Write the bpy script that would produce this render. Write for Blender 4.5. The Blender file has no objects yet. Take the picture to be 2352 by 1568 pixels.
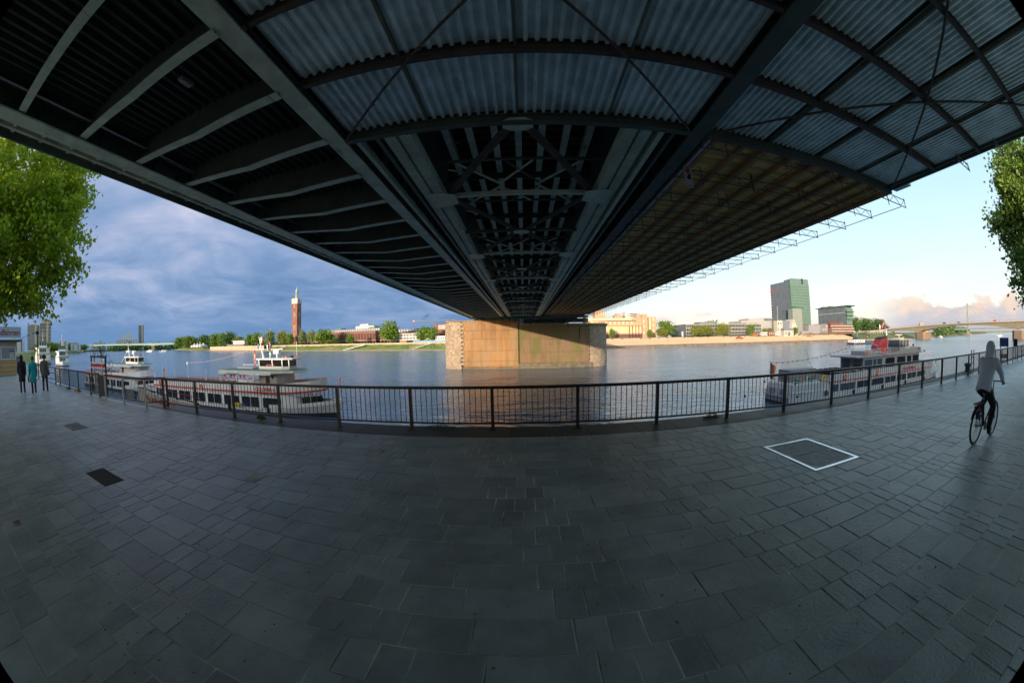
import bpy, bmesh, math, random
from mathutils import Vector, Matrix
random.seed(7)
R = math.radians
sc = bpy.context.scene
COL = sc.collection

# ---------------------------------------------------------------- camera: full-frame fisheye held about 2 m above the paving
def camera():
    cd = bpy.data.cameras.new('camera')
    cam = bpy.data.objects.new('camera', cd); COL.objects.link(cam)
    roll, pitch, yaw = R(1.18), R(-.19), R(-1.88)
    def w(v):
        x, y, z = v
        c, s = math.cos(roll), math.sin(roll); x, z = c*x + s*z, -s*x + c*z
        c, s = math.cos(pitch), math.sin(pitch); y, z = c*y - s*z, s*y + c*z
        c, s = math.cos(yaw), math.sin(yaw); x, y = c*x + s*y, -s*x + c*y
        return Vector((x, y, z))
    rt, up, bk = w((1, 0, 0)), w((0, 0, 1)), -w((0, 1, 0))
    m = Matrix((rt, up, bk)).transposed().to_4x4()
    m.translation = (0, 0, 2.0)
    cam.matrix_world = m
    cd.type = 'PANO'
    cd.sensor_fit = 'HORIZONTAL'; cd.sensor_width = 36.0; cd.sensor_height = 24.0
    k1 = -2352 / (823 * 36.0)
    for tgt in (cd, getattr(cd, 'cycles', None)):
        if tgt is None: continue
        try:
            tgt.panorama_type = 'FISHEYE_LENS_POLYNOMIAL'
            tgt.fisheye_polynomial_k0 = 0.0; tgt.fisheye_polynomial_k1 = k1
            tgt.fisheye_polynomial_k2 = 0.0; tgt.fisheye_polynomial_k3 = 0.0; tgt.fisheye_polynomial_k4 = 0.0
            tgt.fisheye_fov = R(193)
        except AttributeError:
            pass
    cd.clip_start = .05; cd.clip_end = 12000
    sc.camera = cam
sc.render.engine = 'CYCLES'
camera()

# ---------------------------------------------------------------- sky and sun
SUN_EL, SUN_AZ = 7.5, 31.0           # low evening sun behind the camera, a little to the left
def world():
    wd = bpy.data.worlds.new('World'); sc.world = wd; wd.use_nodes = True
    nt = wd.node_tree; nt.nodes.clear(); N = nt.nodes.new; L = nt.links.new
    def val(op, a, b=None, c=None, clamp=False):
        n = N('ShaderNodeMath'); n.operation = op; n.use_clamp = clamp
        for i, x in enumerate((a, b, c)):
            if x is None: continue
            if isinstance(x, (int, float)): n.inputs[i].default_value = x
            else: L(x, n.inputs[i])
        return n.outputs[0]
    def step(x, a, b):
        n = N('ShaderNodeMapRange'); n.interpolation_type = 'SMOOTHSTEP'
        L(x, n.inputs[0]); n.inputs[1].default_value = a; n.inputs[2].default_value = b
        return n.outputs[0]
    def mix(f, a, b):
        n = N('ShaderNodeMix'); n.data_type = 'RGBA'
        for s, x in ((0, f), (6, a), (7, b)):
            if isinstance(x, tuple): n.inputs[s].default_value = (*x, 1)
            elif isinstance(x, (int, float)): n.inputs[s].default_value = x
            else: L(x, n.inputs[s])
        return n.outputs[2]
    def ramp(x, stops):
        n = N('ShaderNodeValToRGB'); L(x, n.inputs[0]); e = n.color_ramp.elements
        while len(e) < len(stops): e.new(.5)
        for q, (p, c) in zip(e, stops): q.position = p; q.color = (*c, 1)
        return n.outputs[0]
    def noise(vec, scale, detail=6, rough=.55, dist=0.):
        n = N('ShaderNodeTexNoise'); L(vec, n.inputs['Vector']); n.inputs['Scale'].default_value = scale
        n.inputs['Detail'].default_value = detail; n.inputs['Roughness'].default_value = rough; n.inputs['Distortion'].default_value = dist
        return n.outputs[0]
    tc = N('ShaderNodeTexCoord'); sx = N('ShaderNodeSeparateXYZ'); L(tc.outputs['Generated'], sx.inputs[0])
    x, y, z = sx.outputs
    zp = val('MAXIMUM', z, 0.0)
    den = val('ADD', zp, .16)
    cv = N('ShaderNodeCombineXYZ'); L(val('DIVIDE', x, den), cv.inputs[0]); L(val('DIVIDE', y, den), cv.inputs[1])
    plane = cv.outputs[0]
    sky = N('ShaderNodeTexSky'); sky.sky_type = 'NISHITA'; sky.sun_disc = False
    sky.sun_elevation = R(SUN_EL); sky.sun_rotation = R(180 + SUN_AZ)
    sky.air_density = 1.0; sky.dust_density = 1.2; sky.ozone_density = 1.2
    K = 2.05                              # cloud colours below are written for a background strength of 1
    k = lambda c: tuple(v*K for v in c)
    # thin bright veil of evening cloud
    veil = ramp(zp, [(0, k((.76, .64, .63))), (.035, k((.77, .73, .73))), (.11, k((.71, .79, .84))), (.18, k((.64, .79, .87))), (.34, k((.50, .75, .90))), (.75, k((.40, .60, .80)))])
    vf = val('ADD', val('MULTIPLY', noise(plane, .9, 5), .22), .78, clamp=True)
    vf = val('MULTIPLY', vf, step(y, -.35, .25))          # the sunset side behind stays open sky
    base = mix(vf, sky.outputs[0], veil)
    # small grey and peach cloud streaks low over the upstream bank
    n2 = noise(plane, .75, 7, .6, .4)
    streak = val('MULTIPLY', step(n2, .56, .70), val('MULTIPLY', step(zp, .02, .05), val('SUBTRACT', 1.0, step(zp, .18, .38))))
    base = mix(val('MULTIPLY', streak, .7), base, mix(step(n2, .60, .76), k((.95, .72, .60)), k((.50, .55, .68))))
    # towering cumulus on the upstream horizon
    az = val('ARCTAN2', x, y)
    cu = N('ShaderNodeCombineXYZ'); L(val('MULTIPLY', az, 13.0), cu.inputs[0]); L(val('MULTIPLY', zp, 22.0), cu.inputs[1])
    n3 = noise(cu.outputs[0], 1.0, 7, .52)
    big = N('ShaderNodeCombineXYZ'); L(val('MULTIPLY', az, 9.0), big.inputs[0])
    top = val('ADD', .035, val('MULTIPLY', noise(big.outputs[0], .9, 2), .068))
    dens = val('ADD', val('MULTIPLY', val('SUBTRACT', top, zp), 14.0), val('MULTIPLY', val('SUBTRACT', n3, .5), 2.2))
    cm = val('MULTIPLY', step(dens, -.05, .16), step(az, .93, 1.10))
    lit = val('ADD', val('MULTIPLY', zp, 9.0), val('MULTIPLY', val('SUBTRACT', n3, .5), 1.6))
    cc = ramp(lit, [(.10, k((.42, .44, .54))), (.34, k((.52, .49, .54))), (.55, k((.76, .56, .46))), (.85, k((.82, .67, .54)))])
    base = mix(val('MULTIPLY', cm, .80), base, cc)
    # dark rain-cloud bank downstream
    n4 = noise(plane, .55, 8, .55, .3)
    wob = val('MULTIPLY', val('SUBTRACT', noise(plane, .4, 4), .5), .5)
    edge = step(val('ADD', az, wob), .40, -.20)
    back = step(az, -2.75, -2.2)
    n5 = noise(plane, 1.5, 8, .6, .6)
    gr = val('ADD', val('MULTIPLY', n5, .85), val('MULTIPLY', n4, .75)); gr = val('SUBTRACT', gr, .24)
    gr = val('ADD', gr, val('MULTIPLY', zp, .42))
    bank = ramp(gr, [(.38, k((.12, .215, .41))), (.54, k((.165, .275, .475))), (.68, k((.245, .345, .545))), (.84, k((.39, .45, .63))), (1.0, k((.58, .58, .70)))])
    low = mix(step(zp, .0, .10), k((.13, .25, .46)), bank)
    out = mix(val('MULTIPLY', edge, back), base, low)
    bg = N('ShaderNodeBackground'); L(out, bg.inputs[0]); bg.inputs[1].default_value = .15
    o = N('ShaderNodeOutputWorld'); L(bg.outputs[0], o.inputs[0])
world()
def sun():
    ld = bpy.data.lights.new('sun', 'SUN'); ld.energy = 2.0; ld.angle = R(.6); ld.color = (1.0, .79, .58)
    s = bpy.data.objects.new('sun', ld); COL.objects.link(s)
    a, e = R(SUN_AZ), R(SUN_EL)
    d = Vector((-math.sin(a)*math.cos(e), -math.cos(a)*math.cos(e), math.sin(e)))   # towards the sun
    s.rotation_euler = d.to_track_quat('Z', 'Y').to_euler()
sun()
vs = sc.view_settings
vs.view_transform = 'Standard'; vs.look = 'None'; vs.exposure = 1.95; vs.gamma = 1.0
try: vs.use_curve_mapping = False
except Exception: pass
sc.cycles.max_bounces = 6; sc.cycles.diffuse_bounces = 4; sc.cycles.glossy_bounces = 3; sc.cycles.transmission_bounces = 3
sc.cycles.sample_clamp_indirect = 4.0
sc.cycles.use_denoising = True

# ---------------------------------------------------------------- mesh helpers
class MB:
    """collects faces and links them as one mesh object"""
    def __init__(s): s.v = []; s.f = []; s.t = []
    def add(s, vs, fs, tone=None):
        n = len(s.v); s.v += [tuple(p) for p in vs]; s.f += [tuple(i+n for i in f) for f in fs]
        if tone is not None: s.t += [tone]*len(vs)
        return s
    def box(s, x0, y0, z0, x1, y1, z1, tone=None):
        return s.add([(x0,y0,z0),(x1,y0,z0),(x1,y1,z0),(x0,y1,z0),(x0,y0,z1),(x1,y0,z1),(x1,y1,z1),(x0,y1,z1)],
                     [(0,3,2,1),(4,5,6,7),(0,1,5,4),(1,2,6,5),(2,3,7,6),(3,0,4,7)], tone)
    def beam(s, p, q, w, h, up=(0,0,1)):
        p, q, up = Vector(p), Vector(q), Vector(up); d = (q-p).normalized()
        sd = d.cross(up)
        if sd.length < 1e-5: sd = d.cross(Vector((1,0,0)))
        sd.normalize(); u = sd.cross(d); a, b = sd*w/2, u*h/2
        return s.add([p-a-b,p+a-b,p+a+b,p-a+b,q-a-b,q+a-b,q+a+b,q-a+b],[(0,1,2,3),(7,6,5,4),(0,4,5,1),(1,5,6,2),(2,6,7,3),(3,7,4,0)])
    def tube(s, p, q, r, n=6, r2=None):
        p, q = Vector(p), Vector(q); d = (q-p).normalized()
        a = d.orthogonal().normalized(); b = d.cross(a); r2 = r if r2 is None else r2
        vs = [p+(a*math.cos(t)+b*math.sin(t))*r for t in [2*math.pi*i/n for i in range(n)]] + [q+(a*math.cos(t)+b*math.sin(t))*r2 for t in [2*math.pi*i/n for i in range(n)]]
        return s.add(vs, [(i,(i+1)%n,n+(i+1)%n,n+i) for i in range(n)] + [tuple(range(n-1,-1,-1)), tuple(range(n,2*n))])
    def path(s, pts, r, n=6):
        for a, b in zip(pts, pts[1:]): s.tube(a, b, r, n)
        return s
    def quad(s, a, b, c, d, tone=None): return s.add([a,b,c,d],[(0,1,2,3)], tone)
    def prism(s, poly, z0, z1):
        n = len(poly)
        return s.add([(x,y,z0) for x,y in poly]+[(x,y,z1) for x,y in poly], [tuple(range(n-1,-1,-1)), tuple(range(n,2*n))]+[(i,(i+1)%n,n+(i+1)%n,n+i) for i in range(n)])
    def extr(s, poly, y0, y1):
        """profile in x,z pushed along y"""
        n = len(poly)
        return s.add([(x,y0,z) for x,z in poly]+[(x,y1,z) for x,z in poly], [tuple(range(n)), tuple(range(2*n-1,n-1,-1))]+[(n+i,n+(i+1)%n,(i+1)%n,i) for i in range(n)])
    def lathe(s, prof, n=12, c=(0,0,0)):
        vs = []; fs = []
        for r, z in prof: vs += [(c[0]+r*math.cos(2*math.pi*i/n), c[1]+r*math.sin(2*math.pi*i/n), c[2]+z) for i in range(n)]
        for k in range(len(prof)-1): fs += [(k*n+i,k*n+(i+1)%n,(k+1)*n+(i+1)%n,(k+1)*n+i) for i in range(n)]
        fs += [tuple(range(n-1,-1,-1)), tuple(range((len(prof)-1)*n, len(prof)*n))]
        return s.add(vs, fs)
    def ball(s, c, rx, ry, rz, n=10, m=6):
        prof = [(math.sin(math.pi*j/m), -math.cos(math.pi*j/m)) for j in range(m+1)]
        b = MB().lathe([(max(r,1e-3), z) for r, z in prof], n)
        return s.add([(c[0]+x*rx, c[1]+y*ry, c[2]+z*rz) for x,y,z in b.v], b.f)
    def torus(s, c, ax, r, rr, n=14, m=6):
        ax = Vector(ax).normalized(); a = ax.orthogonal().normalized(); b = ax.cross(a); c = Vector(c); vs = []; fs = []
        for i in range(n):
            t = 2*math.pi*i/n; o = a*math.cos(t)+b*math.sin(t)
            for j in range(m):
                u = 2*math.pi*j/m; vs.append(c+o*(r+rr*math.cos(u))+ax*rr*math.sin(u))
        for i in range(n):
            for j in range(m): fs.append((i*m+j,((i+1)%n)*m+j,((i+1)%n)*m+(j+1)%m,i*m+(j+1)%m))
        return s.add(vs, fs)
    def mesh(s, name, mat, smooth=False):
        me = bpy.data.meshes.new(name); me.from_pydata(s.v, [], s.f); me.materials.append(mat)
        if s.t and len(s.t) == len(s.v):
            at = me.attributes.new('tone', 'FLOAT', 'POINT'); at.data.foreach_set('value', s.t)
        if smooth: me.polygons.foreach_set('use_smooth', [True]*len(me.polygons))
        me.update()
        return me
    def build(s, name, mat, parent=None, smooth=False, kind=None):
        return link(name, s.mesh(name, mat, smooth), parent, kind)
def link(name, me, parent=None, kind=None, loc=None, rz=0.):
    o = bpy.data.objects.new(name, me); COL.objects.link(o)
    if parent is not None: o.parent = parent
    if kind: o['kind'] = kind
    if loc is not None: o.location = loc
    if rz: o.rotation_euler = (0, 0, rz)
    return o
def tag(o, label=None, cat=None, group=None):
    if label: o['label'] = label
    if cat: o['category'] = cat
    if group: o['group'] = group
    return o
def thing(name, label, cat, loc=(0,0,0), rz=0., group=None):
    o = bpy.data.objects.new(name, None); COL.objects.link(o); o.location = loc; o.rotation_euler = (0,0,rz); o.empty_display_size = .2
    return tag(o, label, cat, group)
def dup(root, loc, rz=0., label=None, scale=None):
    def cp(o, par):
        c = o.copy(); COL.objects.link(c)
        if par is not None: c.parent = par
        for ch in [q for q in o.children]: cp(ch, c)
        return c
    r = cp(root, None); r.location = loc; r.rotation_euler = (0,0,rz)
    if label: r['label'] = label
    if scale is not None: r.scale = (scale,)*3 if isinstance(scale, (int, float)) else scale
    return r
def text(name, body, size, mat, parent, loc, rot, depth=.01, align='LEFT', width=None):
    cu = bpy.data.curves.new(name, 'FONT'); cu.body = body; cu.size = size; cu.extrude = depth; cu.align_x = align; cu.offset = size*.004
    t = bpy.data.objects.new('tmp', cu); COL.objects.link(t)
    dg = bpy.context.evaluated_depsgraph_get(); dg.update()
    me = bpy.data.meshes.new_from_object(t.evaluated_get(dg)); bpy.data.objects.remove(t)
    me.materials.clear(); me.materials.append(mat)
    o = link(name, me, parent, None, loc); o.rotation_euler = rot
    if width:
        xs = [v.co.x for v in me.vertices]; w = max(xs)-min(xs)
        o.scale = (width/w, 1, 1)
    return o

# ---------------------------------------------------------------- materials
def M(name, col, rough=.6, metal=0., var=.18, scale=1.5, bump=0., bscale=12., tone=0., rnd=0., col2=None, spec=None, stretch=None, wear=None, dirt=None):
    """principled paint / stone / metal: noise-broken colour, fine relief; tone: per-piece attribute; rnd: per-object variation"""
    m = bpy.data.materials.new(name); m.use_nodes = True; nt = m.node_tree; b = nt.nodes['Principled BSDF']; N = nt.nodes.new; L = nt.links.new
    geo = N('ShaderNodeNewGeometry'); vec = geo.outputs['Position']
    if stretch:
        mp = N('ShaderNodeMapping'); L(vec, mp.inputs[0]); mp.inputs['Scale'].default_value = stretch; vec = mp.outputs[0]
    n = N('ShaderNodeTexNoise'); L(vec, n.inputs['Vector']); n.inputs['Scale'].default_value = scale; n.inputs['Detail'].default_value = 7; n.inputs['Roughness'].default_value = .6
    mx = N('ShaderNodeMix'); mx.data_type = 'RGBA'
    c2 = col2 or tuple(min(1, c*(1+var)) for c in col); c1 = col if col2 else tuple(c*(1-var) for c in col)
    mx.inputs[6].default_value = (*c1, 1); mx.inputs[7].default_value = (*c2, 1)
    mr = N('ShaderNodeMapRange'); L(n.outputs[0], mr.inputs[0]); mr.inputs[1].default_value = .32; mr.inputs[2].default_value = .68
    L(mr.outputs[0], mx.inputs[0]); out = mx.outputs[2]
    def scale_by(sock, lo, hi, out):
        r = N('ShaderNodeMapRange'); L(sock, r.inputs[0]); r.inputs[3].default_value = lo; r.inputs[4].default_value = hi
        v = N('ShaderNodeVectorMath'); v.operation = 'SCALE'; L(out, v.inputs[0]); L(r.outputs[0], v.inputs['Scale'])
        return v.outputs[0]
    if tone:
        a = N('ShaderNodeAttribute'); a.attribute_name = 'tone'; out = scale_by(a.outputs['Fac'], 1-tone, 1+tone, out)
    if rnd:
        oi = N('ShaderNodeObjectInfo'); out = scale_by(oi.outputs['Random'], 1-rnd, 1+rnd, out)
    if wear:     # (colour, scale, threshold, stretch)
        wc, ws, wt, wst = wear
        mp = N('ShaderNodeMapping'); L(geo.outputs['Position'], mp.inputs[0]); mp.inputs['Scale'].default_value = wst
        wn = N('ShaderNodeTexNoise'); L(mp.outputs[0], wn.inputs['Vector']); wn.inputs['Scale'].default_value = ws; wn.inputs['Detail'].default_value = 8; wn.inputs['Roughness'].default_value = .65
        r = N('ShaderNodeMapRange'); L(wn.outputs[0], r.inputs[0]); r.inputs[1].default_value = wt; r.inputs[2].default_value = wt+.12
        w = N('ShaderNodeMix'); w.data_type = 'RGBA'; L(r.outputs[0], w.inputs[0]); L(out, w.inputs[6]); w.inputs[7].default_value = (*wc, 1); out = w.outputs[2]
    if dirt:     # (scale, darkest factor): broad worn and grimy patches
        dn = N('ShaderNodeTexNoise'); L(geo.outputs['Position'], dn.inputs['Vector']); dn.inputs['Scale'].default_value = dirt[0]; dn.inputs['Detail'].default_value = 9; dn.inputs['Roughness'].default_value = .62
        q = N('ShaderNodeMapRange'); L(dn.outputs[0], q.inputs[0]); q.inputs[1].default_value = .36; q.inputs[2].default_value = .60; out = scale_by(q.outputs[0], dirt[1], 1.06, out)
    L(out, b.inputs['Base Color'])
    b.inputs['Metallic'].default_value = metal
    rr = N('ShaderNodeMapRange'); L(n.outputs[0], rr.inputs[0]); rr.inputs[3].default_value = max(.02, rough-.12); rr.inputs[4].default_value = min(1, rough+.12); L(rr.outputs[0], b.inputs['Roughness'])
    if spec is not None: b.inputs['Specular IOR Level'].default_value = spec
    if bump:
        bn = N('ShaderNodeTexNoise'); L(vec, bn.inputs['Vector']); bn.inputs['Scale'].default_value = bscale; bn.inputs['Detail'].default_value = 6
        bp = N('ShaderNodeBump'); bp.inputs['Strength'].default_value = bump; bp.inputs['Distance'].default_value = .02; L(bn.outputs[0], bp.inputs['Height']); L(bp.outputs[0], b.inputs['Normal'])
    return m
def glass(name, col, rough=.05, metal=0.):
    m = bpy.data.materials.new(name); m.use_nodes = True; b = m.node_tree.nodes['Principled BSDF']
    b.inputs['Base Color'].default_value = (*col, 1); b.inputs['Roughness'].default_value = rough; b.inputs['Metallic'].default_value = metal
    return m
def leafmat(name, c1, c2, transl=.35):
    m = bpy.data.materials.new(name); m.use_nodes = True; nt = m.node_tree; b = nt.nodes['Principled BSDF']; N = nt.nodes.new; L = nt.links.new
    geo = N('ShaderNodeNewGeometry'); n = N('ShaderNodeTexNoise'); L(geo.outputs['Position'], n.inputs['Vector']); n.inputs['Scale'].default_value = .9; n.inputs['Detail'].default_value = 4
    mr = N('ShaderNodeMapRange'); L(n.outputs[0], mr.inputs[0]); mr.inputs[1].default_value = .35; mr.inputs[2].default_value = .65
    mx = N('ShaderNodeMix'); mx.data_type = 'RGBA'; L(mr.outputs[0], mx.inputs[0]); mx.inputs[6].default_value = (*c1, 1); mx.inputs[7].default_value = (*c2, 1)
    L(mx.outputs[2], b.inputs['Base Color']); b.inputs['Roughness'].default_value = .5
    tr = N('ShaderNodeBsdfTranslucent'); L(mx.outputs[2], tr.inputs[0]); ms = N('ShaderNodeMixShader'); ms.inputs[0].default_value = transl
    o = nt.nodes['Material Output']; L(b.outputs[0], ms.inputs[1]); L(tr.outputs[0], ms.inputs[2]); L(ms.outputs[0], o.inputs[0])
    return m
mats = {}
def m_(k, *a, **kw):
    mats[k] = M(k, *a, **kw); return mats[k]
slate = m_('slate', (.29,.335,.33), .40, spec=.5, var=.16, scale=2.2, bump=.35, bscale=30, tone=.14, wear=((.42,.455,.43), 2.0, .62, (1,1,1)), dirt=(1.3, .80))
mortar = m_('mortar', (.04,.04,.038), .9, scale=1.6, col2=(.95,.93,.84), bump=.6, bscale=40)
coping_m = m_('coping', (.075,.068,.058), .55, var=.35, scale=1.8, bump=.4, bscale=22, tone=.25)
wall_m = m_('quay_stone', (.10,.09,.075), .85, var=.3, scale=.8, bump=.5)
rail_m = m_('rail_paint', (.016,.013,.012), .38, var=.3, scale=6)
oldrail_m = m_('old_rail_paint', (.060,.048,.032), .7, var=.5, scale=4, wear=((.13,.08,.045), 6, .58, (1,1,1)))
galv_m = m_('galvanised', (.42,.43,.44), .45, metal=.6, var=.2, scale=5)
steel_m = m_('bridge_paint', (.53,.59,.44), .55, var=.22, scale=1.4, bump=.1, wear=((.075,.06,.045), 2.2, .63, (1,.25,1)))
shaded_m = m_('shaded_steel', (.030,.036,.028), .7, var=.3)  # near-black colour carries the shade up between the deck girders
steeld_m = m_('bridge_paint_dark_shade', (.075,.088,.066), .6, var=.25, scale=1.2, wear=((.05,.035,.025), 2.5, .62, (1,.3,1)))  # dark members' own paint; on the girder webs it paints in shade
rust_m = m_('rusty_steel', (.085,.060,.045), .75, var=.35, scale=2)
sheet_m = m_('corrugated_zinc', (.76,.86,.80), .40, metal=.2, var=.22, scale=1.3, rnd=.07, wear=((.84,.90,.86), 3.2, .64, (1,.8,1)))
purlin_m = m_('purlin', (.15,.16,.10), .6)
wood_m = m_('scaffold_plank', (.85,.43,.105), .75, var=.4, scale=1.2, rnd=.25, stretch=(1,6,1), wear=((.13,.08,.045), 1.1, .60, (.4,1.5,1)))
wood2_m = m_('scaffold_planks_far', (.85,.43,.105), .75, var=.5, scale=.8, stretch=(.5,3,1), wear=((.13,.08,.045), .5, .58, (.3,1.6,1)))
joist_m = m_('timber_joist', (.38,.18,.065), .8, var=.4, scale=2, stretch=(1,.2,1))
tube_m = m_('scaffold_tube', (.10,.085,.075), .5, metal=.3, var=.3, scale=3)
def concrete(name, c1, c2, streak, moss, moss_amt, tide):
    """cast pier face: cloudy colour, rain streaks, moss patches and a tide line that belong to the wall"""
    m = bpy.data.materials.new(name); m.use_nodes = True; nt = m.node_tree; b = nt.nodes['Principled BSDF']; N = nt.nodes.new; L = nt.links.new
    pos = N('ShaderNodeNewGeometry').outputs['Position']
    def nz(st, sc_, det=6, lo=.4, hi=.6, rough=.6):
        mp = N('ShaderNodeMapping'); L(pos, mp.inputs[0]); mp.inputs['Scale'].default_value = st
        n = N('ShaderNodeTexNoise'); L(mp.outputs[0], n.inputs['Vector']); n.inputs['Scale'].default_value = sc_; n.inputs['Detail'].default_value = det; n.inputs['Roughness'].default_value = rough
        r = N('ShaderNodeMapRange'); L(n.outputs[0], r.inputs[0]); r.inputs[1].default_value = lo; r.inputs[2].default_value = hi
        return r.outputs[0]
    def mul(a, b_):
        k = N('ShaderNodeMath'); k.operation = 'MULTIPLY'
        for i, q in enumerate((a, b_)):
            if isinstance(q, (int, float)): k.inputs[i].default_value = q
            else: L(q, k.inputs[i])
        return k.outputs[0]
    def mix(f, a, b_):
        k = N('ShaderNodeMix'); k.data_type = 'RGBA'
        for i, q in ((0, f), (6, a), (7, b_)):
            if isinstance(q, tuple): k.inputs[i].default_value = (*q, 1)
            elif isinstance(q, (int, float)): k.inputs[i].default_value = q
            else: L(q, k.inputs[i])
        return k.outputs[2]
    sp = N('ShaderNodeSeparateXYZ'); L(pos, sp.inputs[0])
    def zband(a, b_):
        r = N('ShaderNodeMapRange'); r.interpolation_type = 'SMOOTHSTEP'; L(sp.outputs[2], r.inputs[0]); r.inputs[1].default_value = a; r.inputs[2].default_value = b_; return r.outputs[0]
    c = mix(nz((1,1,.5), .30, 8, .35, .65), c1, c2)
    at = N('ShaderNodeAttribute'); at.attribute_name = 'tone'
    oi = N('ShaderNodeObjectInfo'); r = N('ShaderNodeMapRange'); L(oi.outputs['Random'], r.inputs[0]); r.inputs[3].default_value = .90; r.inputs[4].default_value = 1.08
    v = N('ShaderNodeVectorMath'); v.operation = 'SCALE'; L(c, v.inputs[0]); L(r.outputs[0], v.inputs['Scale']); c = v.outputs[0]
    c = mix(mul(nz((1.0,1,.12), .7, 7, .48, .66), .60), c, streak)                       # long rain streaks
    c = mix(mul(nz((3.2,1,.22), 1.0, 6, .60, .68), mul(zband(2.5, 6.0), .75)), c, (.42,.39,.33))   # lime runs below the ledge
    c = mix(mul(nz((.8,1,.35), .30, 6, .46, .58), moss_amt), c, moss)
    c = mix(mul(nz((.6,1,2.), .9, 7, .35, .60), mul(zband(tide, tide-1.3), .9)), c, (.045,.040,.022))   # tide line
    L(c, b.inputs['Base Color']); b.inputs['Roughness'].default_value = .88
    bp = N('ShaderNodeBump'); bp.inputs['Strength'].default_value = .5; bp.inputs['Distance'].default_value = .05; L(nz((1,1,1), 2.5, 8, 0, 1), bp.inputs['Height']); L(bp.outputs[0], b.inputs['Normal'])
    mats[name] = m; return m
conc_m = concrete('pier_concrete', (.29,.155,.062), (.26,.175,.10), (.15,.07,.028), (.16,.12,.04), .25, -4.9)
conc2_m = concrete('pier_old_concrete', (.19,.118,.062), (.155,.112,.070), (.095,.065,.038), (.105,.105,.028), .85, -4.2)
stone_m = m_('pier_stone', (.26,.205,.145), .9, var=.30, scale=1.1, bump=.6, bscale=5, rnd=.16, wear=((.12,.10,.075), 1.2, .60, (1,1,1)))
ledge_m = m_('pier_ledge', (.16,.15,.11), .9, var=.35, scale=1)
wet_m = m_('wet_footing', (.10,.085,.055), .6, var=.5, scale=.8, bump=.5, bscale=3)
white_m = m_('boat_white', (.66,.64,.60), .38, var=.06, scale=.7, wear=((.52,.47,.40), 1.1, .68, (1,1,.25)))
grey_m = m_('boat_grey', (.40,.41,.40), .5, var=.1)
red_m = m_('red_paint', (.52,.022,.02), .4, var=.15)
orange_m = m_('orange_plastic', (.75,.17,.03), .5)
navy_m = m_('hull_dark', (.018,.024,.034), .45, var=.3)
green_m = m_('deck_green', (.03,.16,.09), .6, var=.2)
blue_m = m_('blue_board', (.015,.07,.20), .45)
bench_m = m_('bench_wood', (.30,.16,.07), .6, var=.3, scale=4)
win_m = glass('dark_glass', (.012,.016,.018), .06)
win2_m = glass('grey_glass', (.05,.07,.085), .12)
black_m = m_('black', (.008,.008,.009), .6)
yellow_m = m_('yellow', (.70,.42,.02), .5)
whitef_m = m_('far_white', (.46,.46,.455), .6, var=.06)
brick_m = m_('red_brick', (.155,.068,.054), .85, var=.22, scale=.35, bump=.2)
brickd_m = m_('brown_brick', (.13,.058,.045), .85, var=.2, scale=.3)
cream_m = m_('cream_render', (.40,.38,.335), .8, var=.08)
stonew_m = m_('pale_stone', (.36,.335,.30), .8, var=.1, scale=.3)
pink_m = m_('pink_granite', (.34,.215,.155), .7, var=.1)
gold_m = m_('gold_glass', (.62,.43,.25), .55, metal=.2, var=.10, scale=.15)
greyb_m = m_('grey_facade', (.13,.14,.15), .7, var=.12, scale=.3)
greyl_m = m_('light_grey_facade', (.27,.275,.28), .7, var=.1)
lanx_m = m_('green_glass', (.095,.155,.14), .35, metal=.1, var=.10, scale=.12)
lanxd_m = m_('blue_grey_glass', (.10,.14,.175), .3, metal=.1, var=.12, scale=.15)
dgreen_m = m_('dark_green_band', (.035,.11,.075), .5)
copper_m = m_('copper_green', (.14,.36,.32), .6)
slateroof_m = m_('slate_roof', (.12,.14,.19), .6, var=.15)
beige_m = m_('embankment_stone', (.32,.255,.18), .85, var=.12, scale=.05, bump=.1, wear=((.26,.20,.135), .06, .62, (.3,1,1)))
sand_m = m_('sand', (.30,.24,.16), .95, var=.2, scale=.12)
earth_m = m_('earth', (.24,.15,.085), .95, var=.35, scale=.2)
grass_m = m_('bank_grass', (.11,.17,.028), .95, var=.35, scale=.08, bump=.6, bscale=.6, wear=((.25,.20,.07), .05, .52, (.5,1,1)))
land_m = m_('far_land', (.09,.12,.04), .95, var=.3, scale=.02)
asph_m = m_('asphalt', (.05,.05,.052), .9, var=.2)
concb_m = m_('bridge_concrete', (.20,.19,.14), .85, var=.12, scale=.1, wear=((.20,.18,.12), .12, .62, (1,1,.3)))
paleg_m = m_('pale_green_paint', (.42,.60,.48), .6, var=.08)
bark_m = m_('bark', (.13,.10,.07), .9, var=.35, scale=5, bump=.5)
leafA = leafmat('leaf_bright', (.24,.36,.016), (.40,.50,.03), .5)
leafB = leafmat('leaf_mid', (.10,.19,.03), (.17,.27,.04))
leafC = leafmat('leaf_dark', (.045,.11,.03), (.08,.16,.032), .2)
leafD = leafmat('leaf_silver', (.14,.21,.07), (.22,.27,.10))
maroon_m = m_('maroon',(.16,.03,.035),.7)
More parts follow.
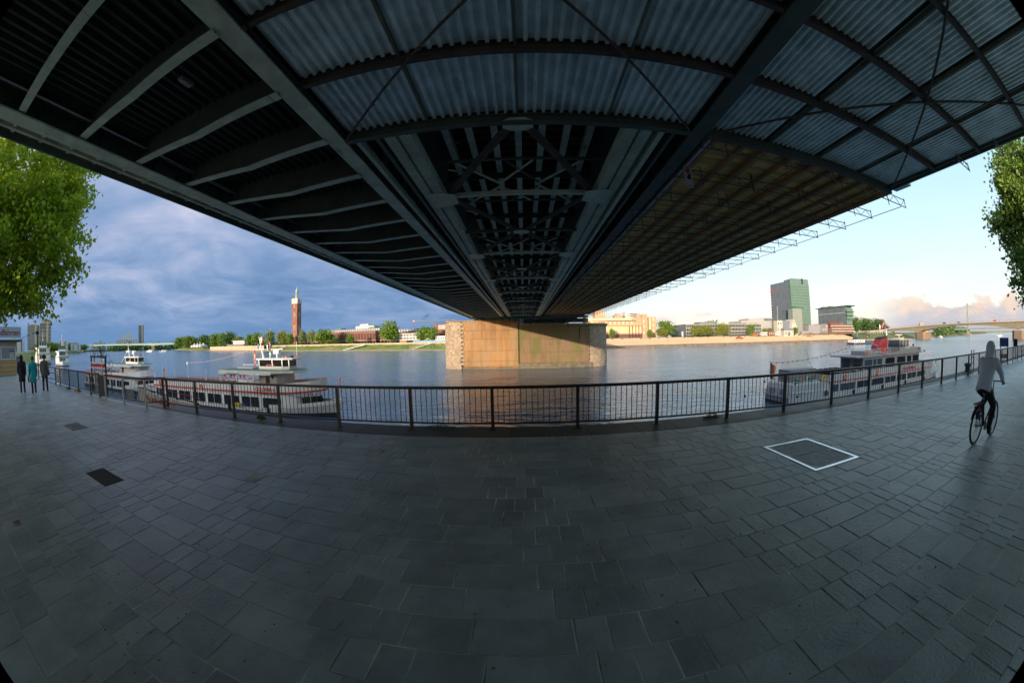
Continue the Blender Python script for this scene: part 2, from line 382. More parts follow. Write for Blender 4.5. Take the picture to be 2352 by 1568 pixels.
# ---------------------------------------------------------------- the setting: river, banks, promenade
WZ = -6.2                                    # water level below the promenade
def structure(o): o['kind'] = 'structure'; return o
def river():
    m = bpy.data.materials.new('river_water'); m.use_nodes = True; nt = m.node_tree; b = nt.nodes['Principled BSDF']; N = nt.nodes.new; L = nt.links.new
    b.inputs['Base Color'].default_value = (.045, .120, .200, 1); b.inputs['Roughness'].default_value = .15; b.inputs['IOR'].default_value = 1.33
    geo = N('ShaderNodeNewGeometry')
    def nz(scale, st, det, rough=.55):
        mp = N('ShaderNodeMapping'); L(geo.outputs['Position'], mp.inputs[0]); mp.inputs['Scale'].default_value = st; mp.inputs['Rotation'].default_value = (0, 0, R(14))
        n = N('ShaderNodeTexNoise'); L(mp.outputs[0], n.inputs['Vector']); n.inputs['Scale'].default_value = scale; n.inputs['Detail'].default_value = det; n.inputs['Roughness'].default_value = rough
        n.inputs['Distortion'].default_value = .6
        return n.outputs[0]
    def op(o, x, y):
        k = N('ShaderNodeMath'); k.operation = o
        for i, q in enumerate((x, y)):
            if isinstance(q, (int, float)): k.inputs[i].default_value = q
            else: L(q, k.inputs[i])
        return k.outputs[0]
    gust = N('ShaderNodeMapRange'); L(nz(.012, (1, 2.2, 1), 4), gust.inputs[0]); gust.inputs[1].default_value = .35; gust.inputs[2].default_value = .65; gust.inputs[3].default_value = .55; gust.inputs[4].default_value = 1.25
    h = op('ADD', op('MULTIPLY', nz(.50, (.55, 1.45, 1), 4, .55), 1.0), op('MULTIPLY', nz(.09, (.7, 1.5, 1), 2), 1.2))
    h = op('MULTIPLY', h, gust.outputs[0])
    bp = N('ShaderNodeBump'); bp.inputs['Strength'].default_value = 1.0; bp.inputs['Distance'].default_value = .40; L(h, bp.inputs['Height']); L(bp.outputs[0], b.inputs['Normal'])
    w = MB().quad((-4200,7.6,WZ),(2600,7.6,WZ),(2600,2600,WZ),(-4200,2600,WZ))
    structure(w.build('river', m))
river()
def lerp(a, b, t): return a+(b-a)*t
LW = [(0,305),(-70,321),(-161,352),(-271,387),(-385,422),(-449,443),(-640,522),(-829,606),(-1180,800),(-1500,1010),(-2300,1420)]
def offs(pts, d):
    out = []
    for i, p in enumerate(pts):
        a = Vector(pts[max(0,i-1)]); b = Vector(pts[min(len(pts)-1,i+1)]); t = (b-a).normalized(); n = Vector((-t.y, t.x))
        if n.y < 0: n = -n
        out.append((p[0]+n.x*d, p[1]+n.y*d))
    return out
def strip(name, pts, prof, mat, sub=1, jit=0.):
    """sweeps a bank section (offset, height) along a shoreline"""
    P = []
    for a, b in zip(pts, pts[1:]):
        n = max(1, int(math.dist(a, b)/sub)) if sub > 1 else 1
        P += [(lerp(a[0],b[0],k/n), lerp(a[1],b[1],k/n)) for k in range(n)]
    P.append(pts[-1])
    rows = [offs(P, d) for d, z in prof]; mb = MB(); n = len(P); rnd = random.Random(3)
    vs = []
    for (d, z), row in zip(prof, rows): vs += [(x+rnd.uniform(-jit,jit), y+rnd.uniform(-jit,jit), z+rnd.uniform(-jit,jit)*.4) for x, y in row]
    fs = [(k*n+i, (k+1)*n+i, (k+1)*n+i+1, k*n+i+1) for k in range(len(prof)-1) for i in range(n-1)]
    mb.add(vs, fs)
    return mb.build(name, mat)
structure(strip('river_shore', LW, [(-4,WZ-.4),(0,WZ+.06),(5,WZ+.9),(9,WZ+1.4)], sand_m, 6, .22))
structure(strip('grass_bank', LW[:5], [(7,WZ+1.0),(10,WZ+1.9),(16,-2.6),(21,-.9),(24.4,.2)], grass_m, 5, .35))
structure(strip('grass_bank', LW[6:], [(7,WZ+1.0),(16,-3.4),(24,-.6),(34,1.6),(36,2.0)], grass_m, 9, .6))
structure(strip('far_ground', LW, [(24.0,1.55),(60,2.0),(400,2.2),(1500,2.5)], land_m))
# pale retaining wall on top of the grass bank, and the tall quay wall below the tower
w = thing('retaining_wall', 'low brown stone wall along the top of the far grassy river bank', 'wall', (0,0,0))
strip('wall', LW[:5], [(24.0,-.2),(24.1,1.75),(24.3,1.85)], m_('far_wall',(.33,.25,.18),.9,var=.2,scale=.15)).parent = w
strip('wall_cap', LW[:5], [(23.9,1.75),(24.0,1.98),(25.2,2.0)], stonew_m).parent = w
q = thing('quay_wall', 'tall brown masonry quay wall below the far trees and tents', 'wall', (0,0,0))
strip('wall', LW[4:7], [(9,WZ+1.2),(9.4,1.7),(9.6,1.9)], mats['far_wall'], 12).parent = q
strip('wall_cap', LW[4:7], [(9.3,1.7),(9.3,2.05),(26,2.1)], stonew_m).parent = q
# upstream far bank: stepped stone embankment, then rough shore
wetstep_m = m_('wet_step',(.12,.095,.07),.6,var=.35,scale=.25,bump=.3)
def steps():
    X0, X1 = 40, 404; rt = thing('stone_embankment', 'long pale stepped stone embankment on the far right bank', 'embankment', (220, 292, WZ))
    n = 13; D = 27.; H = 7.9
    for k in range(n):
        y0 = k*D/n; z0 = .9+k*(H-.9)/n; z1 = .9+(k+1)*(H-.9)/n
        MB().box(X0-220, y0, z0-1.2, X1-220-k*1.2, y0+D/n+.4, z1-.0).build('step', wetstep_m if k < 2 else beige_m, rt)
    b = MB()
    rr = random.Random(5)
    for x in range(int(X0), int(X1)+6, 3):     # rough dark stones at the waterline
        b.box(x-220-1.6, -4.5+rr.uniform(-.5,.5), -1, x-220+1.6, .6, .5+rr.uniform(.0,.75))
    o = b.build('waterline_stones', m_('wet_stones',(.15,.12,.10),.8,var=.4,scale=.3,bump=.5), rt); o['kind'] = 'stuff'
    for x in range(70, 396, 9):
        if (x//9) % 5: MB().box(x-220-.35, 21.6, 6.6, x-220+.35, 22.2, 8.5).build('bollard', bark_m, rt)
steps()
RW = [(396,293),(430,272),(500,262),(560,285),(700,330),(983,352),(1500,440),(2500,700)]
def strip_r(name, prof, mat, sub=1, jit=0.): return strip(name, RW, prof, mat, sub, jit)
structure(strip_r('river_shore', [(-6,WZ-.5),(0,WZ+.1),(9,-4.4)], earth_m, 8, .5))
structure(strip_r('grass_bank', [(8,-4.7),(20,-1.0),(30,1.6),(60,2.2),(1500,2.5)], land_m, 12, .6))
g = MB(); rr = random.Random(9)
xs = [40+8*i for i in range(48)]; ys = [319,326,334,345,900]
g.add([(x, y, 1.65+(rr.uniform(-.5,.8) if j in (1,2) else .25*(j>2))) for j, y in enumerate(ys) for x in xs], [(j*48+i, j*48+i+1, (j+1)*48+i+1, (j+1)*48+i) for j in range(4) for i in range(47)])
structure(g.build('far_ground', earth_m))
for n_, (x, y, w_, h_) in enumerate([(212,309,5.5,2.6),(196,322,9,1.5),(240,322,14,1.3),(330,321,12,2.2),(355,323,16,2.0),(318,312,7,2.2),(380,320,12,1.8)]):
    b = MB(); rr = random.Random(n_)
    prof = [(w_*(1-t)**.8+.02, h_*t) for t in (0,.25,.5,.75,1)]
    b.lathe(prof, 14); b.v = [(p[0]+rr.uniform(-.4,.4), p[1]*.6+rr.uniform(-.3,.3), p[2]+rr.uniform(-.15,.15)) for p in b.v]
    o = b.build('earth_mound', m_('red_earth',(.20,.075,.04),.95,var=.3) if n_ == 0 else earth_m); o.location = (x, y, -.9 if n_ in (0,5) else 1.7)
    tag(o, ['small reddish heap of earth on the pale embankment steps','low brown earth heap before the grey office trees','long low brown earth heap right of the reddish one','brown earth bank below the grey block','wide brown earth bank below the brown terrace building','dark brown brush pile on the steps below the church','brown earth bank nearest the beam bridge'][n_], 'mound', 'building-site earth heaps on the far bank')
# ground downstream on the near side and beyond the river
near = [(-46,7.3),(-110,13),(-205,34),(-300,56),(-480,112),(-760,222),(-1250,428),(-1640,590)]
structure(MB().prism(near[:3][::-1]+[(-46,-15),(-205,-60)], -.6, -.02).build('near_bank', asph_m))
inn = [(x-2-6*(i > 2), y-16-14*(i > 2)) for i, (x, y) in enumerate(near)]
structure(MB().prism(inn[2:][::-1]+[(-205,-60),(-1640,-400)], -.6, .3).build('near_bank', land_m))
b = MB()
for i in range(2, len(near)-1): a, c, d, e = near[i], near[i+1], inn[i+1], inn[i]; b.quad((a[0],a[1],WZ-.2),(c[0],c[1],WZ-.2),(d[0],d[1],.3),(e[0],e[1],.3))
structure(b.build('grass_bank', grass_m))
b = MB()
for a, c in zip(near[:2], near[1:3]): b.quad((a[0],a[1],WZ-1),(c[0],c[1],WZ-1),(c[0],c[1],-.02),(a[0],a[1],-.02))
structure(b.build('quay_face', wall_m))
structure(MB().quad((-9000,1420,-.5),(-9000,-800,-.5),(-1880,-800,-.5),(-2050,1420,-.5)).build('far_terrain', land_m))
structure(MB().prism([(-9000,2560),(-9000,9000),(9000,9000),(9000,700),(2500,705),(1400,900),(500,900),(-1500,2500)],-8,.6).build('far_terrain', land_m))
# promenade under the bridge
structure(MB().quad((-46,-15,-.0045),(60,-15,-.0045),(60,7.2,-.0045),(-46,7.2,-.0045)).build('mortar_bed', mortar))
structure(MB().quad((60,-14,-.01),(700,-60,-.01),(700,-20,-.01),(60,6.2,-.01)).build('promenade', asph_m))
structure(MB().quad((-46,-60,-.04),(60,-60,-.04),(60,-14.9,-.04),(-46,-14.9,-.04)).build('promenade', stonew_m))
structure(MB().prism([(-1600,-400),(-1640,1180),(-9000,3000),(-9000,-800)],WZ-1,-.1).build('far_terrain', land_m))
def paving():
    rt = thing('promenade_paving', 'dark grey stone slab paving laid in courses under the bridge', 'paving'); rt['kind'] = 'structure'
    rr = random.Random(11); slabs = []; j = .005; jx = .009; pit = .37
    pat = [.24,.47,.70,.24,.25]
    for k in range(-1, 30):
        y1 = 7.2-k*pit; y0 = y1-pit
        if k < 0: continue
        x = -44.0-1.9*2 + .118*(k-14)*1.0 + .22; i = 0
        x = -1.08 - 1.90*24 + .118*(k-14)
        while x < 58:
            wd = pat[i % 5]; i += 1
            w2 = wd + (rr.uniform(-.012,.012))
            x0, x1 = x+jx/2, x+wd-jx/2
            rects = [(x0, y0+j/2, x1, y1-j/2)]
            for a, b, c, d in HOLES:
                nxt = []
                for q in rects:
                    if q[2] <= a or q[0] >= b or q[3] <= c or q[1] >= d: nxt.append(q); continue
                    if q[0] < a: nxt.append((q[0], q[1], a-.004, q[3]))
                    if q[2] > b: nxt.append((b+.004, q[1], q[2], q[3]))
                    ma, mb_ = max(q[0], a), min(q[2], b)
                    if q[1] < c: nxt.append((ma, q[1], mb_, c-.004))
                    if q[3] > d: nxt.append((ma, d+.004, mb_, q[3]))
                rects = [q for q in nxt if q[2]-q[0] > .015 and q[3]-q[1] > .015]
            tn = rr.random() if rr.random() > .12 else rr.choice((-1.2, -.7, 1.5)); zt_ = rr.uniform(-.0022,.0022); tl = rr.uniform(-.0015,.0015)
            for q in rects:
                cx, cy = (q[0]+q[2])/2, (q[1]+q[3])/2; ang = abs(math.degrees(math.atan2(cx, cy+1e-6)))
                vis = (q[2]-q[0])*(q[3]-q[1])*2/(cx*cx+cy*cy+4)**1.5*(1 if cy > .15 and ang < 86 else .02)
                slabs.append((vis, *q, zt_, tn, tl))
            x += wd
    slabs.sort(reverse=True)
    rest = MB()
    for n, (v, x0, y0, x1, y1, z, t, ti) in enumerate(slabs):
        b = MB() if n < 300 else rest
        c = .006; zz = [z+ti, z+ti, z-ti, z-ti]
        b.add([(x0,y0,-.03),(x1,y0,-.03),(x1,y1,-.03),(x0,y1,-.03),
               (x0,y0,zz[0]-.005),(x1,y0,zz[1]-.005),(x1,y1,zz[2]-.005),(x0,y1,zz[3]-.005),
               (x0+c,y0+c,zz[0]),(x1-c,y0+c,zz[1]),(x1-c,y1-c,zz[2]),(x0+c,y1-c,zz[3])],
              [(0,1,5,4),(1,2,6,5),(2,3,7,6),(3,0,4,7),(4,5,9,8),(5,6,10,9),(6,7,11,10),(7,4,8,11),(8,9,10,11)], t)
        if n < 300: b.build('paving_slab', slate, rt)
    rest.build('paving_slab_field', slate, rt, kind='stuff')
    # coping stones along the edge
    cp = thing('quay_coping', 'dark weathered coping stones along the quay edge under the railing', 'kerb'); cp['kind'] = 'structure'
    x = -45.0
    while x < 60:
        w_ = rr.uniform(.85, 1.25); yb = 8.12 if x > -12.4 else 7.42; t = rr.random()
        if x > 18: yb = 8.12-(x-18)*.02
        z = rr.uniform(-.004,.004)
        MB().box(x+.005, 7.212, -.35, x+w_-.005, yb, z+.002, t).build('coping_stone', coping_m, cp)
        x += w_
    structure(MB().box(-46, 7.25, WZ-1.5, 60, 7.36, -.03).build('quay_wall_face', wall_m))
    structure(MB().box(60, 5.9, WZ-1.5, 700, 6.2, -.02).build('quay_wall_face', wall_m))
HOLES = [(4.28,5.46,3.80,5.26),(-7.05,-6.05,2.21,2.61),(-12.18,-11.02,3.33,3.87)]
paving()
frame_m = m_('steel_frame',(.90,.90,.91),.32,metal=1.,var=.05)
def covers():
    t = thing('manhole_cover', 'large rectangular access cover with two infilled lids and a bright steel frame', 'manhole cover', (4.87,4.53,0))
    w, d = 1.18/2, 1.46/2; f = .062
    for a in ((-w,-d,w,-d+f),(-w,d-f,w,d),(-w,-d+f,-w+f,d-f),(w-f,-d+f,w,d-f)): MB().box(a[0],a[1],-.03,a[2],a[3],.010).build('frame', frame_m, t)
    lid = m_('lid_fill',(.26,.30,.29),.55,var=.3,scale=9,bump=.5,bscale=60)
    MB().box(-w+f+.006,-d+f+.006,-.03,w-f-.006,-.006,.001).build('lid', lid, t); MB().box(-w+f+.006,.006,-.03,w-f-.006,d-f-.006,.002).build('lid', lid, t)
    for x, y in ((-w+.12,-d+.12),(w-.12,-d+.12),(-w+.12,d-.12),(w-.12,d-.12),(-w+.12,.07),(w-.12,-.07)):
        b = MB()
        for i in range(3): b.box(x-.05, y-.04+i*.035, .0021, x+.05, y-.02+i*.035, .005)
        b.build('lifting_slot', galv_m, t)
    t = thing('drain_patch', 'dark rough asphalt patch sunk into the paving at left', 'drain cover', (-6.55,2.41,0))
    MB().box(-.5,-.2,-.03,.5,.2,-.003).build('fill', m_('tar_patch',(.035,.030,.024),.95,var=.5,scale=14,bump=1.,bscale=50), t)
    MB().box(-.5,.2,-.03,.5,.205,.003).build('edge_strip', rust_m, t)
    t = thing('drain_cover', 'pair of brownish metal covers set flush in the paving near the gangway', 'drain cover', (-11.6,3.6,0))
    br = m_('brown_cover',(.085,.075,.06),.6,var=.25,scale=7,bump=.5,bscale=50)
    MB().box(-.58,-.27,-.03,-.02,.27,.002).build('lid', br, t); MB().box(.02,-.27,-.03,.58,.27,.003).build('lid', br, t)
    for x, y in ((-.55,-.25),(-.05,-.25),(-.1,.22),(.02,-.2)): MB().box(x,y,.0031,x+.14,y+.03,.006).build('hinge', galv_m, t)
covers()
def litter():
    rr = random.Random(4)
    def leaf(c, s, rz, label, mat):
        b = MB(); pts = []
        for i in range(11):
            a = 2*math.pi*i/11; r = s*(1 if i % 2 == 0 else .55); pts.append((r*math.cos(a), r*math.sin(a), .012+.03*s*10*abs(math.cos(a*1.5))*.3))
        b.add(pts+[(0,0,.006)], [(i,(i+1)%11,11) for i in range(11)]); o = thing('fallen_leaf', label, 'leaf', (c[0],c[1],.006), rz, 'fallen leaves on the paving')
        b.build('blade', mat, o); MB().path([(0,0,.008),(-s*.8,-s*.3,.006),(-s*1.5,-s*.2,.012)], .003, 4).build('stalk', mat, o)
    brl = m_('dry_leaf',(.22,.065,.02),.7,var=.4,scale=30)
    leaf((-5.82,.42), .085, .4, 'curled brown maple-like leaf lying near the lower left of the paving', brl)
    for i, (x, y, l) in enumerate([(-2.6,6.0,'tiny dry leaf below the boat bow'),(-3.6,6.9,'tiny dry leaf close to the railing foot at left'),(-6.9,5.2,'tiny dark leaf between the two drain patches and the railing')]): leaf((x,y), .045, i, l, brl)
    b = MB().add([(-.09,-.1,.004),(.0,-.11,.006),(.1,-.03,.012),(.08,.1,.006),(-.05,.11,.016),(-.1,.02,.005),(0,0,.012)],[(0,1,6),(1,2,6),(2,3,6),(3,4,6),(4,5,6),(5,0,6)])
    o = b.build('paper_scrap', m_('paper',(.38,.37,.33),.8)); o.location = (-4.06,4.02,0); tag(o, 'flattened pale paper scrap lying alone on the left paving', 'paper')
    for i, (x, y) in enumerate([(-3.3,2.1),(-2.3,1.9),(2.6,2.75)]):
        o = MB().tube((-.02,0,.006),(.02,.01,.006),.0045,6).build('cigarette_butt', mats['paper']); o.location = (x,y,0)
        tag(o, ['cigarette butt on the left paving below the paper scrap','cigarette butt left of the middle of the paving','cigarette butt right of the middle of the paving'][i], 'litter', 'cigarette butts on the paving')
    b = MB()
    for i in range(420):
        x = rr.uniform(-9,9); y = rr.uniform(.3,7); s = rr.uniform(.004,.011)
        if x < -3 and rr.random() < .4: x, y = rr.uniform(-4.6,-2.4), rr.uniform(.5,1.4)
        b.ball((x,y,s*.5), s, s*rr.uniform(.6,1.2), s*.6, 5, 3)
    b.build('paving_crumbs', m_('crumbs',(.20,.17,.11),.9,var=.5,scale=3), kind='stuff')
    g = MB()
    for i in range(170):           # gum spots and bird droppings trodden flat
        x = rr.uniform(-8,9); y = rr.uniform(.5,7); s = rr.uniform(.008,.022); n = 7
        g.add([(x+s*rr.uniform(.6,1)*math.cos(2*math.pi*k/n), y+s*rr.uniform(.6,1)*math.sin(2*math.pi*k/n), .0045) for k in range(n)], [tuple(range(n))])
    g.build('gum_spots', m_('gum',(.15,.155,.15),.7,var=.5,scale=2), kind='stuff')
litter()
# ---------------------------------------------------------------- the steel railway bridge overhead
ZF = 8.9; Y0, Y1 = -45.5, 236.0
def bridge():
    t = thing('railway_bridge', 'dark green riveted steel railway bridge crossing overhead to the stone river pier', 'bridge', (0,0,0))
    def girder(x0, x1, top, mat, name='main_girder', ya=Y0, yb=Y1, zf=ZF):
        b = MB(); xm = (x0+x1)/2
        b.box(x0,ya,zf,x1,yb,zf+.06); o = b.build(name, mat, t)
        b = MB(); b.box(xm-.03,ya,zf+.061,xm+.03,yb,top-.05); b.box(x0,ya,top-.05,x1,yb,top)
        y = ya+.4
        while y < yb:                       # web stiffeners
            b.box(x0+.06,y,zf+.061,xm-.031,y+.03,top-.05); b.box(xm+.031,y,zf+.061,x1-.06,y+.03,top-.05); y += 1.5
        b.build('web', steeld_m, o)  # web's dark colour stands in for the shade above the flange
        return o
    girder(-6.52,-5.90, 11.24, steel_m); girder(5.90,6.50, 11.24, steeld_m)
    girder(-15.0,-14.2, 10.2, steel_m, 'edge_girder')
    MB().box(-5.62,9.95,8.95,-5.46,Y1,9.25).build('side_stringer', steel_m, t)
    MB().box(-4.86,9.95,8.93,-4.70,Y1,9.4).build('side_stringer', steeld_m, t)
    MB().box(4.80,9.95,8.93,5.0,Y1,9.4).build('side_stringer', steel_m, t)
    MB().box(5.30,9.95,8.96,5.42,Y1,9.3).build('side_stringer', steeld_m, t)
    # left outer side: fascia, walkway brackets and pipes
    MB().box(-16.42,Y0,8.95,-16.30,Y1,9.75).build('fascia_plate', steeld_m, t)
    MB().box(-16.05,Y0,9.15,-15.85,Y1,9.32).build('edge_rail', steel_m, t)
    MB().tube((-15.4,Y0,9.35),(-15.4,Y1,9.35),.09,8).build('service_pipe', steeld_m, t)
    MB().tube((-13.85,Y0,9.5),(-13.85,Y1,9.5),.07,8).build('service_pipe', galv_m, t)
    MB().box(-16.4,Y0,9.96,-6.2,Y1,10.15).build('deck_plate', shaded_m, t)
    MB().box(6.2,Y0,10.75,18.9,Y1,10.9).build('deck_plate', steeld_m, t)
    MB().box(18.35,Y0,8.98,18.5,10.2,9.9).build('fascia_plate', steeld_m, t)
    MB().box(18.75,10.2,9.3,18.9,Y1,10.74).build('fascia_plate', steeld_m, t)
    cg = MB(); wb = MB(); w = .17
    pr = [(-14.25,9.02),(-10.0,8.62),(-6.45,8.80)]
    for (xa,za),(xb,zb) in zip(pr, pr[1:]):
        cg.add([(xa,-w,za),(xb,-w,zb),(xb,w,zb),(xa,w,za),(xa,-w,za+.035),(xb,-w,zb+.035),(xb,w,zb+.035),(xa,w,za+.035)],[(0,3,2,1),(4,5,6,7),(0,1,5,4),(2,3,7,6),(3,0,4,7),(1,2,6,5)])
        wb.add([(xa,-.012,za+.036),(xb,-.012,zb+.036),(xb,-.012,9.95),(xa,-.012,9.95),(xa,.012,za+.035),(xb,.012,zb+.035),(xb,.012,9.95),(xa,.012,9.95)],[(0,1,2,3),(7,6,5,4)])
    me = cg.mesh('cross_girder', steel_m); wme = wb.mesh('web', steeld_m)  # webs coloured darker than the flanges to give their shade
    br = MB().box(-16.3,-.09,9.2,-15.0,.09,9.28); br.box(-16.28,-.012,9.29,-15.02,.012,9.94); bme = br.mesh('bracket', steel_m)
    for k in range(-15, 72):
        y = .52+2.985*k
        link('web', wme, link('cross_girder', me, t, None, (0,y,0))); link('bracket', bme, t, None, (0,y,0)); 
        if k < 12: link('bracket', bme, t, None, (0,y+1.49,0))
    rb = MB().extr([(-.10,0),(.10,0),(.06,-.16),(-.06,-.16)], Y0, Y1).mesh('deck_rib', shaded_m)
    for i in range(18): link('deck_rib', rb, t, None, (-13.75+.415*i,0,9.955))
    # middle bridge: twin bottom chords with rivet rows, splice plates, lateral bracing, stringers, sleepers
    rv = MB()
    for i in range(150):
        for dx in (-.14,-.05,.05,.14):
            y = 10.1+.14*i+(.07 if abs(dx) < .1 else 0); s = .019
            rv.add([(dx-s,y-s,0),(dx+s,y-s,0),(dx+s,y+s,0),(dx-s,y+s,0),(dx,y,-.017)],[(0,1,4),(1,2,4),(2,3,4),(3,0,4)])
    rme = rv.mesh('rivets', steeld_m)
    ch = MB().box(-.2,9.95,0,.2,Y1,.5).mesh('bottom_chord', steel_m)
    sp = MB().box(-.195,-1.55,-.018,.195,1.55,-.001).mesh('splice_plate', steel_m)
    for x in (3.80,4.32,-3.80,-4.32):
        c = link('bottom_chord', ch, t, None, (x,0,ZF))
        r = link('rivets', rme, c, 'stuff', (0,0,-.0195))
        for k in range(14): link('splice_plate', sp, c, None, (0,13.2+6.12*k,0))
    nd = [10.1+6.1*n for n in range(16)]
    for n, y in enumerate(nd):
        side = n % 2 == 1
        if side:
            for s in (-1,1):
                g = MB(); g.prism([(s*3.05,y-.55),(s*3.62,y-.9),(s*4.3,y-.9),(s*4.3,y+.9),(s*3.62,y+.9),(s*3.05,y+.55)][::s], ZF-.045, ZF-.0195)
                g.build('gusset_plate', steel_m, t)
        else:
            MB().prism([(-.5,y-.2),(-.25,y-.38),(.25,y-.38),(.5,y-.2),(.5,y+.2),(.25,y+.38),(-.25,y+.38),(-.5,y+.2)], ZF+.02, ZF+.05).build('gusset_plate', steel_m, t)
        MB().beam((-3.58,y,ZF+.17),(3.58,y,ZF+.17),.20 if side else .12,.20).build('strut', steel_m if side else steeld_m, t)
        if n+1 < len(nd):
            for s in (-1,1):
                a, b = ((s*3.35,y+.3,ZF+.12),(s*.3,nd[n+1]-.25,ZF+.12)) if side else ((s*.3,y+.25,ZF+.12),(s*3.35,nd[n+1]-.3,ZF+.12))
                q = MB(); q.beam(a, b, .30, .10); q.beam((a[0],a[1],a[2]-.06),(b[0],b[1],b[2]-.06),.05,.03)
                q.build('lateral_brace', rust_m, t)
        if side:                                # light secondary bracing between the stringers
            for xa, xb in ((-2.67,-.95),(2.67,.95)):
                for d in (-2.3,2.3):
                    MB().beam((xa,y+d,ZF+.7),(xb,y+.08*d,ZF+.62),.11,.06).build('secondary_brace', steel_m, t)
                    MB().beam((xb*.95,y+.10*d,ZF+.62),(-xb*.6,y+d,ZF+.7),.09,.05).build('secondary_brace', steel_m if xa < 0 else steeld_m, t)
            for d in (-2.4,2.4): MB().beam((-3.6,y+d,ZF+.76),(3.6,y+d,ZF+.76),.12,.10).build('secondary_strut', steeld_m, t)
        MB().box(-3.6,y+.2,10.0,3.6,y+.26,11.1).build('floor_beam', shaded_m, t)
    sb = MB().box(-.14,9.95,0,.14,Y1,.04); sb.box(-.02,9.95,.04,.02,Y1,.7); sme = sb.mesh('stringer', steel_m)
    for x in (-2.9,-1.95,-.95,0,.95,1.95,2.9): link('stringer', sme, t, None, (x,0,10.3))
    sl = MB().box(-3.3,-.13,0,3.3,.13,.2).mesh('sleeper', m_('sleeper_wood',(.17,.062,.03),.9,var=.4,scale=3))
    for k in range(60): link('sleeper', sl, t, None, (0,10.4+.64*k,11.03))
    p = MB(); rr = random.Random(2); y = 9.9
    while y < Y1:                                # floor plates with narrow drainage slots between them
        e = y+1.62; xs = [-5.9,-4.1+rr.uniform(-.4,.4),-3.7,3.4+rr.uniform(-.3,.4),3.9,5.9]
        p.box(-5.9,y,11.25,5.9,e-.035,11.3)
        x = -5.9
        for s in sorted((rr.uniform(-3.4,-2.4), rr.uniform(-.7,.5), rr.uniform(2.4,3.4))):
            p.box(x,e-.035,11.25,s,e,11.3); x = s+rr.uniform(.18,.36)
        p.box(x,e-.035,11.25,5.9,e,11.3); y = e
    p.box(-6.2,Y0,11.25,6.2,9.9,11.3)
    p.build('floor_plate', steeld_m, t)
    # end of the span on the pier
    MB().box(-15,103.5,8.25,19,105.0,8.88).build('end_beam', steeld_m, t)
    for x in (-14.6,-6.2,-3.9,-1.9): MB().box(x-.35,105.3,8.02,x+.35,106.2,8.9).build('bearing', steeld_m, t)
    for x in (2.2,6.2,9.5,13,18.2): MB().box(x-.4,105.3,6.75,x+.4,106.2,8.25).build('bearing', steeld_m, t)
    MB().box(0,106.5,6.95,19.5,106.8,8.2).build('bearing_shelf', steeld_m, t)
bridge()
def services():
    t = thing('cable_run', 'thin dark cables and conduits clipped along the left main girder underside', 'cables', (0,0,0))
    for x, z, r in ((-5.75,8.93,.022),(-5.69,8.95,.014),(-7.0,9.85,.03),(-13.5,9.3,.025)):
        rr = random.Random(int(-x*10)); pts = [(x+rr.uniform(-.02,.02), -12+3*i, z-rr.uniform(0,.05)) for i in range(39)]
        MB().path(pts, r, 5).build('cable', black_m, t)
    for i, (x, y, l) in enumerate(((-9.6,5.0,'grey bulkhead lamp under the left deck, nearer the camera'),(-9.6,17.0,'grey bulkhead lamp under the left deck above the boats'))):
        o = thing('bulkhead_lamp', l, 'lamp', (x,y,9.78), 0, 'lamps under the bridge'); MB().box(-.12,-.3,0,.12,.3,.1).build('housing', galv_m, o); MB().box(-.09,-.26,-.05,.09,.26,0).build('lens', cream_m, o)
services()
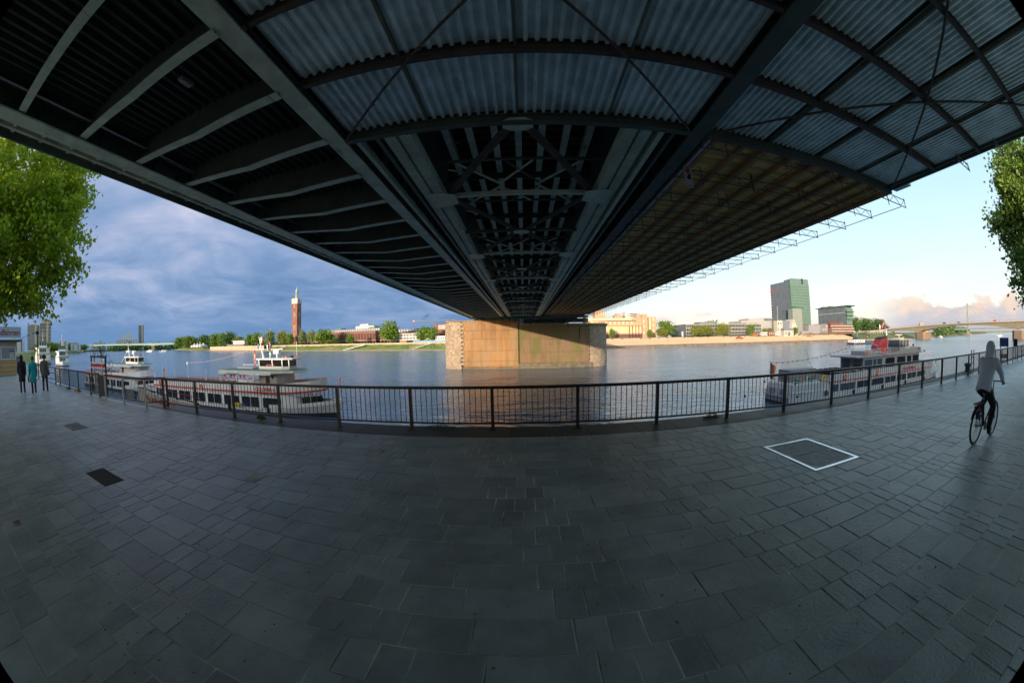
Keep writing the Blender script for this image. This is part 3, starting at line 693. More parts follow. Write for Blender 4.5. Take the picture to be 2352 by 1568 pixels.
def canopy():
    t = thing('protective_canopy', 'corrugated zinc ceiling on dark beams hung under the bridge above the promenade', 'ceiling', (0,0,0))
    ys = [9.92, 6.66, 3.87, 1.0, -1.9, -4.8, -7.7, -10.6]
    def beam(x0, x1, y, deep):
        b = MB(); z0 = 8.86 if deep else 8.93; h = .50 if deep else .26; w = .12 if deep else .08
        b.box(x0,y-w,z0,x1,y+w,z0+.025); b.box(x0,y-.012,z0+.025,x1,y+.012,z0+h); b.box(x0,y-w,z0+h,x1,y+w,z0+h+.02)
        if deep: b.box(x0,y-w-.02,z0+.30,x1,y-.013,z0+.325)
        b.build('crossbeam', rust_m if not deep else steeld_m, t)
    for i, y in enumerate(ys):
        beam(-5.88,5.88,y,i == 0); beam(6.52,18.3,y,i == 0)
    def sheet(x0, x1, ya, yb, pitch):
        b = MB(); n = round((x1-x0)/pitch); p = (x1-x0)/n; xs = []
        for k in range(n):
            x = x0+k*p; xs += [(x,0.0),(x+p*.58,0.0),(x+p*.62,-.115),(x+p*.94,-.115)]
        xs.append((x1,0.0)); m = len(xs)
        b.add([(x,ya,9.30+z) for x, z in xs]+[(x,yb,9.30+z) for x, z in xs], [(i,m+i,m+i+1,i+1) for i in range(m-1)])
        b.build('corrugated_sheet', sheet_m, t)
    for xa, xb in ((-5.85,-2.96),(-2.90,-.03),(.03,2.90),(2.96,5.85)):
        for a, c in zip(ys, ys[1:]): sheet(xa, xb, c+.02, a-.13, .29)
    for xa, xb in ((6.56,9.10),(9.42,11.95),(12.3,15.0),(15.35,18.15)):
        for a, c in zip(ys, ys[1:]): sheet(xa, xb, c+.02, a-.13, .255)
    for x in (-2.93,0,2.93): MB().box(x-.035,ys[-1],9.17,x+.035,9.78,9.26).build('purlin', purlin_m, t)
    for x in (9.28,12.1,15.2): 
        MB().box(x-.10,ys[-1],9.45,x+.10,9.78,9.52).build('purlin', steeld_m, t); MB().box(x+.12,ys[-1],9.12,x+.15,9.78,9.27).build('purlin', purlin_m, t)
    MB().box(-5.88,9.80,9.41,5.88,9.86,11.24).build('end_plate', steeld_m, t); MB().box(6.52,9.80,9.41,18.3,9.86,10.74).build('end_plate', steeld_m, t)  # added plates closing the canopy end so no sun leaks over it
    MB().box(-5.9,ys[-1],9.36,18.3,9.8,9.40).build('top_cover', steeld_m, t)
    for c, w in ((0,5.75),(12.4,5.75)):
        for sx in (-1,1):
            for ye in (9.72,-1.9): MB().tube((c,3.87,8.88),(c+sx*w,ye,8.88),.042,8).build('brace_rod', rust_m, t)
        MB().tube((c,3.87,8.82),(c,3.87,8.95),.14,10).build('rod_hub', rust_m, t)
    MB().box(18.16,ys[-1],9.06,18.34,10.0,9.16).build('edge_trim', steeld_m, t)
    MB().box(18.5,8.9,9.15,19.35,10.0,9.3).build('end_panel', galv_m, t)
canopy()
def scaffold():
    t = thing('hanging_scaffold', 'hanging scaffold of orange boards and lattice girders under the right bridge side', 'scaffold', (0,0,0))
    jx = [7.15,8.5,9.5,11.0,12.4,13.7,14.9,16.3,17.6,18.75]; ye = 102.5
    me = {}
    for i, x in enumerate(jx):
        big = i in (2,4,6); MB().box(x-(.14 if big else .09),10.1,8.98 if big else 9.03,x+(.14 if big else .09),ye,9.195).build('joist', joist_m, t)
    bays = [(7.0,9.5),(9.5,12.4),(12.4,14.9),(14.9,18.85)]
    rr = random.Random(8); n = 0; rest = MB(); y = 10.15
    while y < ye:
        for i, (a, b) in enumerate(bays):
            z = 9.2+rr.uniform(0,.012)
            if n < 300:
                if i not in me: me[i] = MB().box(a+.006,0,0,b-.006,.285,.04).mesh('plank', wood_m)
                link('plank', me[i], t, None, (0,y,z)); n += 1
            else: rest.box(a+.006,y,z,b-.006,y+.285,z+.04)
        y += .295
    rest.build('plank_field', wood2_m, t, kind='stuff')
    MB().box(6.86,10.1,9.02,6.98,62,9.2).build('edge_board', m_('pale_edge_board',(.50,.48,.44),.7,var=.2), t)
    MB().box(18.86,10.1,9.0,18.95,ye,9.45).build('edge_board', joist_m, t)
    def lattice(xa, xb, detail=True, zt=8.80, zb=8.40):
        b = MB(); r = .026
        b.tube((xa,0,zt),(xb,0,zt),r,5); b.tube((xa,0,zb),(xb,0,zb),r,5)
        n = max(2, round((xb-xa)/.62)); p = (xb-xa-.1)/n
        for k in range(n):
            x = xa+.05+k*p
            if k % 2: b.tube((x,0,zb),(x+p,0,zt),.015,4)
            else: b.tube((x,0,zt),(x+p,0,zb),.015,4)
            if k % 6 == 0 and detail: b.tube((x,0,zb),(x,0,zt),.018,4)
        b.tube((xb-.06,0,zb-.02),(xb-.06,0,zt+.1),.024,5); b.tube((xa+.06,0,zb),(xa+.06,0,zt),.02,4)
        return b
    A = lattice(5.9,19.95).mesh('lattice_girder', tube_m); B = lattice(6.3,20.15).mesh('lattice_girder', tube_m)
    hg = MB(); hg.tube((0,0,8.25),(0,0,9.15),.024,5); hm = hg.mesh('hanger_tube', tube_m)
    for k in range(36):
        y = 9.95+2.56*k; link('lattice_girder', A if k % 2 else B, t, None, (rr.uniform(-.12,.12),y,0))
        for x in (7.4,10.2,10.45,13.2,13.5,16.6,18.2):
            if k < 22 or x in (10.2,16.6): link('hanger_tube', hm, t, None, (x+rr.uniform(-.3,.3),y+.05,rr.uniform(-.12,.05)))
    for y in (2.75,4.95): link('lattice_girder', lattice(17.4,19.15,False,8.98,8.70).mesh('lattice_girder', tube_m), t, None, (0,y,0))
    for x in (8.0,11.4,14.2,17.4): MB().tube((x,10,8.80+.05),(x,ye,8.80+.05),.022,5).build('ledger_tube', tube_m, t)
    for x, z0, z1 in ((6.45,8.3,9.4),(19.9,8.35,9.3)): MB().tube((x,10.2,z0+.15),(x,70,z0+.15),.02,5).build('ledger_tube', tube_m, t)
    s = thing('site_sign', 'small upright company sign with a red mark hanging from the scaffold edge', 'sign', (6.85,12.45,7.95))
    MB().box(-.17,-.012,0,.17,.012,1.02).build('board', m_('sign_board',(.40,.41,.42),.6), s)
    MB().add([(-.10,-.016,.62),(.10,-.016,.72),(.10,-.016,.95),(-.06,-.016,.98),(0,-.016,.8)],[(0,4,3),(0,1,4),(1,2,4),(2,3,4)]).build('mark', red_m, s)
    MB().add([(-.10,-.016,.40),(.08,-.016,.34),(.11,-.016,.66),(-.02,-.016,.6)],[(0,1,2,3)]).build('mark', black_m, s)
    MB().add([(-.11,-.016,.08),(.11,-.016,.08),(.11,-.016,.11),(-.11,-.016,.11)],[(0,1,2,3)]).build('mark', black_m, s)
scaffold()
# ---------------------------------------------------------------- river pier
def pier():
    t = thing('bridge_pier', 'massive river pier with orange and brown concrete face and rough stone cutwater ends', 'bridge pier', (0,110,WZ))
    T = lambda z: z-WZ
    def outline(xl, xr, ry, rx, n=16, inset=0., back=True):
        p = [(xl,-ry+inset),(xr,-ry+inset)]
        p += [(xr+(rx-inset)*math.cos(a), (ry-inset)*math.sin(a)) for a in [math.pi*(-.5+i/n) for i in range(1,n)]]
        p += [(xr,ry-inset),(xl,ry-inset)] + [(xl+(rx-inset)*math.cos(a), (ry-inset)*math.sin(a)) for a in [math.pi*(.5+i/n) for i in range(1,n)]]
        return p
    core = MB(); core.prism(outline(-18.6,20,6,5.6,16,.32)[:], -2, T(6.2)); core.build('core', conc2_m, t)
    # higher left half
    left = [(-1.3,-5.70),(-1.3,5.7),(-18.6,5.7)]+[(-18.6+5.3*math.cos(a),5.7*math.sin(a)) for a in [math.pi*(.5+i/16) for i in range(1,16)]]+[(-18.6,-5.7)]
    MB().prism(left, T(6.15), T(7.7)).build('core', conc_m, t)
    cap = [(-1.2,-6.2),(-1.2,6.2),(-18.6,6.2)]+[(-18.6+5.9*math.cos(a),6.2*math.sin(a)) for a in [math.pi*(.5+i/16) for i in range(1,16)]]+[(-18.6,-6.2)]
    MB().prism(cap, T(7.7), T(7.95)).build('coping', conc_m, t)
    capr = [(-1.05,-6.35),(20,-6.35)]+[(20+6.1*math.cos(a),6.35*math.sin(a)) for a in [math.pi*(-.5+i/16) for i in range(1,16)]]+[(20,6.35),(-1.05,6.35)]
    MB().prism(capr, T(6.15), T(6.62)).build('coping', ledge_m, t)
    MB().prism([(x*1.0 if y > -6 else x, y-.12) for x, y in capr], T(5.9), T(6.15)).build('coping', conc2_m, t)
    # concrete panels: separate casts with recessed joints
    rr = random.Random(3)
    rows = [-6.2+.5, -4.0, -.95, 2.5, 5.0, 7.68]
    for j in range(5):
        z0, z1 = T(rows[j]), T(rows[j+1])
        cuts = [-17.6] + [-17.6+5.35*i+(rr.uniform(-.6,.6) if 0 < i < 3 else 0) for i in range(1,4)]
        cuts = {0:[-17.6,-10.1,-1.36],1:[-17.6,-16.3,-9.3,-1.36],2:[-17.6,-11.2,-6.2,-1.36],3:[-17.6,-14.6,-11.9,-6.4,-1.36],4:[-17.6,-9.0,-1.36]}[j]
        for a, b in zip(cuts, cuts[1:]):
            MB().box(a+.012,-6.0-rr.uniform(0,.015),z0+.03,b-.02,-5.72,z1-.03).build('concrete_panel', conc_m, t)
    for a, b, z0, z1 in ((-1.30,19.2,WZ+1.4,-1.6),(-1.30,8.6,-1.6,2.1),(8.6,19.2,-1.6,2.1),(-1.30,19.2,2.1,5.88)):
        MB().box(a+.012,-5.98-rr.uniform(0,.02),T(z0)+.02,b-.012,-5.70,T(z1)-.02).build('concrete_panel', conc2_m, t)
    for a, b, z1 in ((-18.0,-1.5,.5),(-1.5,20.2,1.4)):
        MB().box(a,-6.28,-1.5,b,-5.7,z1).build('footing', conc_m if a < -10 else wet_m, t)
    MB().box(-18,-6.75,-1.5,10.5,-6.28,.10).build('footing', ledge_m, t)
    MB().box(-1.72,-6.14,T(-5.2),-1.32,-5.99,T(6.9)).build('drain_stain', m_('moss',(.045,.058,.018),.95,var=.4,scale=1), t)
    MB().tube((16.4,-6.1,T(2.4)),(16.4,-6.1,T(5.7)),.10,8).build('drain_pipe', black_m, t)
    MB().tube((18.3,-6.1,T(3.2)),(18.3,-6.1,T(5.7)),.06,6).build('drain_pipe', wet_m, t)
    for x, z in ((7.6,1.0),(10.4,1.1)):
        MB().torus((x,-6.05,T(z-.35)),(0,1,0),.28,.05,12,5).build('mooring_ring', rust_m, t)
    MB().box(6.9,-6.05,T(1.95),11,-5.99,T(2.05)).build('mooring_bar', rust_m, t)
    # stone blocks of the two cutwaters
    hh = .62; cnt = [0]; rest = MB()
    sm = [MB().box(-.5,-.16,0,.5,.16,1).mesh('stone_block', stone_m)]
    for i in range(3):
        b = MB().box(-.5,-.14,0,.5,.16,1); b.v = [(x+rr.uniform(-.03,.03), y-(.06 if y < 0 else 0)*rr.random(), z+rr.uniform(-.02,.02)) for x,y,z in b.v]; sm.append(b.mesh('stone_block', stone_m))
    def cut(cx, sgn, ztop, a0, a1):
        n = int((T(ztop)+.4)/hh)
        for k in range(n+1):
            z = -.5+k*hh; h_ = min(hh, T(ztop)-z)
            if h_ < .15: continue
            a = a0 - (.03 if k % 2 else 0)
            while a < a1:
                w_ = rr.uniform(.75,1.35); da = w_/5.8; am = a+da/2
                x = cx+sgn*5.5*math.sin(am); y = -5.9*math.cos(am)
                rz = math.atan2(5.9*math.sin(am), 5.5*math.cos(am))*sgn
                if cnt[0] < 300 and am < 1.75:
                    o = link('stone_block', rr.choice(sm), t, None, (x,y,z), rz); o.scale = (w_-.03, 1+rr.uniform(-.15,.25), h_-.03); cnt[0] += 1
                else:
                    c, s = math.cos(rz), math.sin(rz); q = MB().box(-w_/2+.015,-.15,z,w_/2-.015,.15,z+h_-.03); rest.add([(x+c*px-s*py, y+s*px+c*py, pz) for px,py,pz in q.v], q.f)
                a += da
    cut(-18.6,-1,7.68,-.02,1.75); cut(20,1,5.88,-.10,1.75)
    rest.build('stone_field', stone_m, t, kind='stuff')
    for k in range(11):                      # quoins along the left joint
        MB().box(-18.5-.35*(k % 2),-6.16,T(-5)+1.15*k,-17.65+.25*(k % 2),-5.8,T(-5)+1.15*k+.72).build('quoin', stone_m, t)
    # handrail along the top
    hr = MB(); hr.tube((1,-6.0,T(7.7)),(20,-6.0,T(7.7)),.03,5); hr.tube((1,-6.0,T(7.15)),(20,-6.0,T(7.15)),.02,5)
    for x in range(1,21,2): hr.tube((x,-6.0,T(6.6)),(x,-6.0,T(7.7)),.025,5)
    hr.build('handrail', steeld_m, t)
    # navigation arms
    def arm(xa, xb, z, label, vane):
        a = thing('navigation_arm', label, 'signal arm', (xa,105.5,z), 0, 'navigation arms on the bridge pier')
        d = xb-xa; MB().beam((0,0,0),(d,0,-.02),.22,.2).build('beam', steeld_m, a)
        MB().box(d-.25,-.2,-.2,d+.25,.2,.22).build('end_lamp', orange_m if vane else yellow_m, a)
        MB().tube((d*.15,0,0),(d*.15,0,-.5),.07,6).build('post', steeld_m, a); MB().ball((d*.22,0,-.45),.22,.2,.22).build('lamp', galv_m, a)
        if vane:
            x = -29.64-xa; b = MB(); b.tube((x,0,0),(x+.1,0,1.3),.05,6); b.tube((x-1.0,0,.6),(x+.6,0,1.75),.05,5); b.tube((x-.5,0,1.3),(x+1.2,0,1.3),.05,5); b.tube((x+.3,0,1.4),(x+.9,0,1.9),.05,5)
            for p, q in ((-.9,.65),(.9,1.9),(1.2,1.3)): b.ball((x+p,0,q),.16,.08,.12,6,4)
            b.build('radar_vane', black_m, a)
    arm(-19.6,-33.3,8.45,'thin dark signal arm with a spiky vane sticking out left of the pier', True)
    arm(20.4,34.8,7.15,'thin dark signal arm sticking out right of the pier before the pink hotel', False)
pier()
def embankment():  # added wall out of view, sized to keep the low sun off the promenade
    t = thing('sun_blocker_wall', 'tall masonry abutment and embankment wall behind the promenade', 'wall', (0,-46,0))
    MB().box(-320,-2,-1,320,0,11.6).build('wall', stonew_m, t); MB().box(-320,-2.2,11.6,320,.2,12).build('wall_cap', ledge_m, t)
embankment()
# ---------------------------------------------------------------- railings along the quay
def fences():
    def fy(x): return 7.82-.0031*x*x if x < 16 else 7.026-(x-16)*.028
    def run(t, pts, n300, post_mat, rail_mat, bar_mat, br=.0095, light=(), h=.97, hrail=.06):
        bar = MB().tube((0,0,.17),(0,0,h-.03),br,6).mesh('baluster', bar_mat)
        bars = []
        for i, (p, q) in enumerate(zip(pts, pts[1:])):
            p3, q3 = Vector((*p,0)), Vector((*q,0))
            MB().beam(p3+Vector((0,0,h)), q3+Vector((0,0,h)), .085, hrail).build('top_rail', rail_mat, t)
            MB().beam(p3+Vector((0,0,.16)), q3+Vector((0,0,.16)), .045, .035).build('bottom_rail', rail_mat, t)
            n = max(3, round((q3-p3).length/.128))
            for k in range(1, n): 
                c = p3.lerp(q3, k/n); bars.append((c.length, c))
        bars.sort(key=lambda b: b[0]); rest = MB()
        for i, (d, c) in enumerate(bars):
            if i < n300: link('baluster', bar, t, None, tuple(c))
            else: rest.tube((c.x,c.y,.17),(c.x,c.y,h-.03),.0095,5)
        if rest.v: rest.build('baluster_field', bar_mat, t, kind='stuff')
        pm = {m_.name: MB().box(-.035,-.035,-.03,.035,.035,h-.02).add([(-.09,-.06,.0),(.09,-.06,.0),(.09,.06,.0),(-.09,.06,.0),(-.09,-.06,.012),(.09,-.06,.012),(.09,.06,.012),(-.09,.06,.012)],[(4,5,6,7),(0,1,5,4),(1,2,6,5),(2,3,7,6),(3,0,4,7)]).mesh('post', m_) for m_ in (post_mat, galv_m)}
        for i, p in enumerate(pts): link('post', pm[(galv_m if i in light else post_mat).name], t, None, (p[0],p[1],0))
    t = thing('railing', 'long black steel railing with upright bars along the quay edge under the bridge', 'railing', (0,0,0))
    xs = [-12.13,-9.95,-8.15,-6.37,-4.51,-2.6,-.72,1.17,3.05,4.98,6.88,8.86,10.8,12.75,14.6]+[16.5+1.9*i for i in range(17)]
    run(t, [(x, fy(x)+(.20 if x == -12.13 else 0)) for x in xs], 300, rail_m, rail_m, rail_m)
    t2 = thing('railing', 'short offset railing section with pale posts beside the gangway lettering', 'railing', (0,0,0))
    run(t2, [(-12.20,7.79),(-12.65,7.03),(-14.72,7.04),(-16.74,7.03)], 300, rail_m, rail_m, rail_m, light=(1,2,3))
    t3 = thing('railing', 'older rust-brown railing with close bars left of the black gate', 'railing', (0,0,0))
    run(t3, [(-17.62,7.05),(-19.05,7.08),(-21.3,7.13),(-23.45,7.2),(-25.93,7.25),(-27.3,7.27)], 300, oldrail_m, rail_m, oldrail_m, .012)
    g = thing('gate_panel', 'solid black gate leaf between the pale posts and the rusty railing', 'gate', (-17.2,7.04,0))
    MB().box(-.38,-.02,.06,.38,.02,.95).build('leaf', black_m, g); MB().box(-.42,-.03,.0,-.385,.03,.98).build('hinge_post', black_m, g)
    p = thing('pipe_railing', 'white three-bar pipe railing in front of the ticket kiosk', 'railing', (0,0,0))
    pts = [(-38.5,.5),(-37.6,6.1),(-33.5,6.6),(-30.4,7.0),(-27.4,7.3)]
    for z in (.30,.64,.98):
        MB().path([(x,y,z) for x,y in pts[:3]], .025, 6).build('rail', galv_m, p); MB().path([(x,y,z) for x,y in pts[2:]], .025, 6).build('rail', rail_m, p)
    for x, y in ((-38.1,3.0),*pts[1:4]): MB().tube((x,y,0),(x,y,1.0),.03,6).build('post', galv_m if x < -33 else rail_m, p)
    # love-locks on the bars
    rr = random.Random(6)
    for i, (px, z, lab) in enumerate([(5.5,.50,'padlock at mid height in the bay right of the pier reflection'),(6.12,.83,'padlock near the top rail two bays right of the pier reflection'),(6.5,.28,'padlock low on a bar beside the square one'),(7.25,.70,'padlock high on a bar before the open water'),(7.35,.34,'dark square padlock low on a bar before the open water'),(8.3,.72,'padlock high in the bay left of the moored boat stern'),(9.6,.40,'padlock low in the bay before the moored boat stern')]):
        o = thing('padlock', 'small dark '+lab, 'padlock', (px,fy(px)-.02,z), 0, 'love padlocks on the railing')
        MB().box(-.025,-.012,-.03,.025,.012,.02).build('body', black_m, o); MB().torus((0,0,.025),(0,1,0),.018,.005,10,5).build('shackle', galv_m, o)
    for i, (x, w, l) in enumerate([(-1.95,.42,'dark clump of weeds growing at the quay edge before the pier'),(4.62,.26,'small dark mossy weed tuft at the foot of the railing right of the pier'),(-7.2,.2,'small weed tuft below the railing beside the boat')]):
        b = MB(); r2 = random.Random(i)
        for k in range(220):
            a = r2.uniform(0,6.3); d = w*r2.random()**.6; h_ = .16*(1-d/w)+.02; c = Vector((d*math.cos(a), .25*d*math.sin(a), r2.uniform(0,h_))); s = .03
            u = Vector((r2.uniform(-1,1),r2.uniform(-1,1),r2.uniform(-.2,1))).normalized()*s; v = u.orthogonal().normalized()*s*.5
            b.quad(c-v, c+u, c+v, c-u*.3)
        o = b.build('weed_clump', leafC, kind='stuff'); o.location = (x,fy(x)+.13,.0); tag(o, l, 'weeds', 'weeds along the quay edge')
    # mooring bollard and little notice frame by the right railing
    o = thing('mooring_bollard', 'squat black round-topped mooring bollard at the railing far right', 'bollard', (21.7,7.45,0))
    MB().lathe([(.20,0),(.17,.08),(.15,.30),(.21,.36),(.22,.44),(.12,.50)],14).build('body', black_m, o); MB().box(-.3,-.3,-.02,.3,.3,.02).build('base_plate', black_m, o)
    o = thing('notice_stand', 'small dark square notice frame standing behind the bollard', 'sign', (22.35,7.35,0))
    for x in (-.25,.25): MB().tube((x,0,0),(x,0,1.1),.03,6).build('post', rail_m, o)
    MB().box(-.28,-.015,.42,.28,.015,.46).build('crossbar', rail_m, o); MB().box(-.28,-.015,.72,.28,.015,.76).build('crossbar', rail_m, o)
    o = thing('landing_sign', 'dark landing-stage sign frame rising beyond the railing at the right edge', 'sign', (33.1,7.75,-2.0))
    for y in (-.32,.32): MB().tube((0,y,-2),(-.05,y*1.0,3.4),.05,6).build('post', rail_m, o)
    MB().box(-.05,-.42,2.95,.02,.42,3.55).build('panel', blue_m, o); MB().box(-.04,-.4,2.15,.01,.4,2.45).build('panel', grey_m, o); MB().box(-.03,-.36,1.6,.0,.36,1.72).build('panel', grey_m, o)
    o = thing('notice_board', 'small black notice board on a post above the railing at the right edge', 'sign', (33.3,6.7,0))
    MB().tube((0,0,0),(0,0,1.5),.035,6).build('post', rail_m, o); MB().box(-.03,-.2,.95,.03,.2,1.45).build('board', black_m, o)
fences()
# ---------------------------------------------------------------- boats
def loft(sections, mat, name, par, cap=True, smooth=False):
    """sections: list of rings with equal point counts"""
    b = MB(); n = len(sections[0])
    for s in sections: b.v += [tuple(p) for p in s]
    for k in range(len(sections)-1): b.f += [(k*n+i, k*n+(i+1)%n, (k+1)*n+(i+1)%n, (k+1)*n+i) for i in range(n)]
    if cap: b.f += [tuple(range(n-1,-1,-1)), tuple(range((len(sections)-1)*n, len(sections)*n))]
    return b.build(name, mat, par, smooth)
def ribbon(pts, z0, z1, mat, name, par, th=.06):
    """upright wall band along a plan outline; z0, z1 are functions of x"""
    b = MB(); n = len(pts); o = []
    for i, p in enumerate(pts):
        a = Vector(pts[max(0,i-1)]); c = Vector(pts[min(n-1,i+1)]); t = (c-a).normalized(); o.append((p[0]+t.y*th, p[1]-t.x*th))
    for (x,y),(u,v) in zip(pts, o): b.v += [(x,y,z0(x)),(u,v,z0(x)),(u,v,z1(x)),(x,y,z1(x))]
    for i in range(n-1):
        k = 4*i; b.f += [(k+j, k+(j+1)%4, k+4+(j+1)%4, k+4+j) for j in range(4)]
    b.f += [(3,2,1,0),(4*n-4,4*n-3,4*n-2,4*n-1)]
    return b.build(name, mat, par)
def flag(par, x, y, z, h, w, cols, pole=True, lean=0., ph=None):
    if pole: MB().tube((x,y,z-(ph or h*1.5)),(x+lean,y,z+.12),.03,6).build('flagpole', white_m, par)
    f = thing('flag', None, None, (x+lean*.9,y,z)); f.parent = par; f.rotation_euler = (0,0,0)
    n = len(cols)
    for i, c in enumerate(cols):
        b = MB(); u0, u1 = w*i/n, w*(i+1)/n; m = 6
        for k in range(m+1):
            t = k/m
            for u in (u0, u1): b.v.append((u*(1-.25*t)-.0*t, .10*w*math.sin(5*u/w+t*3), -u*.55-h*t*(1-.12*u/w)))
        b.f = [(2*k,2*k+1,2*k+3,2*k+2) for k in range(m)]
        b.build('stripe', c, f)
    return f
def bunting(par, p, q, sag, n, size=.28):
    P = lambda t: Vector(p).lerp(Vector(q), t)-Vector((0,0,4*sag*t*(1-t)))
    MB().path([P(i/24) for i in range(25)], .012, 3).build('bunting_line', grey_m, par)
    for c, off in ((red_m,0),(white_m,1)):
        b = MB()
        for i in range(off, n, 2):
            a = P((i+.3)/n); d = (Vector(q)-Vector(p)).normalized()*size*.45
            b.add([a-d,a+d,a+Vector((.02,.03,-size))],[(0,1,2)])
        b.build('pennants', c, par, kind='stuff')
def ring(par, x, y, z, ax=(0,1,0)):
    r = MB().torus((x,y,z),ax,.30,.085,16,6).build('life_ring', orange_m, par, True)
    for a in range(4):
        t = a*math.pi/2+.5
        MB().torus((x+.30*math.cos(t),y,z+.30*math.sin(t)),(-math.sin(t),0,math.cos(t)),.088,.012,8,4).build('band', white_m, r)
def hull(par, L, B, top, colour=white_m, bow=9., boot=.55):
    """upper and lower hull; top(x) is the deck edge height"""
    xs = [-L/2, -L/2+.6, -L/2+3] + [-L/2+3+(L-3-bow)*i/4 for i in range(1,5)] + [L/2-bow+bow*t for t in (.2,.4,.6,.75,.88,.96,1.)]
    def hb(x, f):
        e = 1.0
        if x > L/2-bow: t = (x-(L/2-bow))/bow; e = max(.02, (1-t**(2.2 if f > .5 else 1.5)))
        if x < -L/2+3: e *= .90+.10*min(1,(x+L/2)/3)
        return B/2*e
    def sec(x, za, zb, fa, fb, sh=0.):
        ya, yb = hb(x,fa), hb(x,fb); return [(x-sh,-ya,za),(x,-yb,zb),(x,yb,zb),(x-sh,ya,za)]
    rake = lambda x: max(0, (x-(L/2-bow))/bow)**2*1.3
    loft([[(x-rake(x)*1.0,-hb(x,.2)*.97,-.6),(x-rake(x)*.6,-hb(x,.4),boot),(x-rake(x)*.6,hb(x,.4),boot),(x-rake(x)*1.0,hb(x,.2)*.97,-.6)] for x in xs], navy_m, 'hull_bottom', par)
    loft([[(x-rake(x)*.6,-hb(x,.4)-.005,boot),(x,-hb(x,.9),top(x)),(x,hb(x,.9),top(x)),(x-rake(x)*.6,hb(x,.4)+.005,boot)] for x in xs], colour, 'hull', par)
    return xs, hb
def excursion_boat(name, label, loc, text_side='', house=(.5,12.5), wheel=(6.8,11.5), plain=False, windows=8):
    t = thing('excursion_boat', label, 'boat', loc, 0, 'excursion boats moored along the quay')
    L, B = 37., 5.6; top = lambda x: .95+.75*max(0,(x-5)/13.5)**2
    xs, hb = hull(t, L, B, top)
    # bulwark round the foredeck
    bw = [(x, -hb(x,.9)) for x in xs if x > 8]+[(x, hb(x,.9)) for x in reversed(xs) if x > 8]
    ribbon(bw, lambda x: top(x)-.02, lambda x: top(x)+.42, white_m, 'bow_bulwark', t, .05)
    MB().tube((-17,-B/2-.03,.98),(9,-B/2-.03,.98),.06,6).build('rubbing_strake', grey_m, t)
    # saloon with windows
    y = 2.62
    plan = [(-17.4,-y),(11.5,-y),(13.4,-2.2),(14.2,-1.2),(14.4,0),(14.2,1.2),(13.4,2.2),(11.5,y),(-17.4,y)]
    MB().prism(plan, .85, 2.56).build('saloon', white_m, t)
    for s in (-1,1):
        for k in range(windows):
            xa = -16.9+k*3.62; w = 2.95 if k else 1.9
            f = MB().box(xa-.07,s*y-.03,1.0-.07,xa+w+.07,s*y+.03,2.2+.07).build('window', white_m, t)
            MB().box(xa,s*y-.045,1.0,xa+w,s*y+.045,2.2).build('pane', win2_m if k == 0 else win_m, f)
            MB().box(xa+w*.5-.03,s*y-.055,1.0,xa+w*.5+.03,s*y+.055,2.2).build('glazing_bar', white_m, f)
    for yy in (-1.4,0,1.4):
        MB().box(14.0,yy-.5,1.3,14.45,yy+.5,2.3).build('front_window', win_m, t)
    # upper deck bulwark with red stripe
    up = [(-17.5,y+.06),(-17.5,-y-.06),(10.5,-y-.06),(13.2,-2.35),(15.1,-1.6),(16.0,-.7),(16.2,0),(16.0,.7),(15.1,1.6),(13.2,2.35),(10.5,y+.06),(-17.5,y+.06)]
    zs = lambda x: 2.56+.45*max(0,(x-2)/14.)**2
    zt = lambda x: 3.28+1.0*max(0,(x-0)/16.)**1.6
    ribbon(up, zs, zt, white_m, 'upper_bulwark', t, -.05)
    ribbon([(a*1.002,b*1.012) for a,b in up], lambda x: zs(x)-.02, lambda x: zs(x)+.16, red_m, 'stripe', t, .02)
    ribbon([(a,b) for a,b in up], lambda x: zt(x)+.002, lambda x: zt(x)+.05, red_m, 'cap_rail', t, -.08)
    MB().prism(up[:-1], 2.48, 2.55).build('upper_deck', grey_m, t)
    for k in range(13):
        x = -15.6+1.3*k
        if house[0]-1.6 < x: break
        for yy in (-1.35,1.35):
            b = MB(); b.box(x,yy-1.0,3.0,x+.42,yy+1.0,3.05); b.box(x-.05,yy-1.0,3.05,x,yy+1.0,3.5); b.box(x+.05,yy-.9,2.56,x+.1,yy-.85,3.0); b.box(x+.05,yy+.85,2.56,x+.1,yy+.9,3.0); b.build('bench', bench_m, t)
    for k in range(3):
        x = 12.9+.8*k; b = MB(); b.box(x,-1.1,3.35,x+.36,1.1,3.40); b.box(x-.05,-1.1,3.4,x,1.1,3.95); b.box(x,-.9,2.56,x+.06,-.84,3.35); b.box(x,.84,2.56,x+.06,.9,3.35); b.build('bench', bench_m, t)
    r = MB()
    for x in (-17.2,-14,-10.8,-7.6,-4.4,-1.2):
        for s in (-1,1): r.tube((x,s*y,3.25),(x,s*y,3.62),.02,5)
    r.path([(-1.2,-y,3.62),(-17.2,-y,3.62),(-17.2,y,3.62),(-1.2,y,3.62)], .025, 5); r.build('handrail', red_m, t)
    for x, z1 in ((-12.1,5.95),(-7.2,5.0),(-16.4,4.4)): MB().tube((x,1.2,2.55),(x,1.2,z1),.06,6).build('deck_post', white_m, t)
    MB().lathe([(.05,0),(.22,.02),(.24,.35),(.05,.4)],10,(-12.1,1.2,5.6)).build('deck_lamp', white_m, t)
    # roofed deck house
    h0, h1 = house; w0, w1 = wheel
    rp = [(h0,-2.75),(h1-2.4,-2.75),(h1+.2,-1.6),(h1+.9,0),(h1+.2,1.6),(h1-2.4,2.75),(h0,2.75)]
    MB().prism(rp, 5.02, 5.30).build('roof', white_m, t); MB().prism([(a*.99+.05,b*.97) for a,b in rp], 5.301, 5.33).build('roof_deck', green_m, t)
    ribbon([(h0,-2.74),(h1-2.4,-2.74)], lambda x: 4.80, lambda x: 5.02, white_m, 'eaves_board', t, .04)
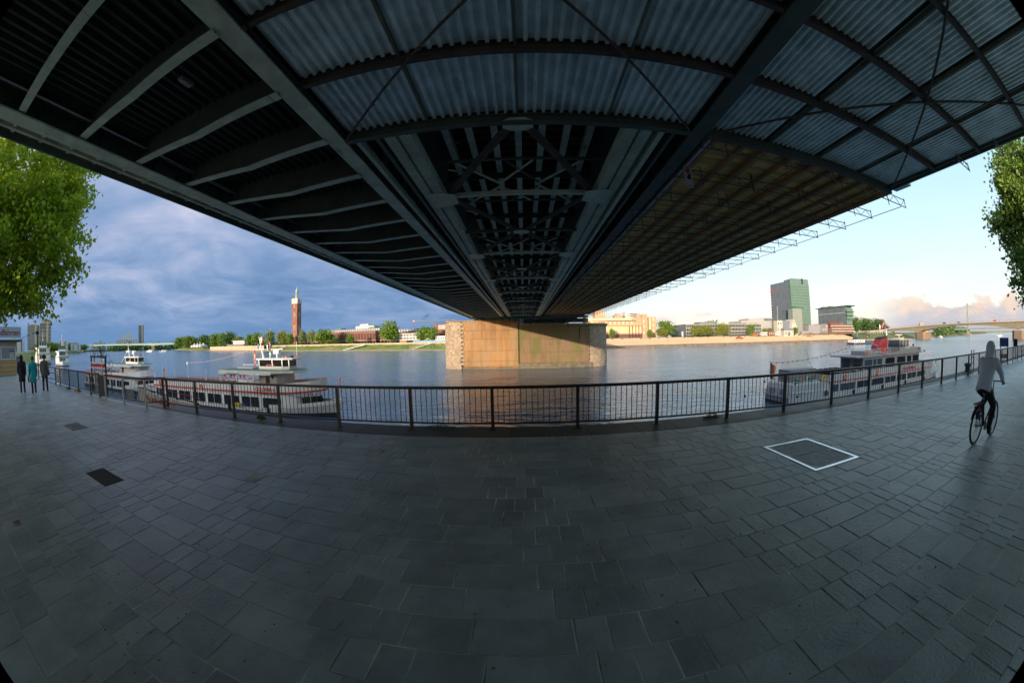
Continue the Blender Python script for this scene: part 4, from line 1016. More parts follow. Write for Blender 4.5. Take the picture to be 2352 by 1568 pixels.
    for x in (h0+.4,h0+3.5,h0+6.6):
        for s in (-1,1):
            b = MB(); b.beam((x,s*2.62,2.56),(x,s*2.62,5.02),.16,.14,(1,0,0)); b.beam((x+.05,s*2.62,4.55),(x+.55,s*2.62,5.0),.12,.12); b.build('pillar', white_m, t)
    MB().prism([(h0+6.7,-1.7),(h1-2.2,-1.9),(h1-1.6,-1.0),(h1-1.4,0),(h1-1.6,1.0),(h1-2.2,1.9),(h0+6.7,1.7)], 2.56, 5.01).build('cabin', cream_m if not plain else white_m, t)
    MB().box(h0+7.9,-1.84,3.2,h0+8.7,-1.70,4.75).build('cabin_door', bench_m, t); MB().box(h0+8.0,-1.87,3.7,h0+8.6,-1.83,4.5).build('notice_case', black_m, t)
    MB().box(h1-3.0,-1.93,4.35,h1-2.7,-1.80,4.7).build('porthole', black_m, t)
    if not plain:
        for k in range(8):
            MB().add([(h0+.8+k*.62,-2.55,4.78),(h0+1.38+k*.62,-2.55,4.78),(h0+1.09+k*.62,-2.54,4.28)],[(0,1,2)]).build('pennant', (red_m, white_m, blue_m)[k % 3], t)
        r = MB(); r.path([(h0+.3,2.0,5.7),(h0+3,2.0,5.7),(h0+6,2.0,5.7)],.03,5); r.tube((h0+.3,2,5.3),(h0+.3,2,5.7),.03,5); r.tube((h0+3,2,5.3),(h0+3,2,5.7),.03,5); r.build('roof_rail', white_m, t)
        MB().box(h0+1.6,-.6,5.33,h0+4.6,1.2,5.52).build('roof_hatch', grey_m, t)
    # wheelhouse
    MB().prism([(w0,-1.15),(w1-.8,-1.15),(w1,-.75),(w1,.75),(w1-.8,1.15),(w0,1.15)], 5.331, 5.72).build('wheelhouse_base', white_m, t)
    wh = MB().prism([(w0+.08,-1.05),(w1-.8,-1.05),(w1-.1,-.7),(w1-.1,.7),(w1-.8,1.05),(w0+.08,1.05)], 5.72, 6.52).build('wheelhouse', win_m, t)
    for x, yy in ((w0+.05,-1.1),(w0+2.3,-1.1),(w1-.8,-1.1),(w1-.03,-.72),(w1-.03,.72),(w1-.8,1.1),(w0+2.3,1.1),(w0+.05,1.1)): MB().beam((x,yy,5.7),(x-.05,yy,6.55),.11,.11,(1,0,0)).build('window_post', white_m, wh)
    MB().prism([(w0-.3,-1.35),(w1-.4,-1.35),(w1+.6,-.9),(w1+.6,.9),(w1-.4,1.35),(w0-.3,1.35)], 6.52, 6.66).build('wheelhouse_roof', white_m, t)
    MB().box(w0+1.2,-1.11,5.74,w0+2.6,-1.06,5.98).build('seat_cushion', maroon_m, wh)
    MB().tube((w0-.1,0,6.6),(w0-.9,0,9.3),.14,6,.05).build('mast', white_m, t)
    MB().beam((w0-2.1,0,7.75),(w0+.3,0,7.75),.05,.05).build('crosstree', white_m, t)
    MB().tube((w0+2.2,0,6.66),(w0+2.2,0,7.2),.12,8).build('radar_post', white_m, t); MB().box(w0+1.8,-.3,7.2,w0+2.65,.3,7.65).build('radar_box', white_m, t); MB().beam((w0+1.2,0,7.72),(w0+3.2,0,7.72),.1,.1).build('radar_bar', grey_m, t)
    MB().torus((w0+3.1,0,7.15),(0,1,0),.2,.035,12,5).build('searchlight', black_m, t); MB().tube((w0+3.1,0,6.66),(w0+3.1,0,6.95),.03,5).build('searchlight_post', grey_m, t)
    MB().lathe([(.12,0),(.12,.2),(.02,.26)],10,(w0+3.7,0,6.66)).build('beacon', orange_m, t); MB().ball((w1-.1,0,6.85),.28,.2,.16).build('horn', black_m, t)
    MB().tube((w1+.3,.5,6.6),(w1+.3,.5,8.6),.015,4).build('aerial', white_m, t)
    if not plain:
        for dx, z, c in ((-1.9,8.1,(blue_m,red_m)),(-1.25,8.5,(blue_m,blue_m)),(-.55,9.3,(white_m,red_m)),(.35,8.4,(blue_m,white_m)),(.85,8.6,(red_m,blue_m)),(-1.9,7.2,(yellow_m,red_m)),(-1.9,6.4,(blue_m,red_m)),(.9,7.4,(white_m,green_m))): flag(t, w0+dx, 0, z, .75, .32, c, False)
        MB().tube((w0-1.9,0,7.75),(w0-1.9,0,5.6),.012,4).build('halyard', grey_m, t)
        bunting(t, (-12.1,1.2,5.9), (w0-1.6,0,8.0), .5, 44, .13)
        flag(t, -18.3,0,5.0,1.5,.75,(black_m,red_m,yellow_m))
    else:
        bunting(t, (h0,1,4.6), (w0-.6,0,8.3), .25, 22, .2); bunting(t, (w1,0,6.3), (16,0,4.6), .3, 20, .2)
        flag(t, 15.8,0,4.8,1.5,.5,(white_m,red_m,white_m))
    flag(t, 18.1,0,4.5,1.3,.35,(red_m,white_m), True, 0, 2.6)
    ring(t, -15.2,-y-.17,2.98); ring(t, -3.6,-y-.17,2.98)
    for x in (-10,2.5,9.5): MB().tube((x,-B/2-.22,.35),(x,-B/2-.22,1.1),.16,8).build('fender', black_m, t)
    if text_side:
        text('lettering', text_side, .62, red_m, t, (7.3,-y-.13,2.98), (R(90),0,0), .012)
        text('lettering', 'L 34,20  B 6,20  Pers. 250', .24, black_m, t, (h0+1.6,-2.80,4.82), (R(90),0,0), .01)
        MB().box(3.0,-B/2-.15,1.0,4.6,-B/2+.1,1.35).build('mooring_box', yellow_m, t); MB().torus((5.3,-B/2+.05,1.2),(0,0,1),.3,.12,12,6).build('rope_coil', blue_m, t)
        for i in range(2): MB().path([(-8+i*11,-B/2,1.1),(-4+i*11,-B/2-.8,.7),(1+i*11,-B/2-3.5,1.6)], .035, 5).build('mooring_rope', bark_m, t)
    return t
excursion_boat('a','white red-striped excursion boat lettered COLONIA 6 with flags on its mast', (-38.5,35.8,WZ), 'COLONIA 6')
excursion_boat('b','white excursion boat with pink bunting moored behind the landing gate', (-82.3,38.2,WZ), '', house=(-1.5,15.2), wheel=(7.2,12.6), plain=True)
def funnel_boat():
    t = thing('excursion_boat', 'grey-white excursion boat with a bright red funnel moored at right', 'boat', (55.5,35.6,WZ), 0, 'excursion boats moored along the quay')
    L, B = 50., 5.4; top = lambda x: 1.0+.6*max(0,(x-12)/13)**2; y = 2.6
    hull(t, L, B, top, m_('pale_hull',(.46,.445,.42),.5,var=.06), 10., .30)
    hm = mats['pale_hull']
    # stern block with open aft deck
    loft([[(-25.2,-2.45,.95),(-24.3,-2.55,2.35),(-24.3,2.55,2.35),(-25.2,2.45,.95)],[(-17.6,-y,.95),(-17.6,-y,2.35),(-17.6,y,2.35),(-17.6,y,.95)]], hm, 'stern_block', t)
    MB().box(-24.9,-2.62,1.42,-17.6,2.62,1.50).build('moulding', white_m, t)
    MB().box(-23.2,-2.63,1.02,-20.9,-2.585,1.34).build('stern_vent', grey_m, t)
    for yy in (-1.3,.9): MB().box(-25.13,yy-.6,1.1,-24.7,yy+.6,1.9).build('stern_door', grey_m, t)
    r = MB()
    for x in [-24.2+1.3*i for i in range(6)]: r.tube((x,-2.5,2.35),(x,-2.5,2.75),.025,5); r.tube((x,2.5,2.35),(x,2.5,2.75),.025,5)
    for z in (2.55,2.75): r.path([(-17.7,-2.5,z),(-24.2,-2.5,z),(-24.2,2.5,z),(-17.7,2.5,z)], .025, 5)
    r.build('aft_rail', white_m, t)
    for x, yy, c in ((-22.6,-1.6,green_m),(-22.0,-1.2,orange_m),(-20.0,-1.0,green_m)): MB().box(x,yy,2.36,x+.8,yy+.6,2.36+.42).build('deck_box', c, t)
    MB().torus((-18.4,-2.3,2.75),(0,1,.2),.34,.12,14,6).build('coiled_hose', yellow_m, t)
    b = MB(); b.box(-21.0,-1.6,2.36,-20.95,-1.55,3.2); b.beam((-21,-1.6,3.2),(-20.3,-1.0,2.5),.05,.05); b.beam((-21.6,-1.6,2.4),(-20.6,-1.4,3.2),.05,.05); b.build('deck_frame', white_m, t)
    MB().box(-22.8,.0,2.35,-17.6,2.3,3.85).build('aft_cabin', m_('dark_cabin',(.20,.19,.18),.6), t)
    # saloon
    plan = [(-17.6,-y),(15,-y),(17.5,-2.0),(18.6,-.8),(18.6,.8),(17.5,2.0),(15,y),(-17.6,y)]
    MB().prism(plan, .6, 2.25).build('saloon', hm, t)
    for s in (-1,1):
        for k in range(8):
            xa = -17.2+k*4.05; w = 1.7 if k == 0 else 3.5; xa = xa if k == 0 else xa-1.9
            f = MB().box(xa-.08,s*y-.03,.82,xa+w+.08,s*y+.03,1.98).build('window', hm, t)
            MB().box(xa,s*y-.045,.9,xa+w,s*y+.045,1.9).build('pane', win2_m if k < 2 else win_m, f)
            MB().box(xa+w*.5-.03,s*y-.055,.9,xa+w*.5+.03,s*y+.055,1.9).build('glazing_bar', hm, f)
    up = [(-17.7,y+.05),(-17.7,-y-.05),(14.8,-y-.05),(17.8,-2.1),(19.2,-.8),(19.2,.8),(17.8,2.1),(14.8,y+.05),(-17.7,y+.05)]
    ribbon(up, lambda x: 2.25, lambda x: 3.18, hm, 'upper_bulwark', t, -.05); ribbon([(a*1.001,b*1.012) for a,b in up], lambda x: 2.20, lambda x: 2.32, red_m, 'stripe', t, .02)
    MB().prism(up[:-1], 2.251, 2.30).build('upper_deck', grey_m, t)
    r = MB()
    for s in (-1,1):
        r.path([(-17.5,s*y,3.42),(-10.6,s*y,3.42)], .03, 5)
        for x in (-17.5,-15.2,-12.9,-10.6): r.tube((x,s*y,3.15),(x,s*y,3.42),.02,5)
    r.build('handrail', white_m, t)
    for k in range(6):
        x = -17.0+1.2*k; b = MB(); b.box(x,-2.2,2.85,x+.4,2.2,2.9); b.box(x-.05,-2.2,2.9,x,2.2,3.5); b.box(x+.1,-2,2.3,x+.16,-1.94,2.85); b.box(x+.1,1.94,2.3,x+.16,2,2.85); b.build('bench', black_m, t)
    # upper saloon
    MB().prism([(-9.2,-2.35),(10.4,-2.35),(10.6,0),(10.4,2.35),(-9.2,2.35)], 2.30, 4.95).build('upper_saloon', m_('grey_cabin',(.29,.275,.255),.55,var=.08), t)
    gc = mats['grey_cabin']
    for s in (-1,1):
        for xa, w in ((-8.9,2.2),(-6.4,.9),(-5.2,1.5),(-2.6,3.1),(1.4,3.1),(5.2,1.7),(7.5,2.6)):
            f = MB().box(xa-.07,s*2.35-.03,3.23,xa+w+.07,s*2.35+.03,4.67).build('window', gc, t); MB().box(xa,s*2.35-.045,3.3,xa+w,s*2.35+.045,4.6).build('pane', win2_m if xa < -5 else win_m, f)
    MB().box(-11.4,-2.75,4.95,10.8,2.75,5.13).build('roof', gc, t)
    for yy in (-1.2,1.2): MB().box(-9.24,yy-.8,3.3,-9.15,yy+.8,4.6).build('window', win2_m, t)
    ribbon([(-1.0,-2.6),(10.6,-2.6),(10.7,2.6),(-1.0,2.6)], lambda x: 5.13, lambda x: 5.13+.75*min(1,max(.25,(x+1)/5)), gc, 'sun_deck_bulwark', t, .05)
    MB().box(9.2,-2.69,5.5,10.2,-2.655,5.66).build('name_plate', black_m, t)
    r = MB()
    for x in (-8.6,-7.2,-5.8,-4.4,-3.0,-1.2):
        for s in (-1,1): r.tube((x,s*2.5,5.13),(x,s*2.5,6.0),.022,5)
    for z in (5.55,6.0): r.path([(-1.0,-2.5,z),(-8.6,-2.5,z),(-8.6,2.5,z),(-1.0,2.5,z)], .022, 5)
    r.build('sun_deck_rail', white_m, t)
    ring(t, -8.6,-2.62,5.55); ring(t, -3.5,-2.62,5.5); ring(t, -14.2,-y-.16,2.72); ring(t, -5.6,-y-.16,2.75)
    MB().box(-7.6,-1.5,5.13,-2.6,1.4,5.7).build('life_raft_rack', gc, t)
    loft([[(-2.6,-.8,5.3),(.3,-.8,5.3),(.3,.8,5.3),(-2.6,.8,5.3)],[(-2.4,-.8,6.3),(.55,-.8,6.6),(.55,.8,6.6),(-2.4,.8,6.3)],[(-1.4,-.7,7.35),(.6,-.75,7.55),(.6,.75,7.55),(-1.4,.7,7.35)]], red_m, 'funnel', t)
    loft([[(-1.5,-.72,7.3),(.62,-.77,7.5),(.62,.77,7.5),(-1.5,.72,7.3)],[(-.9,-.6,7.6),(.6,-.65,7.72),(.6,.65,7.72),(-.9,.6,7.6)]], black_m, 'funnel_cap', t)
    MB().path([(-2.9,-1.0,5.4),(-2.8,-1.0,6.0),(-3.2,-1.0,6.35),(-6.8,-1.0,7.1)], .09, 6).build('davit_pipe', galv_m, t)
    MB().prism([(4.1,-1.4),(8.0,-1.4),(8.5,-.9),(8.5,.9),(8.0,1.4),(4.1,1.4)], 5.13, 5.95).build('wheelhouse_base', gc, t)
    wh = MB().prism([(4.2,-1.3),(7.9,-1.3),(8.4,-.85),(8.4,.85),(7.9,1.3),(4.2,1.3)], 5.95, 7.05).build('wheelhouse', win2_m, t)
    for x, yy in ((4.2,-1.33),(5.4,-1.33),(6.6,-1.33),(7.85,-1.33),(8.42,-.8),(8.42,.8),(4.2,1.33),(7.85,1.33)): MB().beam((x,yy,5.95),(x,yy,7.05),.12,.1,(1,0,0)).build('window_post', gc, wh)
    MB().box(3.8,-1.6,7.05,8.9,1.6,7.2).build('wheelhouse_roof', gc, t)
    MB().tube((1.3,0,5.2),(.3,0,10.3),.12,6,.05).build('mast', m_('maroon_mast',(.05,.02,.022),.5), t); MB().beam((-.9,0,8.6),(1.8,0,8.7),.06,.06).build('crosstree', white_m, t)
    MB().box(5.0,-.8,7.2,6.8,.8,7.36).build('roof_box', grey_m, t); MB().beam((4.9,0,7.9),(7.4,0,7.9),.1,.1).build('radar_bar', white_m, t); MB().tube((6.2,0,7.2),(6.2,0,7.9),.06,6).build('radar_post', white_m, t)
    for dx, z, c in ((-.8,9.6,(white_m,red_m)),(.2,9.9,(red_m,white_m)),(.9,9.3,(blue_m,red_m)),(1.5,8.6,(white_m,blue_m))): flag(t, dx, 0, z, .7, .45, c, False)
    flag(t, -26.0,0,5.0,1.9,.95,(black_m,red_m,yellow_m), True, -.25, 2.9)
    bunting(t, (-26.2,0,5.0), (.5,0,9.4), 1.3, 56, .30); bunting(t, (8.6,0,7.3), (23.5,0,3.6), .5, 40, .22)
    MB().ball((11.3,-.5,6.1),.2,.2,.2).build('anchor_ball', black_m, t); MB().tube((15.6,-1,2.3),(15.6,-1,4.9),.03,5).build('deck_post', white_m, t); MB().ball((15.6,-1,5.0),.16,.16,.16).build('signal_ball', black_m, t)
    MB().tube((-18.5,0,3.9),(-19.8,0,6.3),.03,5).build('aerial', grey_m, t)
    flag(t, 24.0,0,3.4,1.0,.5,(red_m,black_m), True, 0, 1.6)
    MB().lathe([(.02,-.3),(.26,-.2),(.3,.05),(.18,.3),(.02,.36)],10,(-18.3,-2.85,1.0)).build('fender', rust_m, t)
    for k in range(4): MB().tube((-12+8*k,-B/2-.2,.3),(-12+8*k,-B/2-.2,.9),.15,8).build('fender', black_m, t)
    text('lettering', 'WILLI OSTERMANN', .58, red_m, t, (3.0,-y-.13,2.52), (R(90),0,0), .012)
funnel_boat()
def day_ship(label, loc, rz, s=1.):
    t = thing('passenger_ship', label, 'boat', loc, rz, 'white and green passenger ships moored downstream')
    L, B = 46., 8.5; hull(t, L, B, lambda x: 1.6+.6*max(0,(x-14)/9)**2, white_m, 9., .4)
    MB().prism([(-22,-4.1),(17,-4.1),(19,-2),(19,2),(17,4.1),(-22,4.1)], 1.5, 4.1).build('lower_saloon', white_m, t)
    MB().prism([(-21,-3.9),(14,-3.9),(16,-2),(16,2),(14,3.9),(-21,3.9)], 4.25, 6.6).build('upper_saloon', white_m, t)
    MB().prism([(-22,-4.3),(18,-4.3),(20,-2),(20,2),(18,4.3),(-22,4.3)], 4.1, 4.25).build('deck_edge', green_m, t); MB().prism([(-21.5,-4.2),(16,-4.2),(18,-2),(18,2),(16,4.2),(-21.5,4.2)], 6.6, 6.78).build('roof', white_m, t)
    for z0, z1, xe, yy in ((2.3,3.7,19.03,4.13),(4.9,6.2,16.03,3.93)):
        for k in range(10):
            for s_ in (-1,1): MB().box(-20.5+3.6*k,s_*yy-.02,z0,-17.9+3.6*k,s_*yy+.02,z1).build('window', win2_m, t)
        for yw in (-1.35,-.45,.45,1.35): MB().box(xe-.05,yw-.36,z0,xe+.02,yw+.36,z1).build('window', win2_m, t)
    MB().box(4,-2.2,6.78,12,2.2,7.5).build('wheelhouse_base', white_m, t)
    wh = MB().box(6,-1.9,7.5,11,1.9,8.9).build('wheelhouse', win2_m, t); MB().box(5.6,-2.3,8.9,11.6,2.3,9.1).build('wheelhouse_roof', green_m, t)
    for yw in (-1.92,-.64,.64,1.92): MB().box(10.9,yw-.08,7.5,11.06,yw+.08,8.9).build('window_post', white_m, wh)
    MB().tube((8,0,9),(8,0,14.5),.12,6,.04).build('mast', white_m, t); MB().beam((8,-2.2,12),(8,2.2,12),.08,.08).build('crosstree', white_m, t)
    r = MB()
    for yy in (-3.9,3.9): r.path([(-20,yy,7.6),(3,yy,7.6)], .04, 4)
    r.build('rail', white_m, t)
    return t
day_ship('tall white and green three-deck passenger ship seen bow-on behind the walkers', (-300,70,WZ), R(-14)).scale = (1.3,1.5,1.5)
day_ship('smaller white and green passenger ship, bow-on, right of the taller one', (-252,73,WZ), R(-16)).scale = (1.1,1.12,1.15)
def barge():
    t = thing('cargo_barge', 'long dark cargo barge with a white stern wheelhouse passing under the beam bridge', 'barge', (290,188,WZ), R(-6))
    hull(t, 84, 9., lambda x: 1.5, m_('barge_hull',(.045,.055,.065),.6), 8., .3)
    MB().prism([(-41,-3.8),(-27,-3.8),(-27,3.8),(-41,3.8)], 1.5, 3.6).build('cabin', white_m, t)
    MB().box(-36,-2.6,3.6,-31,2.6,5.6).build('wheelhouse', win2_m, t); MB().box(-36.4,-3,5.6,-30.6,3,5.8).build('wheelhouse_roof', green_m, t)
    for k in range(4): MB().box(-40+3.2*k,-3.84,2.2,-38.4+3.2*k,-3.78,3.0).build('window', win_m, t)
    MB().box(-25,-3.9,1.5,36,3.9,3.0).build('hatch_covers', mats['barge_hull'], t)
    for k in range(9): MB().box(-24+6.6*k,-3.4,3.0,-18.6+6.6*k,3.4,3.25).build('hatch_cover', grey_m, t)
    MB().tube((-33,0,5.8),(-33,0,9),.08,5).build('mast', white_m, t); MB().tube((38,0,1.6),(38,0,5),.08,5).build('mast', white_m, t)
barge()
def small_boats():
    b = thing('river_boat', 'small white motor boat far out on the river under the beam bridge', 'boat', (640,160,WZ), R(20), 'small boats far off on the river')
    hull(b, 18, 5, lambda x: 1.4, white_m, 6., .3); MB().box(-5,-2,1.4,3,2,3.2).build('cabin', white_m, b); MB().box(-3,-2.05,2.1,2.5,2.05,2.8).build('window', win_m, b); MB().box(-3,-1,3.2,0,1,4.2).build('wheelhouse', win2_m, b)
    for i, (x, y, l) in enumerate([(-930,470,'small white boat moored far off below the pale green bridge, left one'),(-820,480,'small white boat moored far off below the pale green bridge, middle one'),(-690,440,'small white boat moored far off, nearest the dark landing gate'),(600,262,'white boat moored by the left foot of the beam bridge'),(560,268,'white boat moored just left of the beam bridge foot'),(760,190,'dark workboat far off beyond the beam bridge')]):
        dup(b, (x,y,WZ), i*.4, l, 1.3 if i < 3 else .9)
small_boats()
# ---------------------------------------------------------------- landing stage, gangway and signs
def landing():
    g = thing('gangway', 'white gangway with red Rundfahrten lettering sloping down to the moored boat', 'gangway', (-18.0,9.3,0))
    pan = MB().add([(.1,.2,.12),(5.2,.5,-.33),(5.2,.5,-1.05),(.1,.2,-.62),(.1,.24,.12),(5.2,.54,-.33),(5.2,.54,-1.05),(.1,.24,-.62)],[(0,3,2,1),(4,5,6,7),(0,1,5,4),(3,7,6,2)]).build('side_panel', white_m, g)
    MB().tube((.1,.22,.2),(5.2,.52,-.24),.03,6).build('handrail', rail_m, g); MB().tube((.1,.22,.42),(5.2,.52,-.02),.02,6).build('handrail', red_m, g)
    MB().add([(-.3,.25,-.62),(5.2,.55,-1.08),(12,6,-2.6),(12,8,-2.6),(5.2,2.0,-1.08),(-.3,1.7,-.62)],[(0,1,4,5),(1,2,3,4)]).build('walkway', grey_m, g)
    o = text('lettering', 'Rundfahrten', .36, red_m, g, (.72,.225,-.33), (R(90),R(5.2),R(3.4)), .012, width=3.75)
    text('lettering', 'PEGEL - CAFE - BAR', .13, green_m, g, (3.3,.38,-.80), (R(90),R(5.2),R(3.4)), .008)
    b = thing('notice_board', 'dark blue notice board with white lines leaning beside the gangway lettering', 'sign', (-18.55,9.35,-.48))
    MB().box(-.62,-.02,0,.62,.02,.52).build('board', blue_m, b)
    for k in range(4): MB().box(-.5,-.026,.08+.11*k,.5-.08*(k%2),-.021,.12+.11*k).build('text_line', white_m, b)
    for x in (-.5,.5): MB().tube((x,.03,-2.5),(x,.03,0),.03,5).build('leg', galv_m, b)
    p = thing('landing_stage', 'grey floating landing pontoon below the quay by the gate frame', 'pontoon', (-36,17.5,WZ))
    MB().box(-12,-3,-.6,22,3,.9).build('float', grey_m, p); MB().box(-12,-3.05,.9,22,3.05,1.0).build('deck', bench_m, p)
    for x in (-11,-5,1,7,13,19): MB().tube((x,-2.9,1),(x,-2.9,2.05),.03,5).build('rail_post', galv_m, p)
    MB().tube((-11,-2.9,2.05),(19,-2.9,2.05),.03,5).build('rail', galv_m, p)
    f = thing('landing_gate', 'dark landing gate frame with red and white band and wire scrolls on top', 'gate', (-34.9,14,-5.2))
    for x in (-2.0,-1.1,1.0,1.95):
        MB().beam((x,0,0),(x,0,6.55),.13,.13,(1,0,0)).build('post', black_m if abs(x) > 1.5 else galv_m, f)
    MB().box(-2.1,-.1,6.5,2.05,.1,6.68).build('head_beam', rust_m, f); MB().box(-2.0,-.09,5.62,1.95,.09,5.72).build('crossbar', white_m, f); MB().box(-2.0,-.09,6.02,1.95,.09,6.12).build('crossbar', white_m, f)
    for a, c in ((-1.9,-1.2),(-1.0,.9),(1.1,1.85)): MB().box(a,-.07,5.74,c,.07,6.0).build('red_panel', red_m, f)
    s = MB()
    for k in range(24): s.box(-1.02,-.02,2.4+.135*k,.92,.02,2.45+.135*k)
    for k in range(9): s.box(-.98+.22*k,-.015,2.4,-.96+.22*k,.015,5.6)
    s.build('wire_mesh', galv_m, f)
    for sx in (-1,1):
        l = MB()
        for k in range(9): l.tube((sx*1.1,0,2.2+.38*k),(sx*1.95,0,2.4+.38*k),.025,4)
        l.build('lattice', black_m, f)
    w = MB(); rr = random.Random(3)
    for k in range(16):
        c = (rr.uniform(-2.1,2.3), rr.uniform(-.2,.2), 6.75+rr.uniform(0,.45) if k < 11 else rr.uniform(5.3,6.5)); c = c if k < 11 else (rr.uniform(2.0,2.7),c[1],c[2])
        w.torus(c, (rr.uniform(-.5,.5),1,rr.uniform(-.5,.5)), rr.uniform(.25,.5), .018, 12, 4)
    w.build('wire_scrolls', black_m, f)
    k = thing('ticket_kiosk', 'boat-trip ticket kiosk with ochre base and grey Rundfahrten roof sign', 'kiosk', (-42,2.5,0))
    MB().box(-4,-6,0,0,4.0,2.82).build('wall', cream_m, k); MB().box(-.01,-6,.05,.05,3.96,1.28).build('base_panel', m_('ochre_panel',(.42,.26,.10),.7,var=.1), k)
    for y in (-3,-1.2,.6,2.2): MB().box(.05,y-.015,.05,.065,y+.015,1.28).build('panel_joint', bark_m, k)
    MB().box(.0,2.15,1.33,.06,3.95,2.40).build('window_frame', white_m, k); MB().box(.03,2.25,1.42,.075,3.85,2.33).build('pane', glass('kiosk_glass',(.16,.20,.25),.1), k)
    MB().box(.078,3.2,1.45,.09,3.75,1.95).build('poster', cream_m, k); MB().box(.078,3.25,1.98,.09,3.8,2.05).build('poster', black_m, k)
    MB().box(.0,-1.6,1.33,.06,1.9,2.40).build('window_frame', white_m, k); MB().box(.03,-1.5,1.42,.075,1.8,2.33).build('pane', glass('kiosk_glass',(.16,.20,.25),.1), k)
    MB().box(-4.4,-6.4,2.82,.5,4.6,2.92).build('roof', black_m, k); MB().box(-4.5,-6.5,2.92,.6,4.75,3.02).build('roof_edge', grey_m, k)
    MB().box(-.2,-4.0,3.14,.0,4.6,4.06).build('sign_board', m_('sign_grey',(.42,.43,.47),.6,var=.05), k)
    text('lettering', 'Rundfahrten', .70, m_('sign_red',(.22,.015,.03),.5), k, (.012,1.05,3.36), (R(90),0,R(90)), .012, width=3.35)
    l = thing('lamp_post', 'thin dark lamp post with a stay wire between the kiosk and the walkers', 'lamp post', (-36.8,8.0,0))
    MB().tube((0,0,-.5),(0,0,3.9),.06,8).build('pole', black_m, l); MB().box(-.14,-.2,3.25,.14,.1,3.5).build('lamp_head', black_m, l); MB().tube((0,0,3.5),(-4.4,-1.3,2.95),.02,4).build('stay_wire', black_m, l)
    e = thing('step_edges', 'pale worn step edges in front of the kiosk railing', 'steps', (-36,3.5,0))
    for i in range(4): MB().box(-.2+1.7*i,-3+.3*i,.0,-.08+1.7*i,2+.2*i,.012).build('step_edge', stonew_m, e)
    bx = thing('bulk_block', 'brown stone blocks at the railing foot left of the gate', 'stone block', (-21.2,7.0,0)); MB().box(-.4,-.1,0,.3,.12,.12).build('block', bench_m, bx); MB().box(-2.2,-.08,0,-1.7,.1,.1).build('block', wet_m, bx)
landing()
m_far_orange = m_('far_orange',(.42,.13,.04),.6)
# ---------------------------------------------------------------- far bank buildings
def panes(root, xs, zs, w, h, mat, y=0., name='window', face='y', frame=None, fw=.2):
    """windows that share one mesh, one object each; face 'y' looks along -y, 'x' along -x"""
    if face == 'y':
        me = MB().box(-w/2,-.05,0,w/2,.12,h).mesh(name, mat); fm = MB().box(-w/2-fw,-.025,-fw,w/2+fw,.1,h+fw).mesh('frame', frame) if frame else None
    else:
        me = MB().box(-.05,-w/2,0,.12,w/2,h).mesh(name, mat); fm = MB().box(-.025,-w/2-fw,-fw,.1,w/2+fw,h+fw).mesh('frame', frame) if frame else None
    for z in zs:
        for x in xs:
            o = link(name, me, root, None, (x,y,z) if face == 'y' else (y,x,z))
            if fm: link('frame', fm, o)
def lin(a, b, n): return [a+(b-a)*i/(n-1) for i in range(n)] if n > 1 else [(a+b)/2]
RZL = -math.atan(.32)
